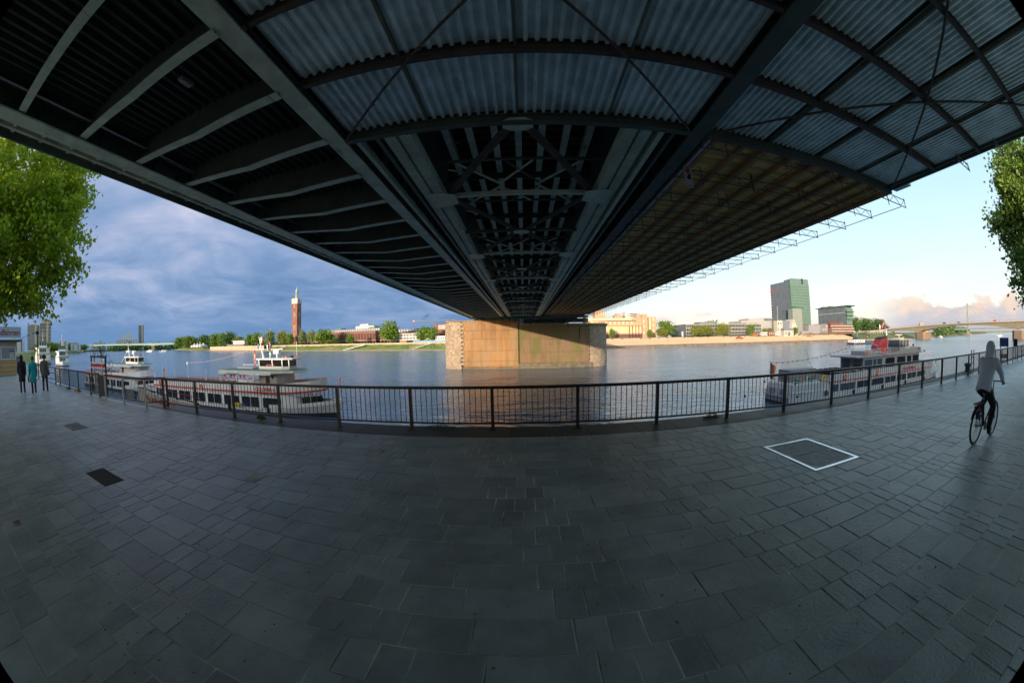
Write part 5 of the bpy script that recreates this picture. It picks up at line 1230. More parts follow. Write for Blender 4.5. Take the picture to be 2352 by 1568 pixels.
def messe():
    t = thing('brick_tower', 'tall red brick exhibition tower with white crown and green lantern top', 'tower', (-369,502,2), R(-2)); t.scale = (.60,.60,1)
    a = 9.6; MB().box(-a,-a,-1,a,a,67).build('shaft', brick_m, t)
    for x in (-a+.6,a-.6):
        for y in (-a,): MB().box(x-.9,y-.35,-1,x+.9,y+.01,66.5).build('corner_pier', brick_m, t)
    for x in (-3.0,-.0,3.0): MB().box(x-.25,-a-.25,4,x+.25,-a+.01,66).build('rib', brickd_m, t)
    rows = [(60,4.8),(45.5,7.8),(43,1),(40,1),(36.2,1),(24.5,8),(22,1),(11.5,7.5),(8.6,1),(5.2,1)]
    for z, h in rows:
        xs = (-4.6,-2.4,-.1) if h > 5 else (-4.6,-1.6)
        panes(t, [x+2.4 for x in xs], [z], .95, h, cream_m, -a, 'window'); panes(t, [x+2.4 for x in xs], [z], .95, h, cream_m, a+.06, 'window', 'x')
    MB().box(-10.2,-10.2,67,10.2,10.2,70).build('balcony', stonew_m, t)
    panes(t, lin(-8.4,8.4,6), [67.5], 1.7, 2.0, whitef_m, -10.2)
    MB().box(-11,-11,70,11,11,70.6).build('cornice', greyl_m, t)
    MB().box(-10.4,-10.4,70.6,10.4,10.4,75.2).build('crown', whitef_m, t)
    MB().box(-10.2,-10.5,71.6,-3,-10.41,74.2).build('sign', red_m, t); MB().box(10.41,-8,71.8,10.5,2,74).build('sign', greyb_m, t)
    MB().box(-1.8,-10.5,72.2,6.6,-10.41,73.6).build('sign', greyb_m, t)
    for i in range(8):
        q = 2*math.pi*i/8; MB().box(-.55+3.1*math.cos(q),-.55+3.1*math.sin(q),75.2,.55+3.1*math.cos(q),.55+3.1*math.sin(q),88.6).build('lantern_column', stonew_m, t)
    MB().lathe([(2.3,75.2),(2.3,88.6)],12).build('lantern_core', greyb_m, t)
    MB().lathe([(4.2,88.6),(4.2,89.4),(2.6,90.2),(2.2,92.0),(1.1,93.4),(.7,95.6),(.1,96.5)],12).build('lantern_cap', copper_m, t)
    def hall(name, label, ax, ay, L, h, ng, x_from=0, hide=()):
        t = thing(name, label, 'building', (ax,ay,2), RZL)
        MB().box(0,0,3.6,L,30,h).build('wall', brick_m, t); MB().box(0,3,-1,L,30,3.6).build('arcade_back', win_m, t)
        MB().box(-.4,-1.2,3.2,L+.4,30,3.6).build('canopy', stonew_m, t); MB().box(-.3,-.4,h,L+.3,30.3,h+.5).build('parapet', brickd_m, t)
        p = L/ng; m = MB().box(-.45,-.2,-1,.45,.7,3.2).mesh('pillar', brickd_m)
        for k in range(ng+1): link('pillar', m, t, None, (min(L-.5,k*p+.3),.3,0))
        lp = MB().box(-.35,-.22,3.7,.35,.01,h-.4).mesh('pilaster', brickd_m)
        for k in range(ng+1): link('pilaster', lp, t, None, (min(L-.4,k*p),0,0))
        xs = []
        for k in range(ng):
            xs += [k*p+p*(.22+.19*j) for j in range(4)]
        panes(t, [x for x in xs], [5.0], .55, h-7.4, win_m, 0)
        return t
    t = hall('exhibition_hall','long red brick exhibition hall with grouped slit windows right of the brick tower',-360,485,180,15.5,33)
    MB().box(72,9,16,180,28,20.2).build('roof_storey', lanxd_m, t)
    panes(t, lin(75,178,26), [16.8], 2.2, 2.6, greyl_m, 8.9, 'roof_window')
    MB().box(132,12,20.2,166,26,23.6).build('roof_hall', whitef_m, t); MB().box(142,10,23.6,158,24,25.8).build('roof_hall', whitef_m, t)
    MB().box(90,10,20.2,104,20,21.8).build('roof_box', dgreen_m, t); MB().box(158,10,20.2,170,20,22).build('roof_box', dgreen_m, t)
    t = hall('exhibition_hall','lower red brick hall wing between the two large trees and the pier',-180.6,427.8,99,12.6,18)
    MB().box(4,9,13,52,28,16.8).build('roof_storey', lanxd_m, t); panes(t, lin(6,50,11), [13.6], 2.2, 2.4, greyl_m, 8.9, 'roof_window')
    t = thing('brick_office', 'brown brick block with white-barred top windows just left of the pier', 'building', (-110.5,430.2,2), RZL)
    MB().box(0,0,-1,26,16,21.3).build('wall', brickd_m, t); panes(t, lin(8,24,11), [15.2], .7, 5.2, whitef_m, 0); MB().box(.5,-.1,11.5,25.5,.2,14).build('window_band', lanxd_m, t)
    t = thing('white_pavilion', 'two-storey white framed pavilion on the far bank left of the pier', 'building', (-154.1,394.3,2), RZL)
    MB().box(0,0,2.4,42.3,14,10.2).build('wall', whitef_m, t); MB().box(1,1.5,-1,41,13,2.4).build('ground_floor', win_m, t)
    panes(t, lin(3.2,39.2,9), [3.4,7.0], 3.3, 2.5, lanxd_m, 0, 'window', 'y', greyb_m, .12)
    for z in (2.4,6.3,9.9): MB().box(-.2,-.35,z,42.5,.05,z+.32).build('floor_edge', whitef_m, t)
    for x in lin(.3,42,10): MB().box(x-.18,-.35,2.4,x+.18,.04,10.2).build('column', whitef_m, t)
    MB().box(14,-.2,.4,24,1.4,1.9).build('awning', m_far_orange, t)
    t = thing('white_cabin', 'small white windowed cabin above a blue fence beside the pier', 'building', (-95.2,368.5,2), RZL)
    MB().box(0,0,-1,17,8,6).build('wall', whitef_m, t); panes(t, lin(2,15,7), [2.3], 1.5, 2.6, lanxd_m, 0); MB().box(-11,-.5,0,-2,5,4.2).build('annex', whitef_m, t)
    f = thing('site_fence', 'long low blue site fence in front of the white cabin', 'fence', (-118,370,2), RZL); MB().box(0,0,0,40,.2,1.5).build('panel', m_('fence_blue',(.08,.20,.45),.6), f); MB().box(0,-.05,1.5,40,.25,1.6).build('cap', whitef_m, f)
    t = thing('riverside_restaurant', 'white riverside restaurant with pale roof above the quay wall', 'building', (-561,515,2), RZL)
    MB().box(0,0,-1,77,16,3.4).build('wall', greyl_m, t); MB().box(26,2,3.4,76,16,9.2).build('upper_floor', whitef_m, t); MB().box(24,-1,9.2,78,17,9.8).build('roof', whitef_m, t)
    panes(t, lin(3,74,16), [.4], 3.2, 2.2, win_m, 0); panes(t, lin(30,72,9), [4.4], 3.2, 2.6, lanxd_m, 2)
    MB().box(-1,-3,3.3,78,0,3.5).build('terrace', stonew_m, t)
    for i, (x, l) in enumerate([(-742,'white peaked festival tent, leftmost of the row'),(-722,'white peaked festival tent, second of the row from the left'),(-702,'white peaked festival tent, third of the row from the left'),(-680,'white peaked festival tent nearest the restaurant')]):
        t = thing('festival_tent', l, 'tent', (x,566-(x+742)*.32,2), RZL, 'white tents on the far bank'); MB().box(-8,-8,0,8,8,3).build('wall', whitef_m, t); MB().lathe([(11.2,2.9),(4,5.2),(1.2,7.2),(.2,9.5)],4).build('roof', whitef_m, t)
    t = thing('river_mark_post', 'white navigation post with a box on the quay wall left of the tower', 'sign', (-420,466,2))
    MB().tube((0,0,0),(0,0,16),.35,8).build('pole', whitef_m, t); MB().box(-1.6,-.5,8.5,1.6,.5,11.5).build('box', whitef_m, t); MB().beam((-2.5,0,10.4),(2.5,0,10.4),.3,.3).build('arm', greyl_m, t)
    for i, (x, y, rz, l, w_, lab, mt) in enumerate([(-352,424,-.30,30,3,'grey stone ramp stair running down to the water below the tower',greyl_m),(-205,371,.10,26,5,'pale green flat landing ramp in the middle of the far bank',m_('ramp_green',(.45,.52,.47),.6)),(-113,342,.30,20,2.6,'white gangway sloping up the far bank beside the pier',whitef_m)]):
        t = thing('landing_ramp', lab, 'ramp', (x,y,WZ), RZL+rz, 'ramps on the far left bank')
        MB().add([(0,0,.9),(l,8,7.0),(l,8+w_,7.0),(0,w_,.9),(0,0,.4),(l,8,6.4),(l,8+w_,6.4),(0,w_,.4)],[(0,1,2,3),(7,6,5,4),(0,4,5,1),(2,6,7,3),(1,5,6,2),(3,7,4,0)]).build('deck', mt, t)
        r = MB(); r.tube((0,0,2.0),(l,8,8.1),.12,5); [r.tube((l*k/6,8*k/6,.9+6.1*k/6),(l*k/6,8*k/6,2.0+6.1*k/6),.1,4) for k in range(7)]; r.build('handrail', mt, t)
        MB().box(-8,-2,-.5,4,5,.6).build('pontoon', rust_m, t)
messe()
def right_bank():
    t = thing('pink_hotel', 'pink granite riverside hotel with large gold-tinted glass front', 'hotel', (63,337,2))
    MB().box(0,0,-1,58,26,19.5).build('wall', pink_m, t)
    MB().box(-2,-.15,16.9,42,.05,19.2).build('window_band', gold_m, t); panes(t, lin(12,42,8), [13.2], 1.9, 2.4, gold_m, 0); panes(t, [3.5,7.5], [13.2], 4.5, 5.8, gold_m, -.2)
    MB().box(14,-.12,4.6,40,.05,11.4).build('glass_wall', gold_m, t)
    for x in lin(16,38,12): MB().box(x-.05,-.18,4.6,x+.05,-.11,11.4).build('mullion', pink_m, t)
    for z in (6.3,8.0,9.7): MB().box(14,-.18,z-.05,40,-.11,z+.05).build('mullion', pink_m, t)
    MB().box(14,-.5,-1,52.5,.04,4.6).build('lobby', m_('lobby_dark',(.10,.045,.04),.5), t); MB().box(13,-1.5,3.6,52.5,.02,4.4).build('lobby_canopy', pink_m, t)
    MB().box(40,-.10,4.6,52.5,.04,11.4).build('glass_wall', gold_m, t)
    for x in (39.2,42.4,45.6,48.8,52): MB().box(x-.22,-1.6,-1,x+.22,-1.2,12).build('column', win_m, t)
    MB().box(12,-1.8,11.4,53,.03,12.3).build('lintel', pink_m, t)
    panes(t, [54.6], [10.0,4.0], 1.6, 4.6, gold_m, 0); MB().box(52.6,-.8,-1,58.4,3,23).build('brick_pier', pink_m, t); panes(t, [54.4], [14.6,9.2,3.6], 1.3, 2.6, gold_m, -.8)
    MB().box(58,6,-1,70,26,20.4).build('wing', pink_m, t); MB().box(58.8,5.85,4,64.2,6.1,20.2).build('glass_wall', gold_m, t); panes(t, [67.4], [16.2,10.5,5], 1.6, 3.4, gold_m, 6); MB().box(64.4,5.7,-1,65.0,6.1,21).build('brick_pier', pink_m, t)
    MB().box(42,20,19.5,60,34,27).build('rear_block', whitef_m, t); MB().box(47,19.9,20.5,54,20.1,25).build('stair_tower', greyl_m, t)
    for z in (22,24.2): MB().box(42.5,19.9,z,58,20.05,z+.7).build('window_band', greyb_m, t)
    MB().box(29,14,19.5,37,24,23).build('roof_dome', pink_m, t); MB().box(31,15,23,35.5,23,24.6).build('roof_dome', pink_m, t); MB().box(51,12,19.5,60,24,23.5).build('roof_block', pink_m, t)
    MB().box(10,24,19,21,34,28.5).build('rear_block', pink_m, t); panes(t, lin(11.5,19.5,4), [24,26], 1.2, 1.2, gold_m, 24)
    t = thing('slab_office', 'long low grey office building with rows of pale upright fins', 'building', (164,337,2))
    MB().box(0,0,1.2,99,41,12.6).build('wall', greyb_m, t); MB().box(1,1,-1,98,40,1.2).build('ground_floor', win_m, t)
    for z in (1.2,4.9,8.6,12.3): MB().box(-.3,-.55,z,99.3,.05,z+.32).build('floor_edge', greyl_m, t); MB().box(-.45,0,z,.05,41,z+.32).build('floor_edge', greyb_m, t)
    for z in (2.3,6.0,9.7): MB().box(0,-.2,z,99,.06,z+1.7).build('window_band', win_m, t); MB().box(-.2,0,z,.06,41,z+1.7).build('window_band', lanxd_m, t)
    fm = MB().box(-.14,-.5,1.5,.14,.05,12.6).mesh('fin', greyl_m)
    for x in lin(.6,98.5,50): link('fin', fm, t, None, (x,0,0))
    MB().box(22,10,12.6,42,24,15.2).build('roof_house', greyb_m, t); MB().box(85,10,12.6,98,24,14.2).build('roof_house', greyl_m, t)
    MB().box(-5.2,-1.0,-.6,-3.4,-.4,5.2).build('entrance_stele', whitef_m, t)
    t = thing('grey_hall', 'plain grey-brown stepped block behind the fin-fronted office', 'building', (259,372,2)); MB().box(0,0,-1,50,30,17.5).build('wall', greyl_m, t); MB().box(14,4,17.5,40,26,20.6).build('roof_house', greyl_m, t); MB().box(3,-.15,14.2,24,.1,15.4).build('window_band', greyb_m, t)
    # glass tower
    t = thing('glass_tower', 'tall green glass office tower, the highest building on the right bank', 'tower', (327.8,352,2))
    MB().box(0,0,-1,36.2,41,66).build('core', lanxd_m, t)
    MB().box(6,2,66,36.2,18,69).build('roof_storey', lanxd_m, t)
    ft = MB().box(.3,-.25,0,36.4,.05,2.75).mesh('floor_glass', lanx_m); sl = MB().box(-.1,-.42,0,36.6,.04,.45).mesh('floor_band', dgreen_m)
    fl = MB().box(-.25,.3,0,.05,41,2.9).mesh('floor_glass', lanxd_m); s2 = MB().box(-.4,0,0,.04,41.2,.32).mesh('floor_band', greyb_m)
    for k in range(17):
        z = 2+3.55*k; link('floor_glass', ft, t, None, (0,0,z+.45)); link('floor_band', sl, t, None, (0,0,z)); link('floor_glass', fl, t, None, (0,0,z+.4)); link('floor_band', s2, t, None, (0,0,z))
    mu = MB().box(-.32,-.06,2,.03,.06,62).mesh('mullion', greyb_m)
    for y in lin(2.5,39,15): link('mullion', mu, t, None, (0,y,0))
    mu = MB().box(-.05,-.33,2,.05,.03,62).mesh('mullion', dgreen_m)
    for x in lin(2.4,34,12): link('mullion', mu, t, None, (x,0,0))
    MB().box(-.5,-.5,-1,.5,.5,66.5).build('corner_mullion', dgreen_m, t); MB().box(22,-.6,62.6,25,.5,69.5).build('roof_slot', win_m, t); MB().box(.5,-.3,62.6,35.8,.05,69).build('parapet_glass', lanx_m, t)
    MB().box(-.5,36,56,-.2,40.5,59).build('sign', red_m, t)
    for k in range(14): MB().box(-.9,38.6,4+4*k,-.2,41,5.4+4*k).build('balcony', mats['maroon'], t)
    MB().box(-22,40,-1,-.6,60,22).build('rear_wing', lanxd_m, t)
    t = thing('low_glass_block', 'lower grey glass block standing before the green glass tower', 'building', (319.5,341,2)); MB().prism([(0,0),(16,-1),(21.5,2),(22,9),(0,9)],-1,31).build('wall', m_('grey_green_glass',(.17,.20,.19),.35), t); MB().prism([(-.6,-.6),(16.5,-1.7),(22.5,2),(22.6,9),(-.6,9)],31,31.8).build('roof', dgreen_m, t); MB().box(8,2,31.8,18,8,33.4).build('roof_box', dgreen_m, t)
    for k in range(9): MB().prism([(-.15,-.15),(16,-1.2),(21.7,1.9),(22.1,8.9),(-.15,8.9)],3.2+3.1*k,3.5+3.1*k).build('floor_band', greyb_m, t)
    t = thing('church', 'small white church with square tower and steep gable below the glass tower', 'church', (272.7,318,2))
    MB().box(0,0,-2,7.8,7,15.4).build('tower', cream_m, t); MB().box(-.3,-.3,15.4,8.1,7.3,15.8).build('tower_roof', slateroof_m, t); panes(t, [2,5.6], [11.2], 1.3, 2.2, win_m, 0); panes(t, [2], [4.5], 1.0, 3.2, win_m, 0)
    MB().box(7.8,2,-2,24,14,7).build('nave', cream_m, t); MB().extr([(7.8,7),(9,15.6),(23.5,15.6),(24.4,7)],4,8).build('nave_roof', slateroof_m, t); panes(t, lin(10,20,4), [3.4], 1.0, 2.6, win_m, 2)
    MB().add([(21.3,-.6,-2),(31.6,-.6,-2),(31.6,-.6,7.4),(26.4,-.6,17),(21.3,-.6,7.4),(21.3,14,-2),(31.6,14,-2),(31.6,14,7.4),(26.4,14,17),(21.3,14,7.4)],[(0,1,2,3,4),(9,8,7,6,5),(0,5,6,1),(1,6,7,2),(2,7,8,3),(3,8,9,4),(4,9,5,0)]).build('gable', cream_m, t)
    panes(t, [26.4], [12.2], .8, 2., win_m, -.6); panes(t, [24,28.6], [2.6], 1.0, 3.0, win_m, -.6)
    MB().box(4.5,-6,-2,20,0,4.6).build('porch', stonew_m, t); MB().extr([(4.0,4.6),(5.2,7.2),(19.3,7.2),(20.5,4.6)],-6.3,0).build('porch_roof', slateroof_m, t); MB().box(11.5,-6.06,-1,13.5,-5.9,3).build('porch_door', win_m, t); MB().box(7.2,-6.06,.5,8.4,-5.9,3).build('window', win_m, t)
    MB().tube((3.9,3.5,15.8),(3.9,3.5,31),.14,5).build('flagstaff', whitef_m, t)
    for i, (x, y, z, w_, h_, mt, l) in enumerate([(246,314,2,8,3.6,whitef_m,'white site hut with a red door left of the brick hut'),(256,314,2,9,4.0,brick_m,'small brick-red hut with white windows left of the church'),(265.5,313,2,7.5,3.6,whitef_m,'low white site hut touching the church porch'),(236,316,2,6,2.6,m_far_orange,'low orange container far left of the church huts')]):
        t = thing('site_hut', l, 'hut', (x,y,z-.4), 0, 'small huts on the far right bank'); MB().box(0,0,0,w_,4,h_).build('wall', mt, t); MB().box(-.2,-.2,h_,w_+.2,4.2,h_+.25).build('roof', greyl_m, t); panes(t, lin(1.4,w_-1.4,3), [1.4], 1.2, 1.2, whitef_m if mt is brick_m else win_m, 0)
    # curved-end office block
    t = thing('balcony_office', 'grey-blue office block with overhanging roof and stacked balconies at its end', 'building', (443,352,2))
    MB().box(0,0,-1,17,58,37.5).build('core', lanxd_m, t)
    g = MB().box(-.25,1,0,.05,58,4.0).mesh('floor_glass', lanxd_m); s = MB().box(-.45,0,0,.04,58.4,.35).mesh('floor_band', greyb_m)
    for k in range(8): link('floor_glass', g, t, None, (0,0,3+4.3*k)); link('floor_band', s, t, None, (0,0,2.6+4.3*k))
    MB().box(-.6,0,28.6,.03,58.5,29.1).build('white_band', whitef_m, t)
    mu = MB().box(-.34,-.07,3,.03,.07,37).mesh('mullion', greyb_m)
    for y in lin(3,55,16): link('mullion', mu, t, None, (0,y,0))
    MB().prism([(-2.5,-9),(14,-10),(19,-4),(19,61),(-2.5,62)],37.5,38.4).build('roof', dgreen_m, t)
    for y in (32,47): MB().box(3,y,38.4,10,y+8,40.2).build('roof_box', greyb_m, t)
    for z in (29.5,24.5,19.5): MB().prism([(-1.2,-6),(16,-7),(21,-2),(21,4),(0,4)],z,z+.5).build('balcony', dgreen_m, t); MB().prism([(.4,-3.5),(15,-4.5),(18.5,-1),(18.5,4),(.4,4)],z+.5,z+4.4).build('balcony_glass', lanx_m, t)
    MB().prism([(.2,-2.5),(14,-3),(18,0),(18,4),(0,4)],-1,19.4).build('end_glass', lanx_m, t); panes(t, lin(6,42,12), [12.6], 1.1, 2.4, cream_m, -.3, 'window', 'x')
    t = thing('terrace_building', 'brown terraced riverside building with pale railings and a saw-tooth roof', 'building', (384,335,2))
    MB().box(0,0,-1,57,14,8).build('wall', brickd_m, t); MB().box(8,3,8,57,14,12.4).build('wall', brickd_m, t)
    for z in (3.2,6.6,9.8): MB().box(4,-1.2+(1.2 if z > 9 else 0)*2,z,57.5,-.9+(1.2 if z > 9 else 0)*2,z+.7).build('rail_band', cream_m, t); MB().box(4,-1.0,z-.4,57.5,3,z-.1).build('terrace_slab', greyl_m, t)
    for k in range(6): MB().extr([(5+4*k,12.4),(7+4*k,16),(9+4*k,12.4)],3,10).build('roof_tooth', brickd_m, t)
    MB().box(-16.6,2,-1,-.2,14,12.5).build('stair_block', m_('dark_plaster',(.14,.135,.15),.7), t); panes(t, [-11,-7,-3.4], [4], .8, 3.2, whitef_m, 2); panes(t, [-3.2], [8], 1.0, 3, whitef_m, 2)
    t = thing('blank_wall_block', 'plain grey blank-walled block between the glass tower and brown terrace building', 'building', (343.9,337,2)); MB().box(0,0,-1,23.4,12,11.4).build('wall', m_('plain_grey',(.20,.20,.23),.75,var=.08), t); MB().box(-.2,-.2,11.4,23.6,12.2,11.7).build('parapet', greyb_m, t); MB().box(-14,-1,-1,0,8,4).build('low_wall', mats['plain_grey'], t)
    t = thing('bridge_ramp', 'pale flat-roofed pavilion at the foot of the beam bridge', 'pavilion', (428,300,1)); MB().box(0,0,3.0,52,12,3.9).build('roof', stonew_m, t); MB().box(10,1.5,-2,50,11,3).build('wall', greyl_m, t); panes(t, lin(14,46,6), [0], 3.5, 2.2, win_m, 1.5)
right_bank()
# ---------------------------------------------------------------- bridges up and down the river
def beam_bridge():
    t = thing('beam_bridge', 'long low concrete and steel beam bridge with shallow arched spans upstream', 'bridge', (490,0,0))
    topz = lambda y: 11.9-((y-150)/210)**2*8.0 if y > 150 else 11.9-((y-150)/260)**2*3
    def und(y):
        for a, b, sag in ((248,430,3.2),(100,248,6.0),(-90,100,6.0)):
            if a <= y < b: q = (y-a)/(b-a); base = 2.6+.4*(y < 200); return min(topz(y)-2.2, base+ (4*q*(1-q))**.8*sag)
        return topz(y)-3
    ys = [-88+6*i for i in range(86)]
    mb = MB(); n = len(ys)
    for y in ys: mb.v += [(0,y,und(y)),(16,y,und(y)),(16,y,topz(y)-1.0),(0,y,topz(y)-1.0)]
    for i in range(n-1): mb.f += [(4*i+j, 4*i+(j+1)%4, 4*i+4+(j+1)%4, 4*i+4+j) for j in range(4)]
    mb.build('girder', concb_m, t)
    d = MB()
    for y in ys: d.v += [(-2,y,topz(y)-1.0),(18,y,topz(y)-1.0),(18,y,topz(y)),(-2,y,topz(y))]
    for i in range(n-1): d.f += [(4*i+j, 4*i+(j+1)%4, 4*i+4+(j+1)%4, 4*i+4+j) for j in range(4)]
    d.build('deck', m_('deck_concrete',(.36,.34,.28),.8), t)
    r = MB()
    for i in range(n-1): r.tube((-1.9,ys[i],topz(ys[i])+1),(-1.9,ys[i+1],topz(ys[i+1])+1),.09,4)
    r.build('handrail', greyb_m, t)
    for y in (248,98): MB().prism([(-3,y-9),(0,y-12),(20,y-12),(23,y-9),(23,y+2),(20,y+5),(0,y+5),(-3,y+2)],WZ-1,2.4).build('pier', m_('pier_brown',(.17,.13,.09),.85,var=.2) if y > 200 else mats['pier_brown'], t)
    for i, y in enumerate((40,100,150,200,262,300,340)):
        l = thing('street_lamp', ['street lamp on the beam bridge, nearest the right picture edge','street lamp on the beam bridge above its right pier','street lamp on the beam bridge right of the pylon','street lamp on the beam bridge left of the pylon','street lamp on the beam bridge above its left pier','street lamp on the beam bridge ramp, nearer the river','street lamp on the beam bridge ramp before the dark trees'][i], 'street lamp', (490,y,topz(y)), 0, 'street lamps on the beam bridge')
        MB().tube((0,0,0),(0,0,9),.11,5,.06).build('pole', greyl_m, l); MB().beam((0,-1.2,9),(0,1.2,9),.2,.15).build('lamp_arm', greyl_m, l)
    for i, (y, c) in enumerate(((205,black_m),(182,greyb_m),(128,red_m))):
        v = thing('van', ['dark car crossing the beam bridge left of the pylon','grey car crossing the beam bridge just left of the pylon','red car crossing the beam bridge right of the pylon'][i], 'car', (489.5,y,topz(y)), 0, 'cars crossing the beam bridge')
        MB().extr([(-.9,.3),(.9,.3),(.9,1.0),(.7,1.6),(-.7,1.6),(-.9,1.0)],-2.2,2.2).build('body', c, v)
        for yy in (-1.4,1.4): MB().tube((-.92,yy,.35),(.92,yy,.35),.35,10).build('wheels', black_m, v)
    t = thing('cable_stayed_bridge', 'cable-stayed bridge with one slender tall pylon seen beyond the beam bridge', 'bridge', (962,329,0))
    for s in (-1,1): MB().beam((s*7,0,WZ),(s*1.0,0,61.5),3.4,3.0,(0,1,0)).build('pylon_leg', m_('pylon_green',(.22,.27,.26),.6), t)
    MB().box(-9,-230,6.0,9,330,9.4).build('deck', mats['pylon_green'], t)
    for y, z in ((-62,60),(-125,61),(-185,61.2),(60,60),(130,61),(200,61.2)): MB().tube((0,0,z-2),(0,y,9),.28,4).build('stay_cable', greyl_m, t)
    for y in (-200,250): MB().box(-8,y-3,WZ,8,y+3,6).build('pier', mats['pylon_green'], t)
    MB().prism([(-14,-6),(14,-6),(14,6),(-14,6)],WZ-1,-3).build('pylon_base', concb_m, t)
    t = thing('box_girder_bridge', 'slim pale green road bridge far downstream beneath the dark sky', 'bridge', (-1400,537,0), math.atan2(238,234))
    MB().extr([(-60,13.2),(150,13.4),(232,12.0),(262,10.2),(292,12.0),(360,13.2),(560,13.4),(560,17.2),(-60,18.2)],-8,8).build('girder', paleg_m, t)
    MB().box(-60,-9,17.6,560,9,18.6).build('deck', whitef_m, t); MB().box(256,-7,WZ,268,7,10.6).build('pier', concb_m, t); MB().box(-44,-7,WZ,-36,7,13).build('pier', concb_m, t)
beam_bridge()
# ---------------------------------------------------------------- far downstream towers and roofs
def downstream():
    def slab_tower(name, label, x, y, w, d, h, floors, wall, band, rz, setback=True):
        t = thing(name, label, 'tower block', (x,y,0), rz)
        MB().box(-w/2,-d/2,0,w/2,d/2,h).build('wall', wall, t)
        if setback: MB().box(-w*.28,-d*.3,h,w*.25,d*.3,h*1.06).build('roof_house', wall, t)
        f = h/floors; m = MB().box(-w/2-.6,-d/2-.6,0,w/2*.55,d/2,f*.42).mesh('balcony_band', band); g = MB().box(w*.30,-d/2-.4,0,w/2+.5,d/2,f*.42).mesh('balcony_band', band); k2 = MB().box(-w/2-.15,-d/2-.15,0,w/2+.15,d/2,f*.5).mesh('window_band', win_m)
        for k in range(1, floors): link('balcony_band', m, t, None, (0,0,k*f)); link('balcony_band', g, t, None, (0,0,k*f)); link('window_band', k2, t, None, (0,0,k*f+f*.44))
        MB().box(w*.12,-d/2-.8,0,w*.30,d/2,h+.5).build('stair_shaft', wall, t)
        return t
    slab_tower('apartment_tower','white balconied apartment tower behind the lamp post, left of the stepped one',-676,139,22,18,37.5,13,m_('tan_wall',(.46,.38,.28),.8),whitef_m,R(75))
    t = slab_tower('apartment_tower','tall stepped beige apartment tower, second from the left',-868,209,26,22,52,20,mats['tan_wall'],stonew_m,R(72)); MB().box(-8,-8,52,6,8,60).build('upper_storeys', mats['tan_wall'], t); MB().box(-24,-9,0,-12,9,34).build('side_wing', mats['tan_wall'], t)
    t = slab_tower('slim_tower','slim pale grey high-rise standing alone above the pale green bridge',-1708,940,27,27,106,34,whitef_m,greyl_m,R(61),False); MB().box(-9,-9,106,9,9,116).build('roof_house', whitef_m, t); MB().box(-2,-14.2,2,2,-13.4,106).build('stair_shaft', greyb_m, t)
    def block(label, x, y, w, d, h, mt, rz, cluster=()):
        t = thing('apartment_block', label, 'building', (x,y,0), rz); MB().box(-w/2,-d/2,0,w/2,d/2,h).build('wall', mt, t)
        for (a, b, c) in cluster: MB().box(a,-d/2+1,h,b,d/2-1,c).build('upper_block', mt, t)
        n = max(2,int(w/9)); m = MB().box(-1.2,-d/2-.3,1.5,1.2,-d/2+.3,h-1.5).mesh('window_strip', greyb_m)
        for k in range(n): link('window_strip', m, t, None, (-w/2+w*(k+.5)/n,0,0))
    block('long white apartment cluster with two raised blocks left of the slim tower',-1700,850,112,24,42,whitef_m,R(63),((-24,-2,62),(4,22,74)))
    block('pale low block with roof masts left of the white cluster',-1690,690,60,20,28,greyl_m,R(67),((0,8,38),))
    block('low grey block at the foot of the pale green bridge, left end',-1640,655,50,20,24,stonew_m,R(68))
    block('small white house row among the downstream trees',-905,300,26,12,14,whitef_m,R(70)); block('pale flat-roofed block among the trees beside the stepped tower',-820,240,22,12,19,whitef_m,R(72),((-4,6,22),)); block('low white wing below the white balconied tower',-690,108,30,12,18,whitef_m,R(76),((-9,-2,23),))
    block('pinkish concrete block on the horizon beyond the beam bridge',705,350,24,36,13,pink_m,R(-60),((-4,5,18),))
downstream()
# ---------------------------------------------------------------- trees
def crown_mesh(name, lobes, n_cl, per, leaf, mat, seed, spread=.5, shell=.55):
    """leaf-sized faces gathered in clumps through the volume of several lobes"""
    r = random.Random(seed); vs = []; fs = []
    vol = [a*b*c for _, (a,b,c) in lobes]; tot = sum(vol)
    for _ in range(n_cl):
        q = r.random()*tot; k = 0
        while q > vol[k]: q -= vol[k]; k += 1
        (cx,cy,cz),(a,b,c) = lobes[k]
        d = Vector((r.gauss(0,1),r.gauss(0,1),r.gauss(0,1))).normalized()*(r.random()**(1-shell))
        C = Vector((cx+d.x*a, cy+d.y*b, cz+d.z*c)); sp = spread*r.uniform(.6,1.3)
        for _ in range(per):
            p = C+Vector((r.gauss(0,sp),r.gauss(0,sp),r.gauss(0,sp*.75)-.25*sp))
            n = Vector((r.gauss(0,1),r.gauss(0,1),r.gauss(0,1)+.6)).normalized(); u = n.orthogonal().normalized(); u = (Matrix.Rotation(r.uniform(0,6.3),3,n) @ u)
            v = n.cross(u); s = leaf*r.uniform(.55,1.2); i = len(vs)
            vs += [p-u*s*.5, p+v*s*.34, p+u*s*.55-n*s*.12, p-v*s*.34]; fs.append((i,i+1,i+2,i+3))
    me = bpy.data.meshes.new(name); me.from_pydata([tuple(v) for v in vs], [], fs); me.materials.append(mat); me.update()
    return me
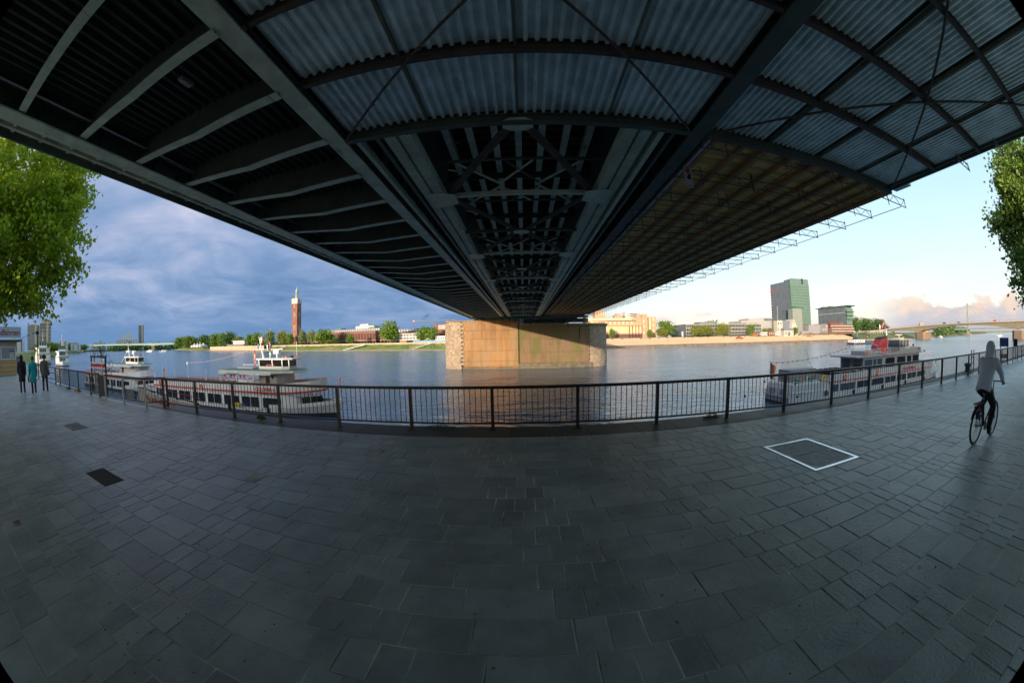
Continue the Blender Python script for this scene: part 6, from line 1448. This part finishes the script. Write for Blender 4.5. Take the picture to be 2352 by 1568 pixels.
def trunk_mesh(name, H, r0, limbs, seed, mat=None):
    r = random.Random(seed); b = MB(); pts = [(0,0,-.3)]; n = 5
    for i in range(1, n+1): pts.append((r.uniform(-.04,.04)*H*.3, r.uniform(-.04,.04)*H*.3, H*i/n))
    for i in range(n): b.tube(pts[i], pts[i+1], r0*(1-.13*i), 8, r0*(1-.13*(i+1)))
    for (z, q, L, up) in limbs:
        s = Vector((0,0,z)); d = Vector((math.cos(q),math.sin(q),up)).normalized(); rr = r0*.5; p = s
        for k in range(4):
            e = p+d*L/4+Vector((r.uniform(-.05,.05)*L,r.uniform(-.05,.05)*L,r.uniform(0,.04)*L)); b.tube(p, e, rr, 6, rr*.72); rr *= .72
            if k > 0: b.tube(e, e+Vector((r.uniform(-1,1),r.uniform(-1,1),r.uniform(.1,1))).normalized()*L*.28, rr*.6, 5, rr*.2)
            p = e
    return b.mesh(name, mat or bark_m)
def near_tree(label, loc, lobes, n_cl, per, leaf, mat, seed, H, r0, limbs):
    t = thing('plane_tree', label, 'tree', loc)
    link('trunk', trunk_mesh('trunk', H, r0, limbs, seed), t); link('crown', crown_mesh('crown', lobes, n_cl, per, leaf, mat, seed, .42), t)
near_tree('big bright green plane tree with drooping branches at the left edge above the kiosk', (-28.5,1.2,0),
    [((0,1.2,10.5),(6.2,6.0,5.6)),((2.2,4.6,8.2),(3.6,2.8,4.2)),((1.2,2.4,5.6),(4.2,2.8,2.0)),((0,-3,9),(5,5,5)),((1.0,5.2,12.0),(3.4,3.0,3.0)),((1.6,3.4,4.6),(2.2,1.6,1.3))], 760, 74, .34, leafA, 21, 9.5, .42,
    [(3.2,1.2,6.5,.55),(4.2,1.7,6.,.8),(5,-1.0,6,.6),(5.6,2.6,5,.9),(6.5,.6,5,.8),(7,4,4,.7)])
near_tree('ragged green poplar-like tree at the right edge beside the cyclist', (29.5,1.0,0),
    [((-.6,3.0,10.6),(2.0,1.5,2.3)),((-.6,4.4,8.3),(2.2,1.75,1.5)),((-.2,3.4,5.9),(2.3,1.5,2.3)),((.5,.2,8),(3,3,5)),((.3,2.2,12.6),(1.6,1.4,1.6)),((-.2,3.0,4.2),(1.6,1.0,1.0))], 420, 74, .30, leafB, 22, 9, .30,
    [(3.5,1.7,4,.9),(5,1.2,4,1.0),(6.5,2,3.5,1.2)])
def far_trees():
    K = {}
    def kind(key, lobes, n, per, leaf, mat, seed, H, r0):
        K[key] = (crown_mesh('crown', lobes, n, per, leaf, mat, seed, 1.5, .6), trunk_mesh('trunk', H, r0, [(H*.45,i*1.3,H*.5,.9) for i in range(5)], seed))
    kind('round', [((0,0,13),(8,8,7)),((-4,0,9),(5.5,5.5,5.5)),((4.5,1,9),(5.5,5.5,5.5)),((1,-3,8),(5,5,5))], 170, 22, 1.5, leafmat('leaf_round',(.10,.20,.015),(.17,.27,.03)), 1, 11, .6)
    kind('bushy', [((0,0,12),(6,6,8)),((-4,0,7),(4.5,4.5,6)),((4,0,8),(4.5,4.5,6))], 140, 22, 1.4, leafB, 2, 10, .45)
    kind('silver', [((0,0,12),(6,6,8)),((-4,1,8),(5,4,6)),((4,-1,9),(5,4,6.5))], 130, 20, 1.4, leafD, 3, 10, .45)
    kind('dark', [((0,0,12),(6.5,6,8)),((-4,1,8),(5,4,6)),((4.4,-1,8),(5,4,6.5))], 150, 22, 1.4, leafC, 4, 10, .45)
    kind('lime', [((0,0,8.5),(7,7,6.5)),((-4.5,0,7.5),(5,5,5)),((5,0,7.5),(5,5,5))], 130, 22, 1.4, leafmat('leaf_lime',(.16,.20,.03),(.22,.25,.05)), 5, 8, .4)
    def put(key, x, y, h, w, label, group, z=2.0):
        ref = 20.0 if key != 'lime' else 15.0
        t = thing('tree', label, 'tree', (x,y,z), (x*7+y) % 6, group)
        link('crown', K[key][0], t); link('trunk', K[key][1], t); t.scale = (w/20.0, w/20.0, h/ref)
    G = 'trees on the far left bank'
    L = [('bushy',-968,682,30,70,'large bushy tree at the downstream tip of the far bank'),('bushy',-885,658,32,72,'tall green tree second from the downstream tip'),('dark',-790,640,31,54,'darker tree third from the downstream tip'),('bushy',-715,615,32,50,'tall green tree behind the white tents, left one'),('bushy',-655,590,31,46,'tall green tree behind the white tents, right one'),('dark',-585,545,30,46,'dark tall tree left of the restaurant'),('silver',-535,525,20,34,'low pale tree behind the restaurant roof'),('bushy',-480,500,22,26,'green tree just right of the restaurant'),('round',-448,488,23,24,'rounded green tree left of the white mark post'),('silver',-410,478,25,30,'pale feathery tree right of the white mark post'),('lime',-362,455,22,26,'yellow-green tree at the left foot of the brick tower'),('bushy',-343,450,18,20,'green tree hiding the right foot of the brick tower'),('silver',-311,438,22,15,'pale grey-green tree first right of the brick tower'),('silver',-291,432,21,18,'pale grey-green tree second right of the brick tower'),('round',-262,422,20.5,29,'broad bright weeping tree standing right of the two pale trees'),('round',-214,407,12,11,'small round tree before the middle of the brick hall'),('dark',-238,413,8.5,14,'small dark bush-like tree right of the broad weeping tree'),('round',-151,386,25,25,'tallest round bright tree, left of the white pavilion'),('bushy',-105,372,17.5,23,'full green tree between the white pavilion and the pier, left one'),('bushy',-95,369,16.5,16,'full green tree between the white pavilion and the pier, right one'),('lime',-247,410,5.5,12,'low lime bush at the foot of the broad weeping tree')]
    for k, x, y, h, w, l in L: put(k, x, y, h, w, l, G)
    G = 'trees on the far right bank'
    for k, x, y, h, w, l in [('bushy',143,342,17.5,26,'large dense green tree between the pink hotel and the grey office'),('lime',134,330,9.5,14,'low yellow-green tree at the corner of the pink hotel'),('lime',168,322,10.5,15,'yellow-green spreading tree before the grey office corner, left half of a pair'),('lime',179,322,10.8,18,'yellow-green spreading tree before the grey office, right half of a pair'),('lime',199.5,322,13,16,'yellow-green tree standing alone before the grey office'),('bushy',237,322,12,14,'dense green tree before the right end of the grey office'),('lime',259,324,7.5,11,'small lime tree behind the church huts, left one'),('bushy',268,324,7,9,'small green tree left of the church tower'),('bushy',296.5,313,8.5,10,'green tree standing between the church porch and its gable'),('bushy',82,326,9.5,7.5,'small conical tree at the hotel lobby, right one'),('bushy',73,326,8,6,'small conical tree beside the pier, left one'),('bushy',120,327,8,7,'small tree under the hotel wing'),('dark',225,390,19,34,'dark tree top rising behind the grey office'),
        ('dark',476,356,24,22,'tall dark tree right of the balconied office'),('dark',505,358,23,38,'broad dark tree before the beam bridge ramp, left one'),('dark',535,352,22,40,'broad dark tree before the beam bridge ramp, right one')]: put(k, x, y, h, w, l, G)
    G = 'trees downstream behind the walkers'
    for i, (x, y, h, w) in enumerate([(-905,232,15,34),(-940,252,18,40),(-990,276,15,40),(-1040,305,19,48),(-1330,462,18,50),(-1400,500,20,55),(-1120,345,20,56),(-1190,385,22,60),(-1260,420,20,58),(-600,150,14,40),(-620,165,12,36),(-560,125,11,36)]):
        put(('bushy','round','dark')[i % 3], x, y, h, w, ['tree left of the small white house row','tree right of the small white house row','third downstream tree from the stepped tower','fourth downstream tree from the stepped tower','tree below the left end of the pale green bridge','tree nearest the pale green bridge abutment','tall tree behind the downstream house row, left','tall tree behind the downstream house row, middle','tall tree behind the downstream house row, right','low leafy tree at the foot of the white apartment tower','low leafy tree right of the foot of the white apartment tower','low leafy tree between the kiosk and the white tower'][i], G, -.2)
    wood = crown_mesh('far_wood', [((-1560+26*i, 700+34*i, 6+3*(i % 3)),(38,22,14)) for i in range(24)], 900, 14, 7.5, leafC, 77, 6.)
    link('far_wood', wood, None, 'stuff')
    wood = crown_mesh('far_wood', [((760+22*i, 335+ (5*i if i < 9 else 45+4*(i-9)), 2+2*(i % 3)),(18,12,8)) for i in range(22)], 500, 14, 4.5, leafC, 78, 3.)
    link('far_wood', wood, None, 'stuff')
    r = random.Random(5); vs = []; fs = []
    b = MB()
    for i in range(1500):         # bushes and tall weeds on the grassy bank
        k = r.randrange(4); p, q = LW[k], LW[k+1]; t_ = r.random(); d = r.uniform(9,23); base = Vector(p).lerp(Vector(q), t_); tg = (Vector(q)-Vector(p)).normalized(); n = Vector((-tg.y,tg.x)); n = n if n.y > 0 else -n
        c = base+n*d; z = WZ+1.2+(d-9)*.40; s = r.uniform(.3,.9)*(2.2 if r.random() < .05 else 1)
        for j in range(3):
            u = Vector((r.uniform(-1,1),r.uniform(-1,1),r.uniform(.2,1)))*s; v = Vector((r.uniform(-1,1),r.uniform(-1,1),r.uniform(-.3,.6)))*s; o = Vector((c.x,c.y,z)); b.quad(o-v*.5,o+u,o+v*.5,o-u*.2)
    b.build('bank_shrubs', leafB, None, kind='stuff')
far_trees()
# ---------------------------------------------------------------- people
def skin(name, joints, bones, mat, parent, sub=2, root=0):
    """joints: name -> ((x,y,z), radius or (rx,ry)); one continuous surface grown over the bones"""
    keys = list(joints); me = bpy.data.meshes.new(name); me.from_pydata([joints[k][0] for k in keys], [(keys.index(a), keys.index(b)) for a, b in bones], [])
    o = bpy.data.objects.new('tmp', me); COL.objects.link(o); md = o.modifiers.new('s','SKIN'); md.use_smooth_shade = True
    for i, k in enumerate(keys):
        r = joints[k][1]; d = me.skin_vertices[0].data[i]; d.radius = r if isinstance(r, tuple) else (r, r); d.use_root = (i == root)
    s = o.modifiers.new('u','SUBSURF'); s.levels = sub; s.render_levels = sub
    dg = bpy.context.evaluated_depsgraph_get(); dg.update()
    m2 = bpy.data.meshes.new_from_object(o.evaluated_get(dg)); bpy.data.objects.remove(o); m2.materials.clear(); m2.materials.append(mat); m2.name = name
    m2.polygons.foreach_set('use_smooth', [True]*len(m2.polygons))
    return link(name, m2, parent)
skin_m = m_('skin', (.45,.26,.18), .55, var=.08); hair_m = m_('dark_hair', (.02,.014,.01), .6); jean_m = m_('dark_trousers', (.018,.017,.024), .8, var=.3, scale=6); shoe_m = m_('shoe', (.015,.014,.014), .5)
teal_m = m_('teal_coat', (.0,.30,.29), .75, var=.18, scale=3, bump=.2, bscale=8); blackc_m = m_('black_coat', (.014,.012,.016), .85, var=.3, scale=3, bump=.2, bscale=8); greyc_m = m_('olive_grey_coat', (.115,.105,.085), .8, var=.25, scale=3, bump=.2, bscale=8); pale_m = m_('pale_grey_jacket', (.85,.84,.83), .7, var=.1, scale=4, bump=.2, bscale=8)
def sweep(b, path, side, n=14, sub=3):
    """cloth tube through (point, side radius, depth radius), smoothly interpolated, creased a little"""
    P = []; m = len(path)
    def cr(a, b_, c, d, t): return .5*(2*b_+(c-a)*t+(2*a-5*b_+4*c-d)*t*t+(3*b_-a-3*c+d)*t**3)
    for i in range(m-1):
        q = [path[max(0,i-1)], path[i], path[i+1], path[min(m-1,i+2)]]
        for k in range(sub):
            t = k/sub; P.append((Vector([cr(*[w[0][j] for w in q], t) for j in range(3)]), cr(*[w[1] for w in q], t), cr(*[w[2] for w in q], t)))
    P.append((Vector(path[-1][0]), path[-1][1], path[-1][2])); vs = []; rr = random.Random(len(b.v)+7)
    for i, (c, rx, ry) in enumerate(P):
        d = (P[min(i+1,len(P)-1)][0]-P[max(i-1,0)][0]).normalized(); a = Vector(side)-d*Vector(side).dot(d); a.normalize(); e = d.cross(a)
        for j in range(n):
            q = 2*math.pi*j/n; f = 1+rr.uniform(-.035,.035); vs.append(c+(a*math.cos(q)*rx+e*math.sin(q)*ry)*f)
    L_ = len(P)
    return b.add(vs, [(k*n+j, k*n+(j+1)%n, (k+1)*n+(j+1)%n, (k+1)*n+j) for k in range(L_-1) for j in range(n)]+[tuple(range(n-1,-1,-1)), tuple(range((L_-1)*n, L_*n))])
def hand(b, wrist, d, nrm, s=1.):
    """palm and five bent fingers added to a body mesh; d: finger direction, nrm: palm normal"""
    w, d, nrm = Vector(wrist), Vector(d).normalized(), Vector(nrm).normalized(); sd = d.cross(nrm).normalized()
    b.ball(tuple(w+d*.045*s), .036*s, .036*s, .045*s, 8, 5)
    for k, (o, L) in enumerate(((-.03,.075),(-.01,.085),(.01,.08),(.03,.062))):
        a = w+d*.075*s+sd*o*s; m = a+d*L*.5*s-nrm*.012*s; e = m+(d*.5-nrm).normalized()*L*.5*s
        b.tube(a, m, .0095*s, 5, .0088*s); b.tube(m, e, .0088*s, 5, .007*s)
    a = w+d*.02*s-sd*.03*s; m = a+(d*.5-sd).normalized()*.04*s; b.tube(a, m, .011*s, 5); b.tube(m, m+(d-nrm*.6).normalized()*.035*s, .010*s, 5, .008*s)
lips_m = m_('lips',(.32,.11,.09),.5)
def face(head, par, look, mat, r=.1):
    """eyes, nose, mouth, ears on the head's surface"""
    h = Vector(head); f = Vector(look).normalized(); sd = f.cross(Vector((0,0,1))).normalized()
    for s in (-1,1): MB().ball(tuple(h+f*.088+sd*s*.033+Vector((0,0,.005))), .013,.013,.010,6,4).build('eye', black_m, par)
    b = MB(); b.tube(h+f*.09+Vector((0,0,.012)), h+f*.118-Vector((0,0,.03)), .010, 6, .017); b.build('nose', mat, par, True)
    MB().ball(tuple(h+f*.092-Vector((0,0,.058))), .024,.012,.007,8,4).build('mouth', lips_m, par)
    for s in (-1,1): MB().ball(tuple(h+sd*s*.092+Vector((0,0,-.01))), .02,.016,.032,6,5).build('ear', mat, par, True)
def walker(label, loc, rz, H, coat, long_coat, stride, hood=False, hair=hair_m, arm_bend=.0):
    t = thing('person', label, 'person', loc, rz, 'walkers by the ticket kiosk'); k = H/1.75; P = lambda x,y,z: (x*k,y*k,z*k)
    s = stride
    J = {'pel':(P(0,0,.95),(.15*k,.11*k)),'sp':(P(0,.01,1.18),(.145*k,.10*k)),'ch':(P(0,.02,1.38),(.165*k,.11*k)),'nk':(P(0,.03,1.50),.058*k),'hd0':(P(0,.05,1.58),.075*k),'hd':(P(0,.055,1.655),(.078*k,.098*k)),'hd1':(P(0,.05,1.72),.06*k)}
    B = [('pel','sp'),('sp','ch'),('ch','nk'),('nk','hd0'),('hd0','hd'),('hd','hd1')]
    for q, d in (('l',-1),('r',1)):
        f = s*d
        J.update({q+'h':(P(.09*d,.0,.90),.09*k),q+'k':(P(.10*d,.14*f+.04,.50),.06*k),q+'a':(P(.10*d,.26*f-(.10 if f < 0 else 0),.09+(.05 if f < 0 else 0)),.038*k),
                  q+'sh':(P(.18*d,.02,1.40),.045*k),q+'el':(P(.24*d,-.10*f-.02,1.14),.034*k),q+'w':(P(.235*d,-.16*f+.08+arm_bend*.2,.90+arm_bend*.25),.028*k)})
        B += [('pel',q+'h'),(q+'h',q+'k'),(q+'k',q+'a'),('ch',q+'sh'),(q+'sh',q+'el'),(q+'el',q+'w')]
    body = skin('body', J, B, skin_m, t, 1)
    hb = MB()
    for q, d in (('l',-1),('r',1)): hand(hb, J[q+'w'][0], (0,.15,-1), (d,0,0), k)
    bm = bmesh.new(); bm.from_mesh(body.data); tmp = hb.mesh('hands', skin_m); bm.from_mesh(tmp); bm.to_mesh(body.data); bm.free(); bpy.data.meshes.remove(tmp)
    # trousers, shoes
    tb = MB(); sweep(tb, [(P(0,0,.80),.17*k,.125*k),(P(0,0,.92),.175*k,.13*k),(P(0,0,1.02),.165*k,.12*k)], (1,0,0))
    for q, d in (('l',-1),('r',1)):
        h, kn, a = J[q+'h'][0], J[q+'k'][0], J[q+'a'][0]; z0 = max(.0, a[2]-.09*k)
        sweep(tb, [((h[0],h[1],h[2]+.02),.098*k,.11*k),(tuple((Vector(h)+Vector(kn))/2),.088*k,.095*k),(kn,.070*k,.072*k),(tuple((Vector(kn)+Vector(a))/2),.066*k,.070*k),((a[0],a[1],z0+.045*k),.060*k,.066*k)], (1,0,0))
        MB().ball((a[0],a[1]+.06*k,z0+.045*k),.048*k,.135*k,.05*k,10,6).build('shoe', shoe_m, t, True)
    tb.build('trousers', jean_m, t, True)
    # coat: body and sleeves, hem below the hips
    cb = MB(); zh = .56 if long_coat else .80
    sweep(cb, [(P(0,.01,zh),.225*k,.185*k),(P(0,.0,.5*(zh+.98)),.215*k,.172*k),(P(0,0,1.0),.195*k,.148*k),(P(0,.01,1.15),.180*k,.135*k),(P(0,.02,1.30),.200*k,.145*k),(P(0,.02,1.41),.195*k,.132*k),(P(0,.025,1.47),.130*k,.105*k),(P(0,.03,1.53),.080*k,.085*k)], (1,0,0), 18)
    for q, d in (('l',-1),('r',1)):
        sh, el, wr = J[q+'sh'][0], J[q+'el'][0], J[q+'w'][0]
        sweep(cb, [((sh[0]*.62,sh[1],sh[2]+.005),.075*k,.078*k),((sh[0]*1.03,sh[1],sh[2]-.015*k),.082*k,.085*k),(tuple((Vector(sh)+Vector(el))/2),.072*k,.075*k),(el,.062*k,.064*k),(tuple((Vector(el)+Vector(wr))/2),.056*k,.058*k),(wr,.050*k,.052*k)], (0,1,0), 12)
    cb.build('coat', coat, t, True)
    hp = Vector(J['hd'][0])
    if hood:
        hd = MB(); sweep(hd, [(P(0,.0,1.45),.125*k,.11*k),(P(0,.0,1.53),.108*k,.105*k),(P(0,.012,1.62),.118*k,.122*k),(P(0,.02,1.70),.112*k,.120*k),(P(0,.02,1.76),.075*k,.085*k),(P(0,.02,1.785),.02*k,.02*k)], (1,0,0)); hd.build('hood', coat, t, True)
    else: MB().ball((hp.x,hp.y-.018*k,hp.z+.025*k),.098*k,.115*k,.115*k,12,8).build('hair', hair, t, True)
    face(tuple(hp+Vector((0,.03 if hood else .005,0))), t, (0,1,0), skin_m)
    return t, k
walker('person in a long hooded black coat, leftmost of the three walkers', (-23.4,3.95,0), R(78), 1.80, blackc_m, True, .9, True)
w_, k_ = walker('person in a bright teal coat, middle one of the three walkers', (-22.4,4.5,0), R(78), 1.74, teal_m, True, -.35, False, m_('red_brown_hair',(.10,.03,.022),.6))
MB().ball((-.30,-.02,.70),.06,.13,.15,10,6).build('carried_bag', black_m, w_, True)
w_, k_ = walker('person in a grey coat with a black shoulder bag, rightmost of the three walkers', (-23.0,5.4,0), R(70), 1.78, greyc_m, False, .8)
b = thing('shoulder_bag', 'black shoulder bag hanging at the hip of the grey-coated walker', 'bag', (-23.0,5.4,0), R(70))
MB().ball((.27,.06,.92),.07,.17,.14,10,6).build('pouch', black_m, b, True); MB().path([(.27,.1,1.0),(.15,.17,1.3),(.0,.1,1.47),(-.08,-.05,1.44),(.1,-.12,1.2),(.26,-.02,1.0)], .014, 5).build('strap', black_m, b)
# ---------------------------------------------------------------- cyclist
def cyclist():
    base = Vector((8.58,2.36,0)); rz = math.atan2(-.10,1.0)
    bk = thing('bicycle', 'black city bicycle ridden away along the promenade at the right edge', 'bicycle', tuple(base), rz)
    r = .345; xr, xf = -.52, .54
    for x in (xr, xf):
        w = MB().torus((x,0,r),(0,1,0),r-.022,.024,28,6).build('wheel', black_m, bk, True)
        MB().torus((x,0,r),(0,1,0),r-.052,.012,28,4).build('rim', galv_m, w)
        s = MB(); [s.tube((x,0,r),(x+(r-.05)*math.cos(q),.0,r+(r-.05)*math.sin(q)),.003,3) for q in [2*math.pi*i/18 for i in range(18)]]; s.build('spokes', galv_m, w)
        MB().tube((x,-.05,r),(x,.05,r),.025,8).build('hub', galv_m, w)
    f = MB(); bb = (-.08,0,.29); st = (-.24,0,.78); ht = (.36,0,.86); hb = (.40,0,.70)
    for a, c, q in ((bb,st,.017),(st,ht,.016),(bb,hb,.019),(ht,hb,.02)): f.tube(a, c, q, 8)
    for y in (-.045,.045): f.tube((bb[0],y*.6,bb[2]),(xr,y,r),.010,6); f.tube((st[0],y*.4,st[2]-.06),(xr,y,r),.009,6); f.tube((hb[0],y*.5,hb[2]),(xf,y,r),.013,6)
    f.build('frame', black_m, bk)
    MB().tube((-.24,0,.78),(-.27,0,.93),.014,6).build('seat_post', galv_m, bk); MB().ball((-.28,0,.955),.14,.08,.035,10,5).build('saddle', black_m, bk, True)
    MB().path([(.36,0,.86),(.34,0,1.02),(.40,0,1.06)],.015,6).build('stem', galv_m, bk); MB().path([(.20,-.30,1.05),(.36,-.27,1.08),(.41,-.1,1.07),(.41,.1,1.07),(.36,.27,1.08),(.20,.30,1.05)],.012,6).build('handlebar', black_m, bk)
    for y in (-.28,.28): MB().tube((.18,y*1.06,1.048),(.31,y,1.07),.018,8).build('grip', black_m, bk)
    MB().lathe([(.085,-.006),(.085,.006)],20).build('chainring', galv_m, bk).matrix_local = Matrix.Translation((bb[0],-.05,bb[2])) @ Matrix.Rotation(R(90),4,'X')
    pl, pr = (.06,-.12,.16), (-.22,.12,.42)
    for p, y in ((pl,-.07),(pr,.07)): MB().tube((bb[0],y,bb[2]),(p[0],y*1.2,p[2]),.010,6).build('crank', galv_m, bk); MB().box(p[0]-.05,p[1]-.045,p[2]-.012,p[0]+.05,p[1]+.045,p[2]+.012).build('pedal', black_m, bk)
    for x, c in ((xr,-1),): 
        g = MB(); n = 9; rr_ = r+.025
        for i in range(n): 
            a0, a1 = R(20+15*i), R(35+15*i); g.quad((x+rr_*math.cos(a0),-.03,r+rr_*math.sin(a0)),(x+rr_*math.cos(a1),-.03,r+rr_*math.sin(a1)),(x+rr_*math.cos(a1),.03,r+rr_*math.sin(a1)),(x+rr_*math.cos(a0),.03,r+rr_*math.sin(a0)))
        g.build('mudguard', black_m, bk)
    MB().box(-.72,-.06,.74,-.36,.06,.76).build('carrier', black_m, bk); MB().ball((-.73,0,.70),.02,.03,.03,8,5).build('rear_lamp', red_m, bk)
    p = thing('person', 'cyclist in a very pale hooded jacket and black trousers riding at the right edge', 'person', tuple(base), rz)
    J = {'pel':((-.27,0,1.02),(.13,.15)),'sp':((-.20,0,1.22),(.11,.14)),'ch':((-.08,0,1.43),(.12,.165)),'nk':((-.01,0,1.56),.058),'hd0':((.035,0,1.63),.072),'hd':((.05,0,1.70),(.098,.08)),'hd1':((.05,0,1.765),.06)}
    B = [('pel','sp'),('sp','ch'),('ch','nk'),('nk','hd0'),('hd0','hd'),('hd','hd1')]
    for q, d, pd in (('l',1,pr),('r',-1,pl)):
        kz = .78 if q == 'l' else .62
        J.update({q+'h':((-.24,.10*d,.97),.095),q+'k':((.18 if q == 'l' else .14,.12*d,kz),.064),q+'a':((pd[0]-.06,.12*d,pd[2]+.10),.04),q+'sh':((-.06,.18*d,1.45),.045),q+'el':((.10,.27*d,1.25),.034),q+'w':((.215,.285*d,1.105),.028)})
        B += [('pel',q+'h'),(q+'h',q+'k'),(q+'k',q+'a'),('ch',q+'sh'),(q+'sh',q+'el'),(q+'el',q+'w')]
    body = skin('body', J, B, skin_m, p, 1); hbm = MB()
    for d in (1,-1): hand(hbm, (.20,.285*d,1.10), (1,0,-.25), (0,0,1), .95)
    bm = bmesh.new(); bm.from_mesh(body.data); tmp = hbm.mesh('hands', skin_m); bm.from_mesh(tmp); bm.to_mesh(body.data); bm.free(); bpy.data.meshes.remove(tmp)
    tb = MB(); sweep(tb, [((-.27,0,.93),.165,.15),((-.27,0,1.02),.17,.15),((-.23,0,1.12),.15,.125)], (0,1,0))
    for q, d in (('l',1),('r',-1)):
        h, kn, a = (Vector(J[q+j][0]) for j in 'hka')
        sweep(tb, [(tuple(h+Vector((-.06,0,.02))),.10,.115),(tuple(h.lerp(kn,.5)),.088,.098),(tuple(kn),.072,.078),(tuple(kn.lerp(a,.5)),.064,.070),((a.x,a.y,a.z-.02),.055,.06)], (0,1,0))
        MB().ball((a.x+.07,a.y,a.z-.05),.135,.05,.055,10,6).build('shoe', shoe_m, p, True)
    tb.build('trousers', jean_m, p, True)
    cb = MB(); sweep(cb, [((-.36,0,.95),.195,.165),((-.29,0,1.06),.190,.155),((-.21,0,1.21),.178,.138),((-.12,0,1.36),.202,.140),((-.07,0,1.45),.190,.128),((-.03,0,1.52),.125,.10),((.0,0,1.58),.078,.08)], (0,1,0), 18)
    for q in 'lr':
        sh, el, wr = (Vector(J[q+j][0]) for j in ('sh','el','w'))
        sweep(cb, [((sh.x-.01,sh.y*.6,sh.z+.0),.078,.08),(tuple(sh),.088,.09),(tuple(sh.lerp(el,.5)),.074,.076),(tuple(el),.062,.064),(tuple(el.lerp(wr,.5)),.054,.056),(tuple(wr),.046,.048)], (0,0,1), 12)
    cb.build('jacket', pale_m, p, True)
    hd = MB(); sweep(hd, [((-.07,0,1.50),.125,.10),((-.02,0,1.58),.11,.10),((.02,0,1.67),.118,.118),((.03,0,1.75),.108,.115),((.03,0,1.81),.07,.08),((.03,0,1.83),.02,.02)], (0,1,0)); hd.build('hood', pale_m, p, True)
    face((.075,0,1.70), p, (1,0,0), skin_m)
cyclist()
